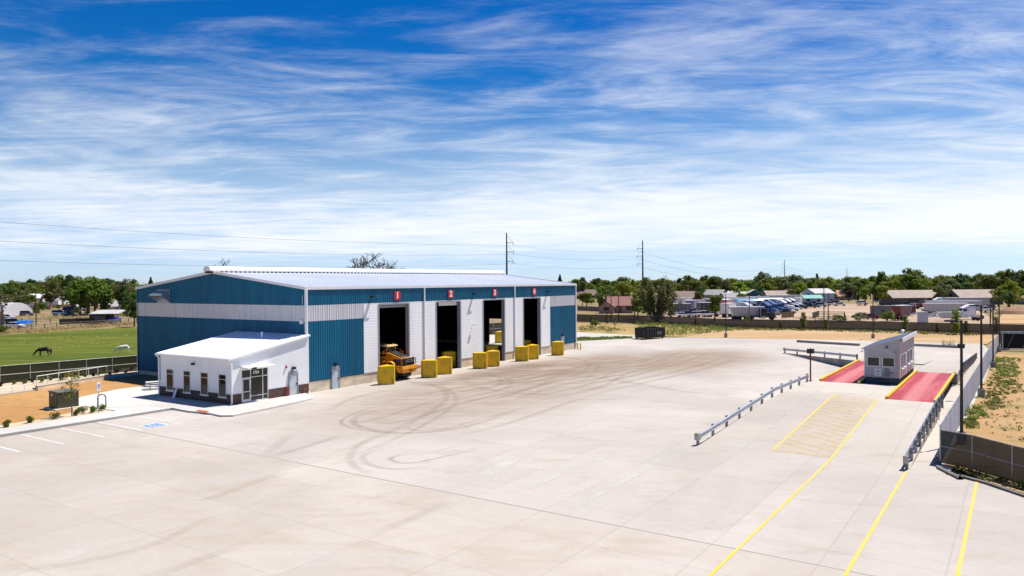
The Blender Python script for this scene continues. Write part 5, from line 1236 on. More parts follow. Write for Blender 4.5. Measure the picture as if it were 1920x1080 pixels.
# along the pavement and the gravel bed
tree_px('sapling', 'autumn', 134.8, 692, 783, 'thin yellow-green sapling in front of the transformer cabinet', name='sapling', cat='sapling')
for i, (x, y) in enumerate(((65, 805), (273, 765), (508, 728), (703, 695), (757, 675), (853, 668), (937, 652))):
    plant('shrub', 'mid', *G(*Z2(x, y)), .62, ('small dark green shrub in the bed edge, %s' % ('first from the left by the pavement', 'second from the left by the pavement', 'third from the left by the pavement', 'just right of the sapling stem', 'second right of the sapling stem', 'just left of the accessible parking sign', 'beside the foot of the accessible parking sign')[i]), name='shrub', cat='shrub', group='shrubs by the pavement', z=.12)
for i, (x, y) in enumerate(((10, 420), (130, 400), (222, 402), (293, 382), (383, 382), (465, 364), (560, 364), (720, 347), (775, 332), (862, 330), (912, 317), (1008, 317), (1078, 297), (1160, 299), (1210, 277))):
    plant('shrub', ('plum', 'mid', 'olive')[i % 3], *G(*Z2(x, y)), .62 if i % 2 == 0 else .48, ('dusky', 'leafy green', 'dull olive')[i % 3] + ' low shrub in the gravel bed along the dark fence', name='shrub', cat='shrub', group=('dusky', 'leafy green', 'dull olive')[i % 3] + ' shrubs in the gravel bed', z=.05)

def weeds(name, pts, n, size, leaf, h=.5, clump=10):
    mb = MB(); random.seed(len(pts) * 31 + n)
    xs = [p[0] for p in pts]; ys = [p[1] for p in pts]
    def inside(x, y):
        c = False; j = len(pts) - 1
        for i in range(len(pts)):
            if (pts[i][1] > y) != (pts[j][1] > y) and x < (pts[j][0] - pts[i][0]) * (y - pts[i][1]) / (pts[j][1] - pts[i][1]) + pts[i][0]: c = not c
            j = i
        return c
    k = 0
    while k < n:
        x, y = random.uniform(min(xs), max(xs)), random.uniform(min(ys), max(ys))
        if not inside(x, y): continue
        k += 1; s = random.uniform(.5, 1.3)
        leaf_blob(mb, (x, y, .06 + h * .3 * s), (size * s, size * s, h * .5 * s), clump, .12 * s ** .5 * (size / .4) ** .5, inner=.05, up=1.3)
    return S(mb.build(name, LEAF[leaf]), 'stuff')
GW = lambda *l: [G(*p) for p in l]
weeds('weeds', GW((1868, 668), (1915, 672), (1925, 740), (1870, 760), (1815, 800), (1812, 770), (1856, 700)), 170, .3, 'weed', .12, 8)
weeds('weeds', GW((1872, 668), (1900, 672), (1912, 700), (1890, 722), (1868, 700), (1860, 690)), 150, .36, 'weed', .16, 14)
weeds('weeds', GW((1862, 700), (1905, 716), (1920, 735), (1880, 742), (1852, 738)), 85, .33, 'weed', .15, 14)
weeds('weeds', GW((1852, 735), (1872, 740), (1878, 765), (1858, 772), (1846, 755)), 60, .33, 'weed', .2, 12)
weeds('weeds', GW((1815, 765), (1840, 760), (1852, 782), (1820, 790), (1806, 780)), 55, .33, 'weed', .3, 12)
weeds('weeds', GW((1806, 790), (1828, 782), (1832, 806), (1808, 806)), 45, .33, 'weed', .3, 12)
weeds('weeds', GW((1840, 770), (1910, 745), (1920, 830), (1850, 812)), 80, .16, 'olive', .1, 6)
weeds('weeds', [LN(-17.2, 5.6), LN(-20.2, 7.2), LN(-21.5, 9.8), LN(-20.5, 9.8), LN(-18, 7)], 40, .3, 'weed', .3)
weeds('weeds', [LN(-12, 4.85), LN(-3, 4.95), LN(-3, 5.1), LN(-16, 5.15)], 10, .2, 'olive', .15, 5)
weeds('weeds', GW((1090, 612), (1130, 613), (1180, 620), (1130, 622), (1083, 621)), 90, .8, 'weed', .6)
weeds('weeds', GW((1190, 606), (1260, 610), (1330, 614), (1390, 619), (1300, 628), (1235, 632), (1200, 626)), 420, 1.0, 'mid', .9)
weeds('weeds', GW((1330, 614), (1480, 617.5), (1660, 622), (1845, 627), (1845, 630), (1480, 620), (1340, 619)), 330, .7, 'weed', .5)
weeds('weeds', GW((1083, 633), (1186, 632), (1186, 634), (1083, 639)), 160, .5, 'weed', .25)
weeds('weeds', GW((1765, 649), (1800, 650.5), (1800, 652), (1765, 651)), 30, .35, 'grey', 1.6)
weeds('weeds', GW((1480, 598), (1590, 590), (1600, 606), (1560, 608), (1540, 606)), 90, .7, 'olive', .8)
weeds('dry_grass', GW((0, 622), (60, 619), (255, 605), (255, 609), (60, 624), (0, 628)), 380, .9, 'straw', .9)
weeds('dry_grass', GW((20, 590), (130, 588), (250, 584), (250, 596), (130, 600), (30, 600)), 260, 1.1, 'straw', .6)
weeds('pasture_tufts', GW((0, 632), (130, 622), (250, 616), (256, 630), (120, 640), (0, 648)), 70, .45, 'mid', .22, 6)
weeds('pasture_tufts', GW((20, 636), (160, 628), (250, 628), (240, 650), (40, 658)), 80, .5, 'straw', .12, 5)

# ------------------------------------------------------------------ horses
def horse(lab, x, y, az, coat, mane, sc_=1.):
    """grazing horse facing local +x"""
    r = T('horse', lab, 'horse', (x, y, -.06), az); r.scale = (sc_,) * 3
    V = [(-.55, 0, 1.18, .27, .33), (-.15, 0, 1.1, .29, .36), (.3, 0, 1.1, .28, .36), (.62, 0, 1.16, .22, .33), (.95, 0, 1.02, .14, .22), (1.28, 0, .72, .11, .17), (1.5, 0, .48, .1, .13), (1.62, 0, .3, .085, .1), (1.7, 0, .1, .06, .07), (-.82, 0, 1.12, .2, .27)]
    E = [(0, 1), (1, 2), (2, 3), (3, 4), (4, 5), (5, 6), (6, 7), (7, 8), (0, 9)]
    def leg(root, pts):
        prev = root
        for p in pts: V.append(p); E.append((prev, len(V) - 1)); prev = len(V) - 1
    for s in (-1, 1):
        o = .12 * s
        leg(9, [(-.78 + o, .15 * s, .86, .15, .17), (-.66 + o, .15 * s, .66, .1, .11), (-.84 + o, .15 * s, .46, .062, .07), (-.8 + o, .15 * s, .14, .045, .05), (-.74 + o, .15 * s, .03, .06, .06)])
        leg(3, [(.6 - o, .14 * s, .82, .11, .13), (.62 - o, .14 * s, .5, .068, .07), (.6 - o, .14 * s, .3, .05, .055), (.62 - o, .14 * s, .1, .042, .045), (.66 - o, .14 * s, .03, .06, .06)])
    me = bpy.data.meshes.new('body'); me.from_pydata([v[:3] for v in V], E, []); me.materials.append(coat)
    o = bpy.data.objects.new('body', me); C.objects.link(o)
    sk_ = o.modifiers.new('skin', 'SKIN'); o.modifiers.new('sub', 'SUBSURF').levels = 2
    for i, v in enumerate(V): me.skin_vertices[0].data[i].radius = (v[3], v[4])
    me.skin_vertices[0].data[1].use_root = True
    bpy.context.view_layer.update()
    m2 = bpy.data.meshes.new_from_object(o.evaluated_get(bpy.context.evaluated_depsgraph_get())); bpy.data.objects.remove(o)
    m2.polygons.foreach_set('use_smooth', [True] * len(m2.polygons)); m2.materials.clear(); m2.materials.append(coat)
    link('body', m2, r)
    b = MB(); b.tube([(-.95, 0, 1.2), (-1.1, 0, 1.05), (-1.12, 0, .75), (-1.08, 0, .45)], [.05, .08, .09, .03], 8); b.build('tail', mane, r)
    b = MB()
    for k in range(9):
        f_ = k / 8; b.tube([(.66 + .72 * f_, 0, 1.4 - .62 * f_ ** 1.2), (.62 + .7 * f_, .1, 1.2 - .6 * f_)], [.05, .02], 5)
    b.build('mane', mane, r)
    b = MB(); b.tube([(1.4, .07, .66), (1.36, .08, .8)], [.04, .01], 5); b.tube([(1.4, -.07, .66), (1.36, -.08, .8)], [.04, .01], 5); b.build('ear', coat, r)
    return r
brown_coat = M('brown_coat', (.045, .02, .014), .55, var=.2, scale=2); white_coat = M('white_coat', (.72, .70, .66), .6, var=.08, scale=2); black_mane = M('dark_mane', (.012, .01, .01), .7)
horse('dark brown horse grazing with its head down in the green pasture', *G(83, 667), R(185), brown_coat, black_mane, .95)
horse('white horse grazing with its head down near the blue hall', *G(232.5, 660.5), R(212), white_coat, M('grey_mane', (.4, .38, .36), .7), .84)
# ------------------------------------------------------------------ houses
def hm(n, c): return M('house_' + n, c, .75, var=.1, scale=.6)
RT = dict(brown=hm('roof_brown', (.17, .105, .085)), red=hm('roof_red_brown', (.24, .10, .085)), grey=hm('roof_grey', (.27, .26, .27)), pale=hm('roof_pale', (.45, .43, .42)), tan=hm('roof_tan', (.30, .235, .195)), orange=hm('roof_orange', (.42, .20, .10)), white=hm('roof_white', (.72, .72, .72)), dark=hm('roof_dark', (.09, .085, .085)))
WL = dict(salmon=hm('wall_salmon', (.42, .27, .21)), grey=hm('wall_grey', (.27, .27, .28)), teal=hm('wall_teal', (.018, .085, .11)), tan=hm('wall_tan', (.34, .28, .23)), blue=hm('wall_pale_blue', (.28, .40, .50)), navy=hm('wall_navy', (.05, .085, .16)), white=hm('wall_white', (.66, .66, .66)), dark=hm('wall_dark', (.10, .095, .1)), brick=hm('wall_brick', (.26, .13, .1)), sage=hm('wall_sage', (.45, .5, .46)))
win_dark = M('house_window', (.03, .035, .045), .15, var=.2)
def house(lab, x, y, L_, W_, h, rh, rz, wall, roof, name='house', cat='house', ov=.45, chim=False, gable_win=True, wins=3):
    """gabled house, ridge along local x, centred on its foot"""
    r = T(name, lab, cat, (x, y, -.12), rz); a, b = L_ / 2, W_ / 2; y0 = -b
    w_ = MB(); w_.box(-a, a, -b, b, 0, h)
    for s in (-1, 1): w_.add([(s * a, -b, h), (s * a, b, h), (s * a, 0, h + rh)], [(0, 1, 2) if s > 0 else (1, 0, 2)])
    wo = w_.build('wall', WL[wall], r)
    f = MB(); k = rh / b; e = b + ov
    for s in (-1, 1):
        z0_, z1_ = h - ov * k, h + rh
        f.hexa([(-a - ov, s * e, z0_), (a + ov, s * e, z0_), (a + ov, 0, z1_), (-a - ov, 0, z1_)][::s], [(-a - ov, s * e, z0_ + .18), (a + ov, s * e, z0_ + .18), (a + ov, 0, z1_ + .18), (-a - ov, 0, z1_ + .18)][::s])
    ro = f.build('roof', RT[roof], r)
    if chim: MB().box(a * .3, a * .3 + .8, -.4, .4, h + rh * .5, h + rh + 1.0).build('chimney', WL['brick'], ro)
    for i in range(wins):
        xx = -a + L_ * (i + .5) / wins
        if i == wins // 2:
            MB().box(xx - .5, xx + .5, -b - .06, -b - .002, .1, 2.1).build('door', WL['dark'], r)
        else: MB().box(xx - .8, xx + .8, -b - .05, -b - .002, 1.0, 2.2).build('window', win_dark, r)
    if gable_win:
        for s in (-1, 1): MB().box(s * a + (.002 if s > 0 else -.05), s * a + (.05 if s > 0 else -.002), -.9, .9, 1.0, 2.2).build('window', win_dark, r)
        if h > 4: MB().box(-a - .05, -a - .002, -.8, .8, h - 1.3, h - .1).build('window', win_dark, r)
    return r
def hpx(lab, px0, px1, ybase, yeave, yridge, wall, roof, rz=0, depth=8., **k):
    """house whose front spans two photo columns; heights from the eave and ridge rows"""
    p = G((px0 + px1) / 2, ybase); m_ = p[1] / FOC; dist = p[1]
    L_ = (px1 - px0) * m_; zt = lambda yy: H + ray((px0 + px1) / 2, yy).z * dist / ray((px0 + px1) / 2, yy).y
    e_, rr_ = zt(yeave), zt(yridge); e_ = max(2.2, e_)
    return house(lab, *p, L_, depth, e_, max(.8, rr_ - e_), rz, wall, roof, **k)
hpx('brown roofed house just right of the hall corner, far behind', 1076, 1119, 560, 553, 543, 'salmon', 'brown', R(-6), 12)
hpx('salmon house with a red-brown roof behind the dark fence', 1141, 1188, 585.5, 571, 556, 'salmon', 'red', R(-12), 9, chim=False)
hpx('small salmon wing with a red-brown roof left of the salmon house', 1130, 1146, 587, 574, 565, 'salmon', 'red', R(78), 5, wins=1)
hpx('brown roofed house half hidden behind the olive tree', 1266, 1302, 571, 562, 546, 'tan', 'brown', R(4), 12)
hpx('grey house with a grey roof behind the parked trucks', 1325, 1358, 566, 552, 543, 'grey', 'grey', R(-35), 10)
hpx('low grey roofed garage in front of the grey house', 1353, 1383, 567, 557, 549, 'tan', 'grey', R(6), 8)
hpx('pale grey roofed house far behind the garage', 1345, 1388, 556, 548, 541, 'grey', 'pale', R(20), 12, wins=0)
hpx('dark teal two-storey house behind the truck yard', 1402, 1424, 570, 553, 543, 'teal', 'pale', R(82), 9, wins=2)
hpx('pale roofed wing left of the dark teal house', 1388, 1408, 566, 556, 547, 'dark', 'pale', R(10), 8, wins=0)
hpx('tan roofed bungalow right of the dark teal house', 1432, 1478, 565, 558, 545, 'dark', 'tan', R(6), 11)
hpx('dark house with gables left of the bright yellow-green tree', 1468, 1492, 560, 553, 542, 'dark', 'grey', R(30), 9)
hpx('pale blue two-storey house with a teal awning behind the truck yard', 1512, 1555, 569, 549, 541, 'blue', 'pale', R(18), 9)
hpx('orange tiled house right of the pale blue house', 1552, 1588, 562, 555, 544, 'salmon', 'orange', R(10), 9)
hpx('navy house with a pale gable roof above the orange roof', 1563, 1600, 553, 544, 534, 'navy', 'pale', R(35), 12)
hpx('tan house far right of the navy house', 1598, 1618, 556, 551, 543, 'tan', 'tan', R(5), 8, wins=0)
hpx('long low dark-walled building with a tan roof behind the maroon trucks', 1661, 1756, 571, 557, 544, 'dark', 'tan', R(0), 12, wins=8)
hpx('long low building with a tan roof behind the silver trailers', 1786, 1864, 570, 557, 543, 'dark', 'tan', R(0), 12, wins=6)
hpx('grey flat building at the right edge beyond the dirt mound', 1908, 1950, 570, 559, 556, 'grey', 'brown', R(0), 8, wins=0)
for x_, lab in ((1700, 'small white gable roof peeping over the long tan roofed building'), (1820, 'small white gable roof peeping over the second long tan roof')):
    hpx(lab, x_ - 9, x_ + 6, 556, 547, 541, 'white', 'white', R(60), 8, wins=0)
aw = T('awning', 'teal awning on the front of the pale blue house', 'awning', (*G(1521, 571), 0)); b = MB(); b.hexa([(-4.3, -2.6, 2.6), (4.3, -2.6, 2.6), (4.3, 0, 3.4), (-4.3, 0, 3.4)], [(-4.3, -2.6, 2.75), (4.3, -2.6, 2.75), (4.3, 0, 4.2), (-4.3, 0, 4.2)]); b.build('canopy', M('teal_canopy', (.03, .28, .24), .6), aw)
for x_ in (-4.1, 4.0): MB().box(x_, x_ + .12, -2.5, -2.38, -.1, 2.6).build('post', white_paint, aw)
# left
hpx('white house with a pale roof among the trees on the left', 50, 92, 568, 558, 551, 'white', 'white', R(-14), 10)
hpx('tall brown A-frame roof house on the left', 108, 132, 566, 560, 546.5, 'white', 'brown', R(55), 9)
hpx('plain white shed wall below the brown A-frame roof', 110, 125, 574, 562, 559, 'white', 'grey', R(5), 5, wins=0)
hpx('pale shed with a green-grey roof by the blue hall on the left', 198, 220, 586, 573, 564, 'sage', 'grey', R(62), 6, wins=1)
hpx('small brown hut with a dark roof in the dry paddock', 123, 140, 590, 583, 577, 'tan', 'dark', R(20), 4, wins=1)
hpx('house with a red-brown roof just left of the hall gable', 238, 262, 562, 549, 540, 'brick', 'red', R(-8), 10)
hpx('long low white outbuilding with a red end on the left', 38, 78, 576, 570, 567, 'white', 'brown', R(-5), 5, wins=0)
hpx('white glasshouse behind the bare tree at the left edge', -12, 22, 573, 560, 552, 'white', 'white', R(-20), 10, wins=0)
hpx('small white hut with a dark doorway among the trees', 137, 147, 574, 565, 562, 'white', 'grey', R(0), 3, wins=1)
# arched white shed
qx = T('arched_shed', 'white ribbed arched shed at the left edge of the paddock', 'shed', (*G(10, 592), 0), R(-24)); b = MB()
prof = [(5.2 * math.cos(math.pi * k / 12), 4.6 * math.sin(math.pi * k / 12)) for k in range(13)]
b.sweep([(-7, 0, 0), (7, 0, 0)], prof, 0); b.build('shell', M('arched_white', (.76, .74, .76), .5, var=.04), qx)
b = MB()
for k in range(12): b.tube([(-6.8 + k * 1.24, 5.25 * math.cos(math.pi * j / 12), 4.65 * math.sin(math.pi * j / 12)) for j in range(13)], .09, 4)
b.build('rib', M('rib_grey', (.5, .47, .52), .6), qx)
# open-sided shed with boat beneath
fs = T('open_shed', 'flat roofed open shed beyond the pasture', 'shed', (*G(200, 606), 0), R(4)); b = MB()
b.hexa([(-3.6, -2.6, 2.6), (4.2, -2.6, 2.6), (4.2, 3, 3.5), (-3.6, 3, 3.5)], [(-3.6, -2.6, 2.75), (4.2, -2.6, 2.75), (4.2, 3, 3.65), (-3.6, 3, 3.65)]); b.build('roof', RT['pale'], fs)
b = MB(); b.box(-3.5, -3.35, -2.4, 2.9, 0, 2.7); b.box(-3.35, .9, 2.7, 2.85, 0, 3.3); b.box(-3.35, 0.6, -2.3, -2.2, 0, 2.2); b.build('wall', WL['dark'], fs)
for x_ in (.6, 4.0): MB().box(x_, x_ + .15, -2.45, -2.3, 0, 2.6).build('post', wood_brown, fs)
blue_tarp_m = M('blue_tarp', (.02, .16, .62), .4, var=.15, scale=1); violet_m = M('violet_blue', (.10, .06, .55), .4)
def covered_boat(lab, px, py, L_, rz, top, hull):
    r = T('covered_boat', lab, 'boat', (*G(px, py), 0), rz); b = MB()
    st = [(-L_ / 2, 1.0, .9), (-L_ / 4, 1.1, .95), (0, 1.1, 1.0), (L_ / 4, .95, 1.1), (L_ / 2, .1, 1.3)]
    b_ = MB(); vs = []
    for x_, w_, z_ in st: vs += [(x_, -w_, z_), (x_, -w_ * .6, .35), (x_, 0, .25), (x_, w_ * .6, .35), (x_, w_, z_)]
    b_.add(vs, [(i * 5 + j, i * 5 + j + 1, i * 5 + 6 + j, i * 5 + 5 + j) for i in range(4) for j in range(4)] + [(0, 1, 2, 3, 4)]); b_.build('hull', hull, r)
    vs = []
    for i, (x_, w_, z_) in enumerate(st): vs += [(x_, -w_ - .05, z_ - .1), (x_, -w_ * .5, z_ + (.5 if 0 < i < 4 else .2)), (x_, 0, z_ + (.75 if 0 < i < 4 else .25)), (x_, w_ * .5, z_ + (.5 if 0 < i < 4 else .2)), (x_, w_ + .05, z_ - .1)]
    b.add(vs, [(i * 5 + j, i * 5 + j + 1, i * 5 + 6 + j, i * 5 + 5 + j) for i in range(4) for j in range(4)] + [(0, 1, 2, 3, 4)]); b.build('tarpaulin', top, r)
    for s in (-1, 1): MB().lathe([(.3, -.1), (.3, .1)], 12, (-.5, s * .9, .3), 'y').build('wheel', rubber, r)
covered_boat('boat under a bright blue tarpaulin by the pasture fence', 43, 613.5, 5.0, R(8), blue_tarp_m, white_paint)
covered_boat('boat with violet and pale blue covers under the open shed', 214, 606.5, 4.2, R(-6), violet_m, M('hull_pale_blue', (.3, .5, .7), .4))
# paddock fences
def post_rail(lab, pts, h, step, wood, solid=False, name='paddock_fence'):
    p0 = pts[0]; r = T(name, lab, 'fence', (*p0, 0)); q = [(p[0] - p0[0], p[1] - p0[1], 0) for p in pts]
    if solid: b = MB(); b.sweep(q, [(-.04, .1), (.04, .1), (.04, h), (-.04, h)]); b.build('board_panel', wood, r)
    else:
        b = MB()
        for f_ in (.4, .7, 1.): b.sweep([(p[0], p[1], h * f_) for p in q], [(-.03, -.06), (.03, -.06), (.03, .06), (-.03, .06)])
        b.build('rail', wood, r)
    pm = MB().box(-.08, .08, -.08, .08, 0, h + .15).mesh('post', wood)
    for a, b_ in zip(q, q[1:]):
        n_ = max(1, round(math.dist(a, b_) / step))
        for i in range(n_ + 1): link('post', pm, r, tuple(a[j] + (b_[j] - a[j]) * i / n_ for j in range(3)))
post_rail('grey weathered rail fence along the far edge of the pasture', GW((-20, 625), (60, 620.5), (128, 615), (195, 611), (256, 606)), 1.4, 3.5, M('weathered_wood', (.24, .18, .14), .8, var=.25))
post_rail('thin dark rail fence across the dry paddock', GW((40, 609), (120, 604), (180, 601)), 1.5, 5, wood_brown)
post_rail('black solid panel fence in front of the dry paddock', GW((112, 609.5), (144, 608), (177, 607)), 1.6, 6, M('black_panel', (.012, .012, .018), .6), True, 'panel_fence')
post_rail('brown board fence between the houses on the left', GW((60, 580), (100, 578), (130, 577)), 1.6, 6, wood_brown, True, 'panel_fence')
post_rail('brown board fence right of the hall beside the salmon house', GW((1083, 583), (1110, 584), (1130, 585.5)), 1.8, 6, M('grey_board', (.2, .165, .14), .8, var=.2), True, 'panel_fence')
post_rail('short dark slatted gate panel in the gravel lot', GW((1524, 597), (1535, 593)), 1.6, 4, dusty_black, True, 'panel_fence')
post_rail('thin dark rail enclosure around weeds in the gravel lot', GW((1535, 593), (1583, 594), (1585, 604), (1528, 604)), 1.4, 5, dusty_black)
post_rail('short brown picket panel right of the blue trucks', GW((1466, 597), (1488, 595)), 1.7, 3, wood_brown, True, 'panel_fence')

# ------------------------------------------------------------------ vehicles in the lots
def paint(n, c): return M('paint_' + n, c, .3, var=.04, spec=.5)
PC = dict(white=paint('white', (.76, .76, .78)), blue=paint('blue', (.02, .07, .24)), navy=paint('navy', (.012, .02, .06)), black=paint('black', (.012, .012, .014)), silver=paint('silver', (.5, .52, .55)), maroon=paint('maroon', (.16, .012, .022)), red=paint('red', (.42, .03, .03)), grey=paint('grey', (.13, .135, .15)), purple=paint('purple', (.25, .19, .36)), pale=paint('pale_grey', (.42, .45, .5)), salmon=paint('salmon', (.6, .22, .18)), dark=paint('charcoal', (.05, .05, .055)), sky=paint('sky_blue', (.2, .45, .6)))
car_glass = M('vehicle_glass', (.015, .018, .022), .08, spec=.6)
tail_red = M('tail_light', (.35, .01, .01), .3); head_w = M('headlight', (.7, .7, .68), .2)
def wheels(r, xs, yw, rad, wd=.24):
    for x_ in xs:
        for s in (-1, 1):
            w_ = MB().lathe([(rad * .6, -wd / 2), (rad, -wd / 2), (rad, wd / 2), (rad * .6, wd / 2)], 14, (x_, s * yw, rad), 'y').build('wheel', rubber, r)
            MB().lathe([(rad * .58, -wd * .42), (rad * .58, wd * .42)], 12, (x_, s * yw, rad), 'y').build('rim', PC['silver'], w_)
def car(lab, x, y, rz, col, kind='car'):
    r = T('parked_car' if kind != 'pickup' else 'pickup_truck', lab, 'car' if kind != 'pickup' else 'pickup', (x, y, 0), rz); hw = .9
    if kind == 'car': lo = [(-2.2, .35), (2.2, .35), (2.25, .7), (1.2, .92), (-1.9, .95), (-2.25, .8)]; up = [(-1.8, .93), (1.1, .92), (.35, 1.42), (-1.2, 1.42)]
    elif kind == 'suv': lo = [(-2.3, .4), (2.3, .4), (2.35, .9), (1.3, 1.08), (-2.3, 1.1)]; up = [(-2.25, 1.08), (1.2, 1.08), (.5, 1.72), (-2.0, 1.75)]
    else: lo = [(-2.8, .5), (2.8, .5), (2.85, 1.05), (1.4, 1.15), (-2.8, 1.15)]; up = [(-.9, 1.13), (1.35, 1.13), (.7, 1.85), (-.7, 1.88)]
    b = MB(); b.yprism(lo, -hw, hw); bo = b.build('body', PC[col], r, bevel=.06)
    b = MB(); n = len(up)
    b.add([(p[0], -hw * .95 if p[1] < 1.2 else -hw * .78, p[1]) for p in up] + [(p[0], hw * .95 if p[1] < 1.2 else hw * .78, p[1]) for p in up], [tuple(range(n)), tuple(range(n, 2 * n))[::-1]] + [((i + 1) % n, i, n + i, n + (i + 1) % n) for i in range(n)])
    b.build('window', car_glass, r)
    tz = max(p[1] for p in up); xs = [p[0] for p in up if p[1] > tz - .1]
    MB().box(min(xs) - .02, max(xs) + .02, -hw * .76, hw * .76, tz - .03, tz + .04).build('roof', PC[col], r)
    wheels(r, (-1.4 if kind != 'pickup' else -1.8, 1.4 if kind != 'pickup' else 1.8), hw - .1, .34)
    xf, xb = max(p[0] for p in lo), min(p[0] for p in lo)
    for s in (-.65, .65): MB().box(xf - .08, xf + .02, s - .18, s + .18, .62, .8).build('headlight', head_w, r); MB().box(xb - .02, xb + .08, s - .15, s + .15, .66, .84).build('tail_light', tail_red, r)
    return r
def tractor(lab, x, y, rz, col, sleeper=True, group='road tractors in the truck yard'):
    """long-nosed road tractor facing local +x"""
    r = T('road_tractor', lab, 'truck', (x, y, 0), rz, group); c = PC[col]
    b = MB(); b.hexa([(1.3, -.85, .8), (3.6, -.75, .8), (3.6, .75, .8), (1.3, .85, .8)], [(1.3, -.8, 2.1), (3.5, -.6, 1.8), (3.5, .6, 1.8), (1.3, .8, 2.1)]); b.box(2.0, 3.2, -1.2, -.8, .9, 1.25); b.box(2.0, 3.2, .8, 1.2, .9, 1.25); b.build('hood', c, r, bevel=.08)
    b = MB(); b.box(-.5, 1.3, -1.15, 1.15, .9, 2.2); b.hexa([(-.5, -1.15, 2.201), (1.3, -1.1, 2.201), (1.3, 1.1, 2.201), (-.5, 1.15, 2.201)], [(-.5, -1.1, 3.0), (.75, -1.0, 3.0), (.75, 1.0, 3.0), (-.5, 1.1, 3.0)])
    if sleeper: b.box(-2.3, -.501, -1.2, 1.2, .9, 3.0); b.hexa([(-2.3, -1.2, 3.001), (.7, -1.0, 3.001), (.7, 1.0, 3.001), (-2.3, 1.2, 3.001)], [(-2.3, -1.1, 3.9), (-.9, -.9, 3.85), (-.9, .9, 3.85), (-2.3, 1.1, 3.9)])
    b.build('cab', c, r, bevel=.08)
    b = MB(); b.hexa([(1.33, -1.0, 2.25), (1.37, -1.0, 2.25), (1.37, 1.0, 2.25), (1.33, 1.0, 2.25)], [(.82, -.9, 2.9), (.86, -.9, 2.9), (.86, .9, 2.9), (.82, .9, 2.9)]); b.build('windscreen', car_glass, r)
    for s in (-1, 1):
        MB().box(-.1, .9, s * 1.155 - .01, s * 1.155 + .01, 2.1, 2.75).build('window', car_glass, r)
        b = MB(); b.lathe([(.09, 0), (.09, 2.9)], 8, (-.45 if not sleeper else -2.4, s * 1.05, 1.0)); b.build('exhaust', PC['silver'], r)
        b = MB(); b.lathe([(.32, -.7), (.32, .7)], 12, (.2, s * 1.1, .72), 'x'); b.build('fuel_tank', PC['silver'], r)
        MB().box(3.45, 3.6, s * .95 - .15, s * .95 + .15, .95, 1.15).build('headlight', head_w, r)
    b = MB(); b.box(3.5, 3.72, -1.15, 1.15, .45, .85); b.box(3.56, 3.64, -.5, .5, .86, 1.75); b.build('bumper', PC['silver'], r)
    MB().box(-4.6, 3.4, -.4, .4, .65, .9).build('chassis', PC['dark'], r)
    wheels(r, (2.6, -2.9, -4.1), .95, .52, .35)
    return r
def trailer(lab, x, y, rz, L_, col, h=4.0, z0_=1.2, kind='box', group='trailers in the truck yard'):
    r = T('semi_trailer', lab, 'trailer', (x, y, 0), rz, group)
    if kind == 'box':
        b = MB(); b.box(-L_ / 2, L_ / 2, -1.27, 1.27, z0_, h); bo = b.build('box_body', PC[col], r, bevel=.03)
        n = int(L_ / 1.2)
        for s in (-1, 1):
            b = MB()
            for i in range(n + 1): b.box(-L_ / 2 + i * (L_ - .08) / n, -L_ / 2 + i * (L_ - .08) / n + .08, s * 1.285 - .014, s * 1.285 + .014, z0_ + .05, h - .05)
            b.build('side_post', PC['silver'], bo)
        MB().box(-L_ / 2 - .03, L_ / 2 + .03, -1.31, 1.31, h, h + .07).build('roof', PC['white'], bo)
    elif kind == 'tub':
        b = MB(); b.hexa([(-L_ / 2 + .9, -.9, z0_), (L_ / 2 - .5, -.9, z0_), (L_ / 2 - .5, .9, z0_), (-L_ / 2 + .9, .9, z0_)], [(-L_ / 2, -1.27, h), (L_ / 2, -1.27, h), (L_ / 2, 1.27, h), (-L_ / 2, 1.27, h)]); bo = b.build('tub', PC[col], r)
        for s in (-1, 1):
            b = MB()
            for i in range(9):
                xx = -L_ / 2 + .9 + i * (L_ - 1.6) / 8
                b.hexa([(xx, s * .93, z0_ + .02), (xx + .1, s * .93, z0_ + .02), (xx + .1, s * .98, z0_ + .02), (xx, s * .98, z0_ + .02)], [(xx, s * 1.28, h), (xx + .1, s * 1.28, h), (xx + .1, s * 1.34, h), (xx, s * 1.34, h)])
            b.build('side_post', PC['pale'], bo)
        MB().box(-L_ / 2 - .05, L_ / 2 + .05, -1.36, 1.36, h, h + .12).build('top_rail', PC['white'], bo)
    elif kind == 'tank':
        b = MB(); b.lathe([(.4, -L_ / 2), (.95, -L_ / 2 + .3), (1.05, -L_ / 2 + .6), (1.05, L_ / 2 - .6), (.95, L_ / 2 - .3), (.4, L_ / 2)], 18, (0, 0, h - 1.05), 'x'); b.build('tank', PC[col], r, smooth=True)
    MB().box(-L_ / 2 + .2, L_ / 2 - .4, -.5, .5, z0_ - .3, z0_ - .002).build('chassis', PC['dark'], r)
    wheels(r, (-L_ / 2 + 1.2, -L_ / 2 + 2.5), .95, .5, .35)
    b = MB(); b.box(L_ / 2 - 3, L_ / 2 - 2.8, -.8, -.65, 0, z0_); b.box(L_ / 2 - 3, L_ / 2 - 2.8, .65, .8, 0, z0_); b.build('landing_leg', PC['dark'], r)
    return r
def vp(px, py): return G(px, py)
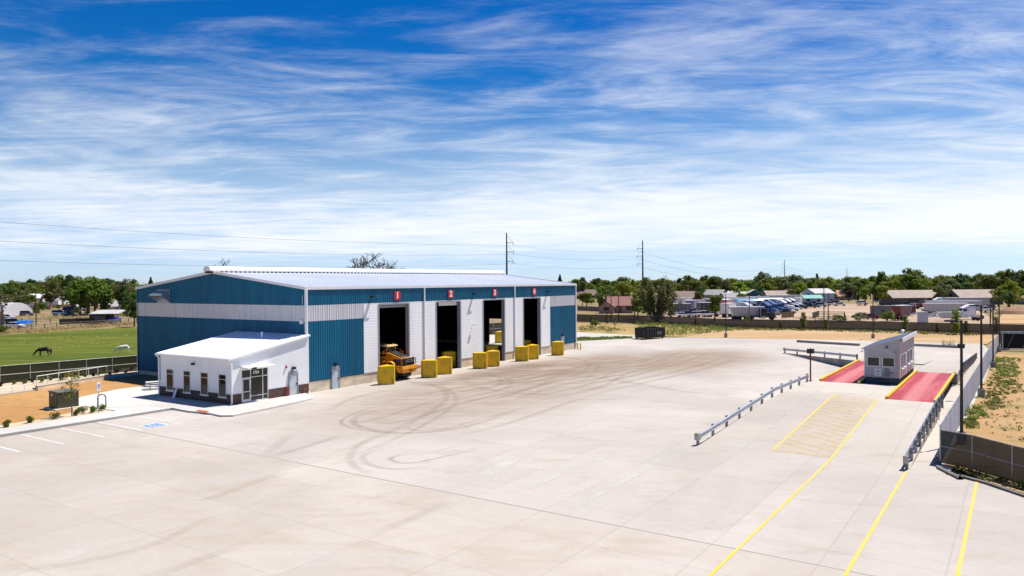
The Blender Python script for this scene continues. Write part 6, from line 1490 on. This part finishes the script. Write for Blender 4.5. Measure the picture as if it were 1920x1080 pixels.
# behind the willow
trailer('dark grey camper trailer behind the loose willow tree', *vp(1276, 589), R(8), 6.5, 'grey', 3.4, .7)
trailer('purple and white box trailer beside the dark grey camper', *vp(1302, 584), R(-8), 6.0, 'white', 4.0, 1.2); trailer('purple box trailer end against the white box trailer', *vp(1293, 585), R(80), 4, 'purple', 4.0, 1.2)
car('maroon pickup in front of the purple trailer', *vp(1299, 590.5), R(5), 'maroon', 'pickup'); car('white sport utility car in front of the purple trailer', *vp(1311, 594.5), R(8), 'white', 'suv')
car('white car half hidden by the fence under the willow', *vp(1282, 594.5), R(4), 'white')
trailer('dark box trailer behind the dense green tree', *vp(1328, 588), R(10), 7, 'dark', 3.6, .9)
trailer('white roofed trailer far behind the dense green tree', *vp(1316, 578), R(5), 10, 'white', 3.8, 1.2); trailer('white roofed trailer behind the willow crown', *vp(1284, 576), R(5), 9, 'white', 3.8, 1.2)
trailer('salmon pink box trailer between the tree and the white cabs', *vp(1362, 584), R(60), 8, 'salmon', 4.1, 1.2)
trailer('tall white livestock trailer with open slats behind the tank trailer', *vp(1366, 594), R(52), 6, 'white', 4.0, 1.0)
trailer('long pale tub trailer right behind the dark fence', *vp(1400, 599), R(-2), 9.2, 'pale', 3.4, .9, 'tub')
tractor('black road tractor coupled to the pale tub trailer', *vp(1428, 599.5), R(-8), 'black', False)
tractor('white sleeper tractor right behind the pale tub trailer', *vp(1396, 588), R(-6), 'white'); tractor('white sleeper tractor second behind the pale tub trailer', *vp(1412, 584.5), R(-8), 'white')
trailer('white box trailer behind the white sleeper tractors', *vp(1385, 579.5), R(-4), 13, 'white', 3.9); trailer('sky blue tank trailer behind the white sleeper tractors', *vp(1408, 580), R(-4), 11, 'sky', 3.7, 1.2, 'tank')
car('white van among the tractors right of the tub trailer', *vp(1428, 588.5), R(-30), 'white', 'suv')
tractor('dark navy tractor left of the blue tractors', *vp(1424, 583), R(-70), 'navy', False); tractor('blue tractor nearest the picket panel', *vp(1441, 590), R(-62), 'blue'); tractor('blue tractor second from the picket panel', *vp(1452, 587.5), R(-58), 'blue'); tractor('blue tractor third from the picket panel', *vp(1461, 585.5), R(-55), 'blue', False)
car('black pickup right of the blue tractors', *vp(1474, 590.5), R(-50), 'black', 'pickup')
tractor('white tractor right of the blue tractors, nearest', *vp(1470, 583), R(-45), 'white'); tractor('white tractor right of the blue tractors, second', *vp(1479, 580), R(-42), 'white'); tractor('white tractor right of the blue tractors, third', *vp(1487, 577.5), R(-40), 'white')
trailer('long white box trailer across the back of the truck yard', *vp(1450, 570), R(0), 15, 'white', 4.0); trailer('white box trailer at the back behind the dark teal house corner', *vp(1440, 574), R(-3), 13, 'white', 3.4, 1.2, 'tank'); trailer('pale grey box trailer at the back of the truck yard', *vp(1468, 571), R(-2), 14, 'pale', 4.1)
trailer('white camper at the right end of the truck row', *vp(1496, 574), R(60), 6, 'white', 3.6, .6)
car('black car in the row under the teal awning, left', *vp(1503, 579), R(-20), 'black'); car('charcoal sport utility car in the row under the teal awning', *vp(1512, 575), R(-25), 'dark', 'suv'); car('charcoal car right of the awning row', *vp(1522, 573.5), R(-25), 'grey', 'suv'); car('black car under the teal awning, right', *vp(1533, 573.5), R(-20), 'black', 'suv')
car('white van in front of the pale blue house', *vp(1548, 572.5), R(-20), 'white', 'suv'); car('white pickup in front of the pale blue house', *vp(1556, 573), R(-25), 'white', 'pickup'); car('red car right of the pale blue house', *vp(1563, 572), R(-20), 'red'); car('dark car with white roof rack right of the red car', *vp(1570, 571), R(-20), 'dark', 'suv')
car('white and blue van in the gravel lot far right', *vp(1617, 571.5), R(5), 'white', 'suv'); car('dark pickup by the dark conifer', *vp(1600, 563), R(5), 'dark', 'pickup'); car('pale van under the trees right of the gravel lot', *vp(1648, 566), R(0), 'pale', 'suv')
b_ = T('storage_container', 'dark grey storage container standing in the gravel lot', 'container', (*vp(1651, 596), 0), R(6)); MB().box(-2.4, 2.4, -1.2, 1.2, .1, 3.3).build('container_body', PC['grey'], b_, bevel=.03); MB().box(-2.45, 2.45, -1.25, 1.25, 3.301, 3.4).build('lid', PC['dark'], b_); MB().box(-.5, .5, -1.26, -1.201, .3, 2.3).build('door', PC['dark'], b_)
car('maroon car half behind the bush in the gravel lot', *vp(1632, 598), R(10), 'maroon')
trailer('maroon tub trailer tilted toward the fence in the gravel lot', *vp(1691, 600), R(28), 5.5, 'maroon', 3.8, 1.2, 'tub'); tractor('maroon tractor right of the maroon tub trailer', *vp(1712, 592), R(165), 'maroon', False); tractor('maroon tractor far behind, by the long tan building', *vp(1733, 579), R(170), 'maroon', False)
car('white sport utility car behind the maroon tractor', *vp(1717, 578), R(0), 'silver', 'suv')
tractor('white sleeper tractor pulling the rearmost silver trailer', *vp(1754, 577), R(178), 'white')
trailer('silver box trailer, rearmost of the three by the white fence end', *vp(1812, 578), R(-3), 15, 'pale', 3.9); trailer('silver box trailer, middle of the three by the white fence end', *vp(1788, 588), R(-3), 16, 'pale', 3.9); trailer('silver tub trailer, nearest of the three by the white fence end', *vp(1772, 592), R(-3), 12, 'pale', 3.6, 1.3, 'tub')
tractor('white sleeper tractor before the tub trailer, facing left', *vp(1808, 598), R(178), 'white', True)
car('white pickup by the end of the silver trailers', *vp(1848, 585), R(80), 'white', 'pickup')
bd_ = T('belly_dump_trailer', 'white framed belly dump trailer with sloping trusses right behind the fence', 'trailer', (*vp(1782, 601.5), 0), R(-2)); b = MB()
b.hexa([(-2.2, -.8, .7), (2.2, -.8, .7), (2.2, .8, .7), (-2.2, .8, .7)], [(-3, -1.2, 2.3), (3, -1.2, 2.3), (3, 1.2, 2.3), (-3, 1.2, 2.3)]); b.build('hopper', PC['pale'], bd_)
b = MB()
for s in (-1.15, 1.15):
    for d_ in (-1, 1): b.tube([(d_ * 2.6, s, 2.3), (d_ * 7.4, s, 1.0)], .12, 4); b.tube([(d_ * 2.4, s, 1.2), (d_ * 7.4, s, .95)], .1, 4); b.tube([(d_ * 4.6, s, 1.75), (d_ * 3.6, s, 1.1)], .08, 4); b.tube([(d_ * 3.0, s, 2.2), (d_ * 4.4, s, 1.05)], .08, 4)
b.build('truss', PC['white'], bd_); wheels(bd_, (-6.6, 6.4), .9, .5, .3)
sb = T('utility_box', 'pale grey panel box standing on the dark fence line', 'utility box', (*vp(1730, 608), 0), R(-3)); MB().box(-1.1, 1.1, -.4, .4, .3, 2.9).build('cabinet', PC['pale'], sb, bevel=.03); MB().box(-1.15, 1.15, -.45, .45, 2.901, 2.97).build('lid', PC['silver'], sb)
for s in (-.9, .9): MB().box(s - .08, s + .08, -.1, .1, 0, .3).build('leg', PC['dark'], sb)
# the rest of the crowded lot: smaller vehicles between the trucks
random.seed(11)
for px, py, col_, kd, a_ in ((1268, 590, 'silver', 'car', 5), (1290, 594, 'grey', 'suv', 8), (1320, 594.5, 'white', 'pickup', 6), (1334, 594, 'dark', 'car', 4), (1347, 590, 'white', 'suv', 20), (1380, 592, 'silver', 'pickup', 5), (1386, 586, 'navy', 'suv', -10), (1420, 579, 'silver', 'suv', -30), (1434, 580, 'white', 'pickup', -40), (1446, 579.5, 'grey', 'suv', -40), (1456, 579, 'silver', 'car', -40), (1466, 577, 'white', 'suv', -40), (1478, 586, 'silver', 'car', -48), (1484, 583, 'white', 'pickup', -45), (1492, 580.5, 'navy', 'suv', -40), (1499, 577, 'silver', 'pickup', -35), (1518, 577.5, 'dark', 'pickup', -25), (1528, 576, 'grey', 'car', -22), (1540, 575.5, 'silver', 'suv', -20), (1575, 573.5, 'white', 'car', -18), (1702, 574, 'dark', 'suv', 0), (1724, 576, 'silver', 'car', 4), (1742, 583, 'white', 'pickup', 176), (1856, 580, 'silver', 'suv', 80)):
    cn_ = {'silver': 'silver', 'grey': 'grey', 'white': 'white', 'dark': 'charcoal', 'navy': 'navy'}[col_]; kn = {'car': 'low car', 'suv': 'tall estate car', 'pickup': 'pickup'}[kd]
    r_ = car('%s %s in the crowded vehicle yard beyond the dark fence' % (cn_, kn), *vp(px, py), R(a_), col_, kd); r_['group'] = '%s %ss in the vehicle yard' % (cn_, kn)
for px, py, L_, col_, lab in ((1398, 575, 9, 'pale', 'pale box trailer beyond the white sleeper tractors'), (1420, 573, 10, 'silver', 'silver box trailer beyond the navy tractor'), (1345, 580, 8, 'grey', 'grey box trailer beside the salmon pink trailer'), (1480, 569, 9, 'white', 'white box trailer behind the white tractors')): trailer(lab, *vp(px, py), R(-5), L_, col_, 3.8)
for px, py, col_, lab in ((1435, 585.5, 'navy', 'navy tractor wedged between the dark and the blue tractors'), (1447, 583, 'blue', 'blue tractor in the second row, left'), (1457, 581, 'navy', 'navy tractor in the second row, middle'), (1404, 591, 'silver', 'silver tractor just behind the pale tub trailer')): tractor(lab, *vp(px, py), R(-55), col_)
for px, py, col_, kd, a_, lab in ((36, 590, 'dark', 'pickup', 20, 'charcoal pickup by the mouth of the arched shed'), (50, 592, 'grey', 'suv', 10, 'grey estate car right of the arched shed'), (12, 600, 'white', 'suv', 35, 'white estate car behind the left edge pickup'), (85, 580, 'maroon', 'car', 8, 'maroon car by the brown board fence'), (147, 583, 'silver', 'pickup', 30, 'silver pickup under the olive low tree')):
    car(lab, *vp(px, py), R(a_), col_, kd)
# left lot
car('white pickup at the left edge beyond the pasture', *vp(6, 606), R(20), 'white', 'pickup'); car('silver van second from the left edge beyond the pasture', *vp(17, 609), R(60), 'silver', 'suv'); car('dark sport utility car left of the blue tarpaulin boat', *vp(27, 609.5), R(30), 'dark', 'suv'); car('white car in front of the blue tarpaulin boat', *vp(27, 615), R(10), 'white')
car('white van standing in the dry paddock', *vp(111, 591), R(5), 'white', 'suv'); trailer('white camper trailer among the houses on the left', *vp(100, 575), R(0), 6.5, 'white', 3.0, .6, group='campers on the left')
# fallen tree trunks / dirt heap
hp = MB(); random.seed(5)
for k in range(5):
    p = G(1896 + k * 9, 588 - k * .8); hp.lathe([(4.5 - k * .2, 0), (3.6, .9), (2.0, 1.6 + .25 * (k % 2)), (.5, 2.0)], 14, (*p, 0))
S(hp.build('spoil_heap', ground_material('spoil_soil', (.24, .13, .085), (.3, .18, .12), (.16, .1, .06), .4, 1.2)), 'structure')

# ------------------------------------------------------------------ masts, lines, poles
steel_mast = M('mast_steel', (.10, .105, .12), .5, .2)
def mast(lab, x, y, h, side, ang=0):
    r = T('power_mast', lab, 'power mast', (x, y, 0), ang, 'steel power masts')
    MB().tube([(0, 0, 0), (0, 0, h * .5), (0, 0, h)], [.75, .6, .38], 10).build('mast', steel_mast, r)
    tips = []
    for k, f_ in enumerate((.845, .71, .565)):
        z = H + (h - H) * f_ if False else h - (3.0 + 1.9 * 0) - [3.4, 9.3, 15.4][k]
        b = MB(); L_ = [4.2, 4.6, 4.3][k]; b.tube([(0, 0, z), (side * L_, 0, z)], [.22, .16], 6); b.tube([(side * .3, 0, z + 4.6), (side * L_, 0, z + .1)], .08, 5); b.build('cross_arm', steel_mast, r)
        ins = MB(); ins.lathe([(.14, -1.6), (.2, -1.2), (.14, -.8), (.2, -.4), (.1, 0)], 8, (side * L_, 0, z)); ins.build('insulator', M('insulator', (.25, .22, .2), .4), r)
        tips.append((x + side * L_ * math.cos(ang), y + side * L_ * math.sin(ang), z - 1.6))
    return tips
MP = [(-3.3, 485, 1), (102.5, 585, -1), (431, 1180, -1), (933, 2080, 1)]
labs = ['tall dark power mast rising behind the far end of the hall roof', 'tall dark power mast behind the loose willow tree', 'distant power mast above the truck yard houses', 'most distant power mast above the navy house']
TP = [mast(labs[i], x, y, 42.5, s) for i, (x, y, s) in enumerate(MP)]
wire_m = M('wire', (.16, .16, .18), .6)
def wire(lab, a, b_, sag, r=.035):
    pts = [(a[0] + (b_[0] - a[0]) * t / 24, a[1] + (b_[1] - a[1]) * t / 24, a[2] + (b_[2] - a[2]) * t / 24 - sag * 4 * (t / 24) * (1 - t / 24)) for t in range(25)]
    tag(MB().tube(pts, r, 4).build('power_line', wire_m), lab, 'power line', 'power lines on the masts')
LV = ('top', 'middle', 'lowest')
for k in range(3):
    # the span on the left comes from a mast out of the frame
    yl = (401, 437, 473)[k]; rr_ = ray(0, yl); Y_ = 300.; pa = (rr_.x / rr_.y * Y_, Y_, H + rr_.z / rr_.y * Y_)
    tp = TP[0][k]; ex = tuple(pa[j] + (pa[j] - tp[j]) * .45 for j in range(2)) + (pa[2] + (pa[2] - tp[2]) * .45 + 1.5,)
    wire('%s power line sweeping in from the left to the mast behind the hall' % LV[k], ex, tp, 5.0, .07)
    wire('%s power line between the two near masts' % LV[k], TP[0][k], TP[1][k], 2.6, .06); wire('%s power line from the willow mast to the distant mast' % LV[k], TP[1][k], TP[2][k], 13, .09); wire('%s power line between the two distant masts' % LV[k], TP[2][k], TP[3][k], 14, .1)
def pole(lab, px, yb, yt, arm=0):
    p = G(px, yb); rt = ray(px, yt); h = H + rt.z * p[1] / rt.y
    r = T('utility_pole', lab, 'utility pole', (*p, 0), 0, 'slim poles in the lots'); MB().tube([(0, 0, 0), (0, 0, h)], [.16, .11], 8).build('pole', wood_brown, r)
    if arm: MB().box(-arm, arm * .2, -.05, .05, h - .15, h - .02).build('cross_arm', wood_brown, r)
    else: MB().lathe([(.13, 0), (.13, .1)], 8, (0, 0, h)).build('cap', dark_steel, r)
pole('tall slim wooden pole in front of the gravel lot', 1545, 603, 531); pole('slim pole right of the tall pole in the gravel lot', 1553, 603, 551)
pole('slim dark pole among the parked tractors', 1405, 601, 549, .9); pole('leaning dark pole left of the maroon trailer', 1672, 600, 570); pole('slim pole in front of the salmon house, left', 1146, 598, 549); pole('slim pole in front of the salmon house, right', 1160, 600, 556); pole('slim pole at the right edge of the salmon house', 1190, 602, 553)
pole('dark pole at the far end of the silver trailers', 1857, 612, 562); pole('thin pole beside the arched shed', 68, 610, 545)

# ------------------------------------------------------------------ trees
GN = 'trees beyond the yard'
TL = [ # kind, leaf, px, top, base, label
 ('willow', 'grey', 1232, 516, 604, 'large loose grey-green willow behind the dark fence', 1.25), ('round', 'mid', 1340, 552, 602, 'dense green tree beside the salmon pink trailer', .95),
 ('round', 'olive', 1308, 545, 579, 'olive tree behind the purple and white trailers', 1.), ('dome', 'mid', 1137, 533, 580, 'dark broad tree behind the salmon house', 1.), ('round', 'bright', 1170, 528, 574, 'fresh green tree above the salmon house roof', 1.),
 ('conifer', 'blue', 1050, 514, 552, 'dark conifer peeping over the far corner of the hall roof', 1.3), ('round', 'mid', 1078, 521, 556, 'green tree right of the dark conifer over the hall corner', 1.2), ('round', 'dark', 1119, 520, 556, 'rounded blackish tree over the brown roofed house', 1.), ('tall', 'mid', 1092, 522, 556, 'green tree behind the brown roofed house', 1.2),
 ('round', 'bright', 1437, 531, 562, 'bright yellow-green tree left of the tall dark poplar', 1.15), ('dome', 'bright', 1498, 527, 562, 'large bright yellow-green tree left of the pale blue house', 1.05), ('dome', 'grey', 1428, 509, 556, 'tall grey-green tree rising above the truck yard tree line', .9), ('poplar', 'blue', 1445, 515, 556, 'narrow dark poplar right of the tall grey-green tree', .9),
 ('round', 'mid', 1398, 553, 572, 'green tree left of the dark teal house', 1.), ('round', 'dark', 1430, 553, 571, 'green tree right of the dark teal house', 1.),
 ('round', 'plum', 1591, 544, 565, 'dark plum-leaved tree by the orange roof', 1.1), ('round', 'mid', 1622, 540, 573, 'green tree at the left end of the long tan building', 1.05), ('conifer', 'blue', 1645, 525, 566, 'dark blue conifer behind the gravel lot', .95), ('dome', 'mid', 1707, 502, 562, 'big domed green tree towering over the long tan building', 1.1), ('round', 'bright', 1684, 515, 560, 'rounded yellow-green tree left under the domed tree', 1.5), ('tall', 'mid', 1652, 508, 560, 'tall green tree left of the domed tree', 1.1), ('conifer', 'dark', 1658, 509, 558, 'dark spire-topped tree beside the tall green tree', 1.),
 ('round', 'olive', 1762, 535, 575, 'olive tree between the two long tan buildings', 1.), ('round', 'plum', 1783, 549, 570, 'dark low tree at the gap between the long buildings', 1.), ('dome', 'bright', 1768, 514, 556, 'yellow-green tree behind the gap between the long buildings', .9), ('dome', 'dark', 1803, 512, 556, 'dark spreading tree behind the second long building', 1.), ('dome', 'mid', 1838, 511, 556, 'green spreading tree behind the second long building', 1.), ('dome', 'bright', 1892, 524, 580, 'bright green tree right of the second long building', .85), ('dome', 'mid', 1888, 504, 560, 'big green tree at the right edge of the tree line', 1.), ('dome', 'dark', 1912, 506, 560, 'dark green tree at the right edge of the photograph', 1.), ('round', 'dark', 1890, 548, 582, 'dark dense tree at the end of the white fence', 1.1),
 ('tall', 'dark', 1532, 512, 552, 'dark tuft-topped tree behind the pale blue house', .6), ('conifer', 'dark', 1500, 515, 548, 'distant conifer left of the pale blue house', 1.),
 ('bush', 'grey', 1612, 585, 601, 'grey-green bush in the gravel lot', 1.3), ('bush', 'mid', 1663, 583, 602, 'bright green bush left of the maroon trailer', 1.2), ('bush', 'mid', 1573, 590, 604, 'leafy bush inside the rail enclosure', 1.3),
 ('sparse', 'olive', 4, 535, 612, 'half-bare old tree leaning in at the left edge', 1.4), ('sparse', 'olive', 72, 517, 578, 'half-bare tree above the white house on the left', 1.3), ('dome', 'mid', 105, 513, 570, 'broad green tree above the brown A-frame roof', 1.), ('dome', 'mid', 165, 516, 590, 'big dense green tree left of the hall', 1.0), ('dome', 'dark', 133, 515, 572, 'dark tree behind the big dense green tree', 1.), ('round', 'mid', 182, 525, 578, 'rounded green tree right of the big dense tree', 1.1), ('sparse', 'olive', 219, 527, 590, 'half-bare brownish tree near the hall gable', 1.2), ('round', 'dark', 236, 535, 588, 'dark leafy tree against the hall gable', 1.), ('round', 'dark', 252, 560, 612, 'dark shrubby tree pressed against the hall corner', .9), ('conifer', 'mid', 68, 562, 590, 'green conifer beside the arched shed', 1.2), ('round', 'mid', 110, 571, 582, 'small round tree in the dry paddock', 1.2), ('round', 'dark', 160, 560, 586, 'dark low tree in front of the big dense tree', 1.3), ('bush', 'mid', 3, 608, 626, 'dark green bush at the left edge of the pasture', 1.4), ('round', 'olive', 145, 575, 592, 'olive low tree behind the brown hut', 1.2), ('conifer', 'dark', 283, 519, 560, 'dark feathery tree over the hall eave', 1.4), ('dome', 'mid', 250, 523, 560, 'green tree left of the dark feathery tree', 1.), ('dome', 'mid', 28, 524, 564, 'mid green tree at the back of the left tree belt', 1.), ('dome', 'olive', 200, 522, 562, 'dull olive tree at the back of the left tree belt', 1.), ('dome', 'dark', 60, 522, 560, 'dark green tree at the back of the left tree belt', 1.), ('round', 'olive', 95, 545, 578, 'pale olive tree right of the white house', 1.), ('round', 'dark', 35, 548, 580, 'dark tree behind the arched shed', 1.1),
 ('bare', 'mid', 661, 450, 588, 'leafless tree whose dark branches rise over the hall roof', 1.75), ('bare', 'mid', 432, 498, 590, 'leafless tree whose twig tips show over the ridge vent', 1.),
]
for kind, leaf, px, yt, yb, lab, wd in TL:
    nm = 'bush' if kind == 'bush' else 'tree'
    tree_px(kind, leaf, px, yt, yb, lab, name=nm, cat=nm, wide=wd, trunk=(bare_bark_pale if kind == 'sparse' else None))
YT = [(1109, 590, 609, 'young', 'mid', 'young tree in the weeds right of the hall, first'), (1116, 600, 612, 'bush', 'mid', 'low young bush in the weeds right of the hall'), (1138, 588, 608, 'young', 'olive', 'young olive tree in the weeds, second from the hall'), (1152, 590, 622, 'sapling', 'olive', 'slim sapling by the pale road'), (1304, 596, 611, 'young', 'dark', 'dark young tree at the dark fence, left of the near lamp post'), (1400, 589, 616, 'sapling', 'bright', 'bright yellow sapling in front of the pale tub trailer'), (1463, 601, 618, 'young', 'dark', 'dark young conifer-like tree on the fence strip below the blue tractors'), (1507, 584, 619, 'young', 'mid', 'tall young tree on the fence strip below the picket panel'), (1549, 598, 620, 'young', 'mid', 'young tree on the fence strip left of the tall pole'), (1639, 596, 621, 'sapling', 'olive', 'thin olive sapling on the fence strip behind the booth'), (1697, 590, 624, 'young', 'mid', 'young tree on the fence strip below the maroon trailer'), (1757, 604, 625, 'young', 'mid', 'small young tree on the fence strip below the belly dump trailer'), (1793, 577, 627, 'young', 'bright', 'bright green young tree in front of the belly dump trailer'), (1868, 592, 626, 'young', 'autumn', 'yellowish young tree behind the end of the white fence'), (1811, 600, 626, 'young', 'olive', 'pale young tree on the fence strip beside the near lamp post')]
for px, yt, yb, kind, leaf, lab in YT: tree_px(kind, leaf, px, yt, yb, lab, name='bush' if kind == 'bush' else 'young_tree', cat='bush' if kind == 'bush' else 'young tree', wide=1. if kind == 'sapling' else 1.25)
# gardens round the houses
random.seed(77)
GD_ = [(1092, 572), (1100, 578), (1108, 570), (1124, 577), (1134, 570), (1128, 582), (1190, 590), (1198, 580), (1206, 570), (1196, 598), (1215, 592), (1250, 575), (1262, 566), (1258, 590), (1272, 563), (1312, 566), (1318, 572), (1345, 560), (1385, 563), (1390, 572), (1428, 562), (1478, 563), (1485, 568), (1494, 561), (1562, 566), (1604, 560), (1610, 566), (1632, 560), (1655, 572), (1758, 566), (1770, 572), (1776, 562), (1868, 566), (1872, 574), (1880, 568), (1900, 572), (1915, 560)]
for i, (px, yb) in enumerate(GD_):
    lf = random.choice(('mid', 'bright', 'olive', 'dark', 'mid')); kd = random.choice(('round', 'bush', 'round', 'tall')); p = G(px, yb); hh = random.uniform(4.5, 8.5) if kd != 'bush' else random.uniform(2.4, 3.6)
    nm = 'bush' if kd == 'bush' else 'tree'
    plant(kd, lf, *p, hh / KH[kd], '%s garden %s among the houses beyond the dark fence' % ({'mid': 'mid green', 'dark': 'dark green', 'bright': 'yellow-green', 'olive': 'olive'}[lf], {'round': 'round tree', 'bush': 'bush', 'tall': 'narrow tree'}[kd]), name=nm, cat=nm, group='%s garden %ss' % (lf, kd), wide=1.2)
LG_ = [(15, 585), (30, 575), (45, 582), (62, 576), (80, 582), (92, 575), (105, 568), (120, 573), (135, 580), (150, 572), (158, 582), (172, 574), (178, 588), (190, 580), (196, 590), (208, 572), (214, 584), (226, 576), (232, 592), (240, 580), (248, 590), (255, 578), (150, 590), (188, 566)]
for i, (px, yb) in enumerate(LG_):
    lf = random.choice(('mid', 'mid', 'olive', 'dark', 'dark')); kd = random.choice(('round', 'bush', 'round', 'dome', 'tall')); p = G(px, yb); hh = random.uniform(6, 11.5) if kd != 'bush' else random.uniform(2.4, 4)
    nm = 'bush' if kd == 'bush' else 'tree'
    plant(kd, lf, *p, hh / KH[kd], '%s %s among the houses left of the hall' % ({'mid': 'mid green', 'dark': 'dark green', 'olive': 'olive'}[lf], {'round': 'round tree', 'bush': 'bush', 'tall': 'narrow tree', 'dome': 'spreading tree'}[kd]), name=nm, cat=nm, group='%s %ss left of the hall' % (lf, kd), wide=1.2)
# belts of trees between and behind the houses
random.seed(21)
BELT = {'mid': 'mid green', 'dark': 'dark green', 'bright': 'yellow-green', 'olive': 'olive', 'grey': 'grey-green'}
for px0, px1, yb0, yb1, n, side in ((1090, 2300, 553, 563, 84, 'right'), (-260, 262, 556, 572, 27, 'left'), (1090, 2200, 546, 552, 66, 'far right'), (-200, 262, 548, 555, 24, 'far left')):
    for i in range(n):
        px = px0 + (px1 - px0) * (i + random.random()) / n; yb = random.uniform(yb0, yb1); kind = random.choice(('round', 'dome', 'tall', 'round', 'dome')); leaf = random.choice(('mid', 'mid', 'dark', 'bright', 'olive', 'mid', 'bright', 'grey'))
        p = G(px, yb); hgt = random.uniform(8.5, 14.5)
        plant(kind, leaf, *p, hgt / KH[kind], '%s %s tree in the tree belt behind the %s houses' % (BELT[leaf], {'round': 'rounded', 'dome': 'spreading', 'tall': 'tall oval'}[kind], side), group='%s %s trees in the %s belt' % (BELT[leaf], {'round': 'rounded', 'dome': 'spreading', 'tall': 'tall oval'}[kind], side), wide=1.25)
# the wood that closes the horizon: one mass
random.seed(33)
for nm, leaf, n in (('distant_wood', 'mid', 330), ('distant_wood', 'dark', 260), ('distant_wood', 'olive', 130)):
    b = MB()
    for i in range(n):
        y_ = random.uniform(720, 2600) if i % 3 else random.uniform(640, 900); x_ = random.uniform(-.78, .78) * y_; h_ = random.uniform(7, 12.5) * (1.15 if y_ > 1500 else 1); w_ = random.uniform(4, 8) * (1 + y_ / 2500)
        leaf_blob(b, (x_, y_, h_ * .55), (w_, w_, h_ * .48), 46, 1.5 * (1 + y_ / 2500), inner=.6)
    S(b.build(nm, LEAF[leaf]), 'stuff')
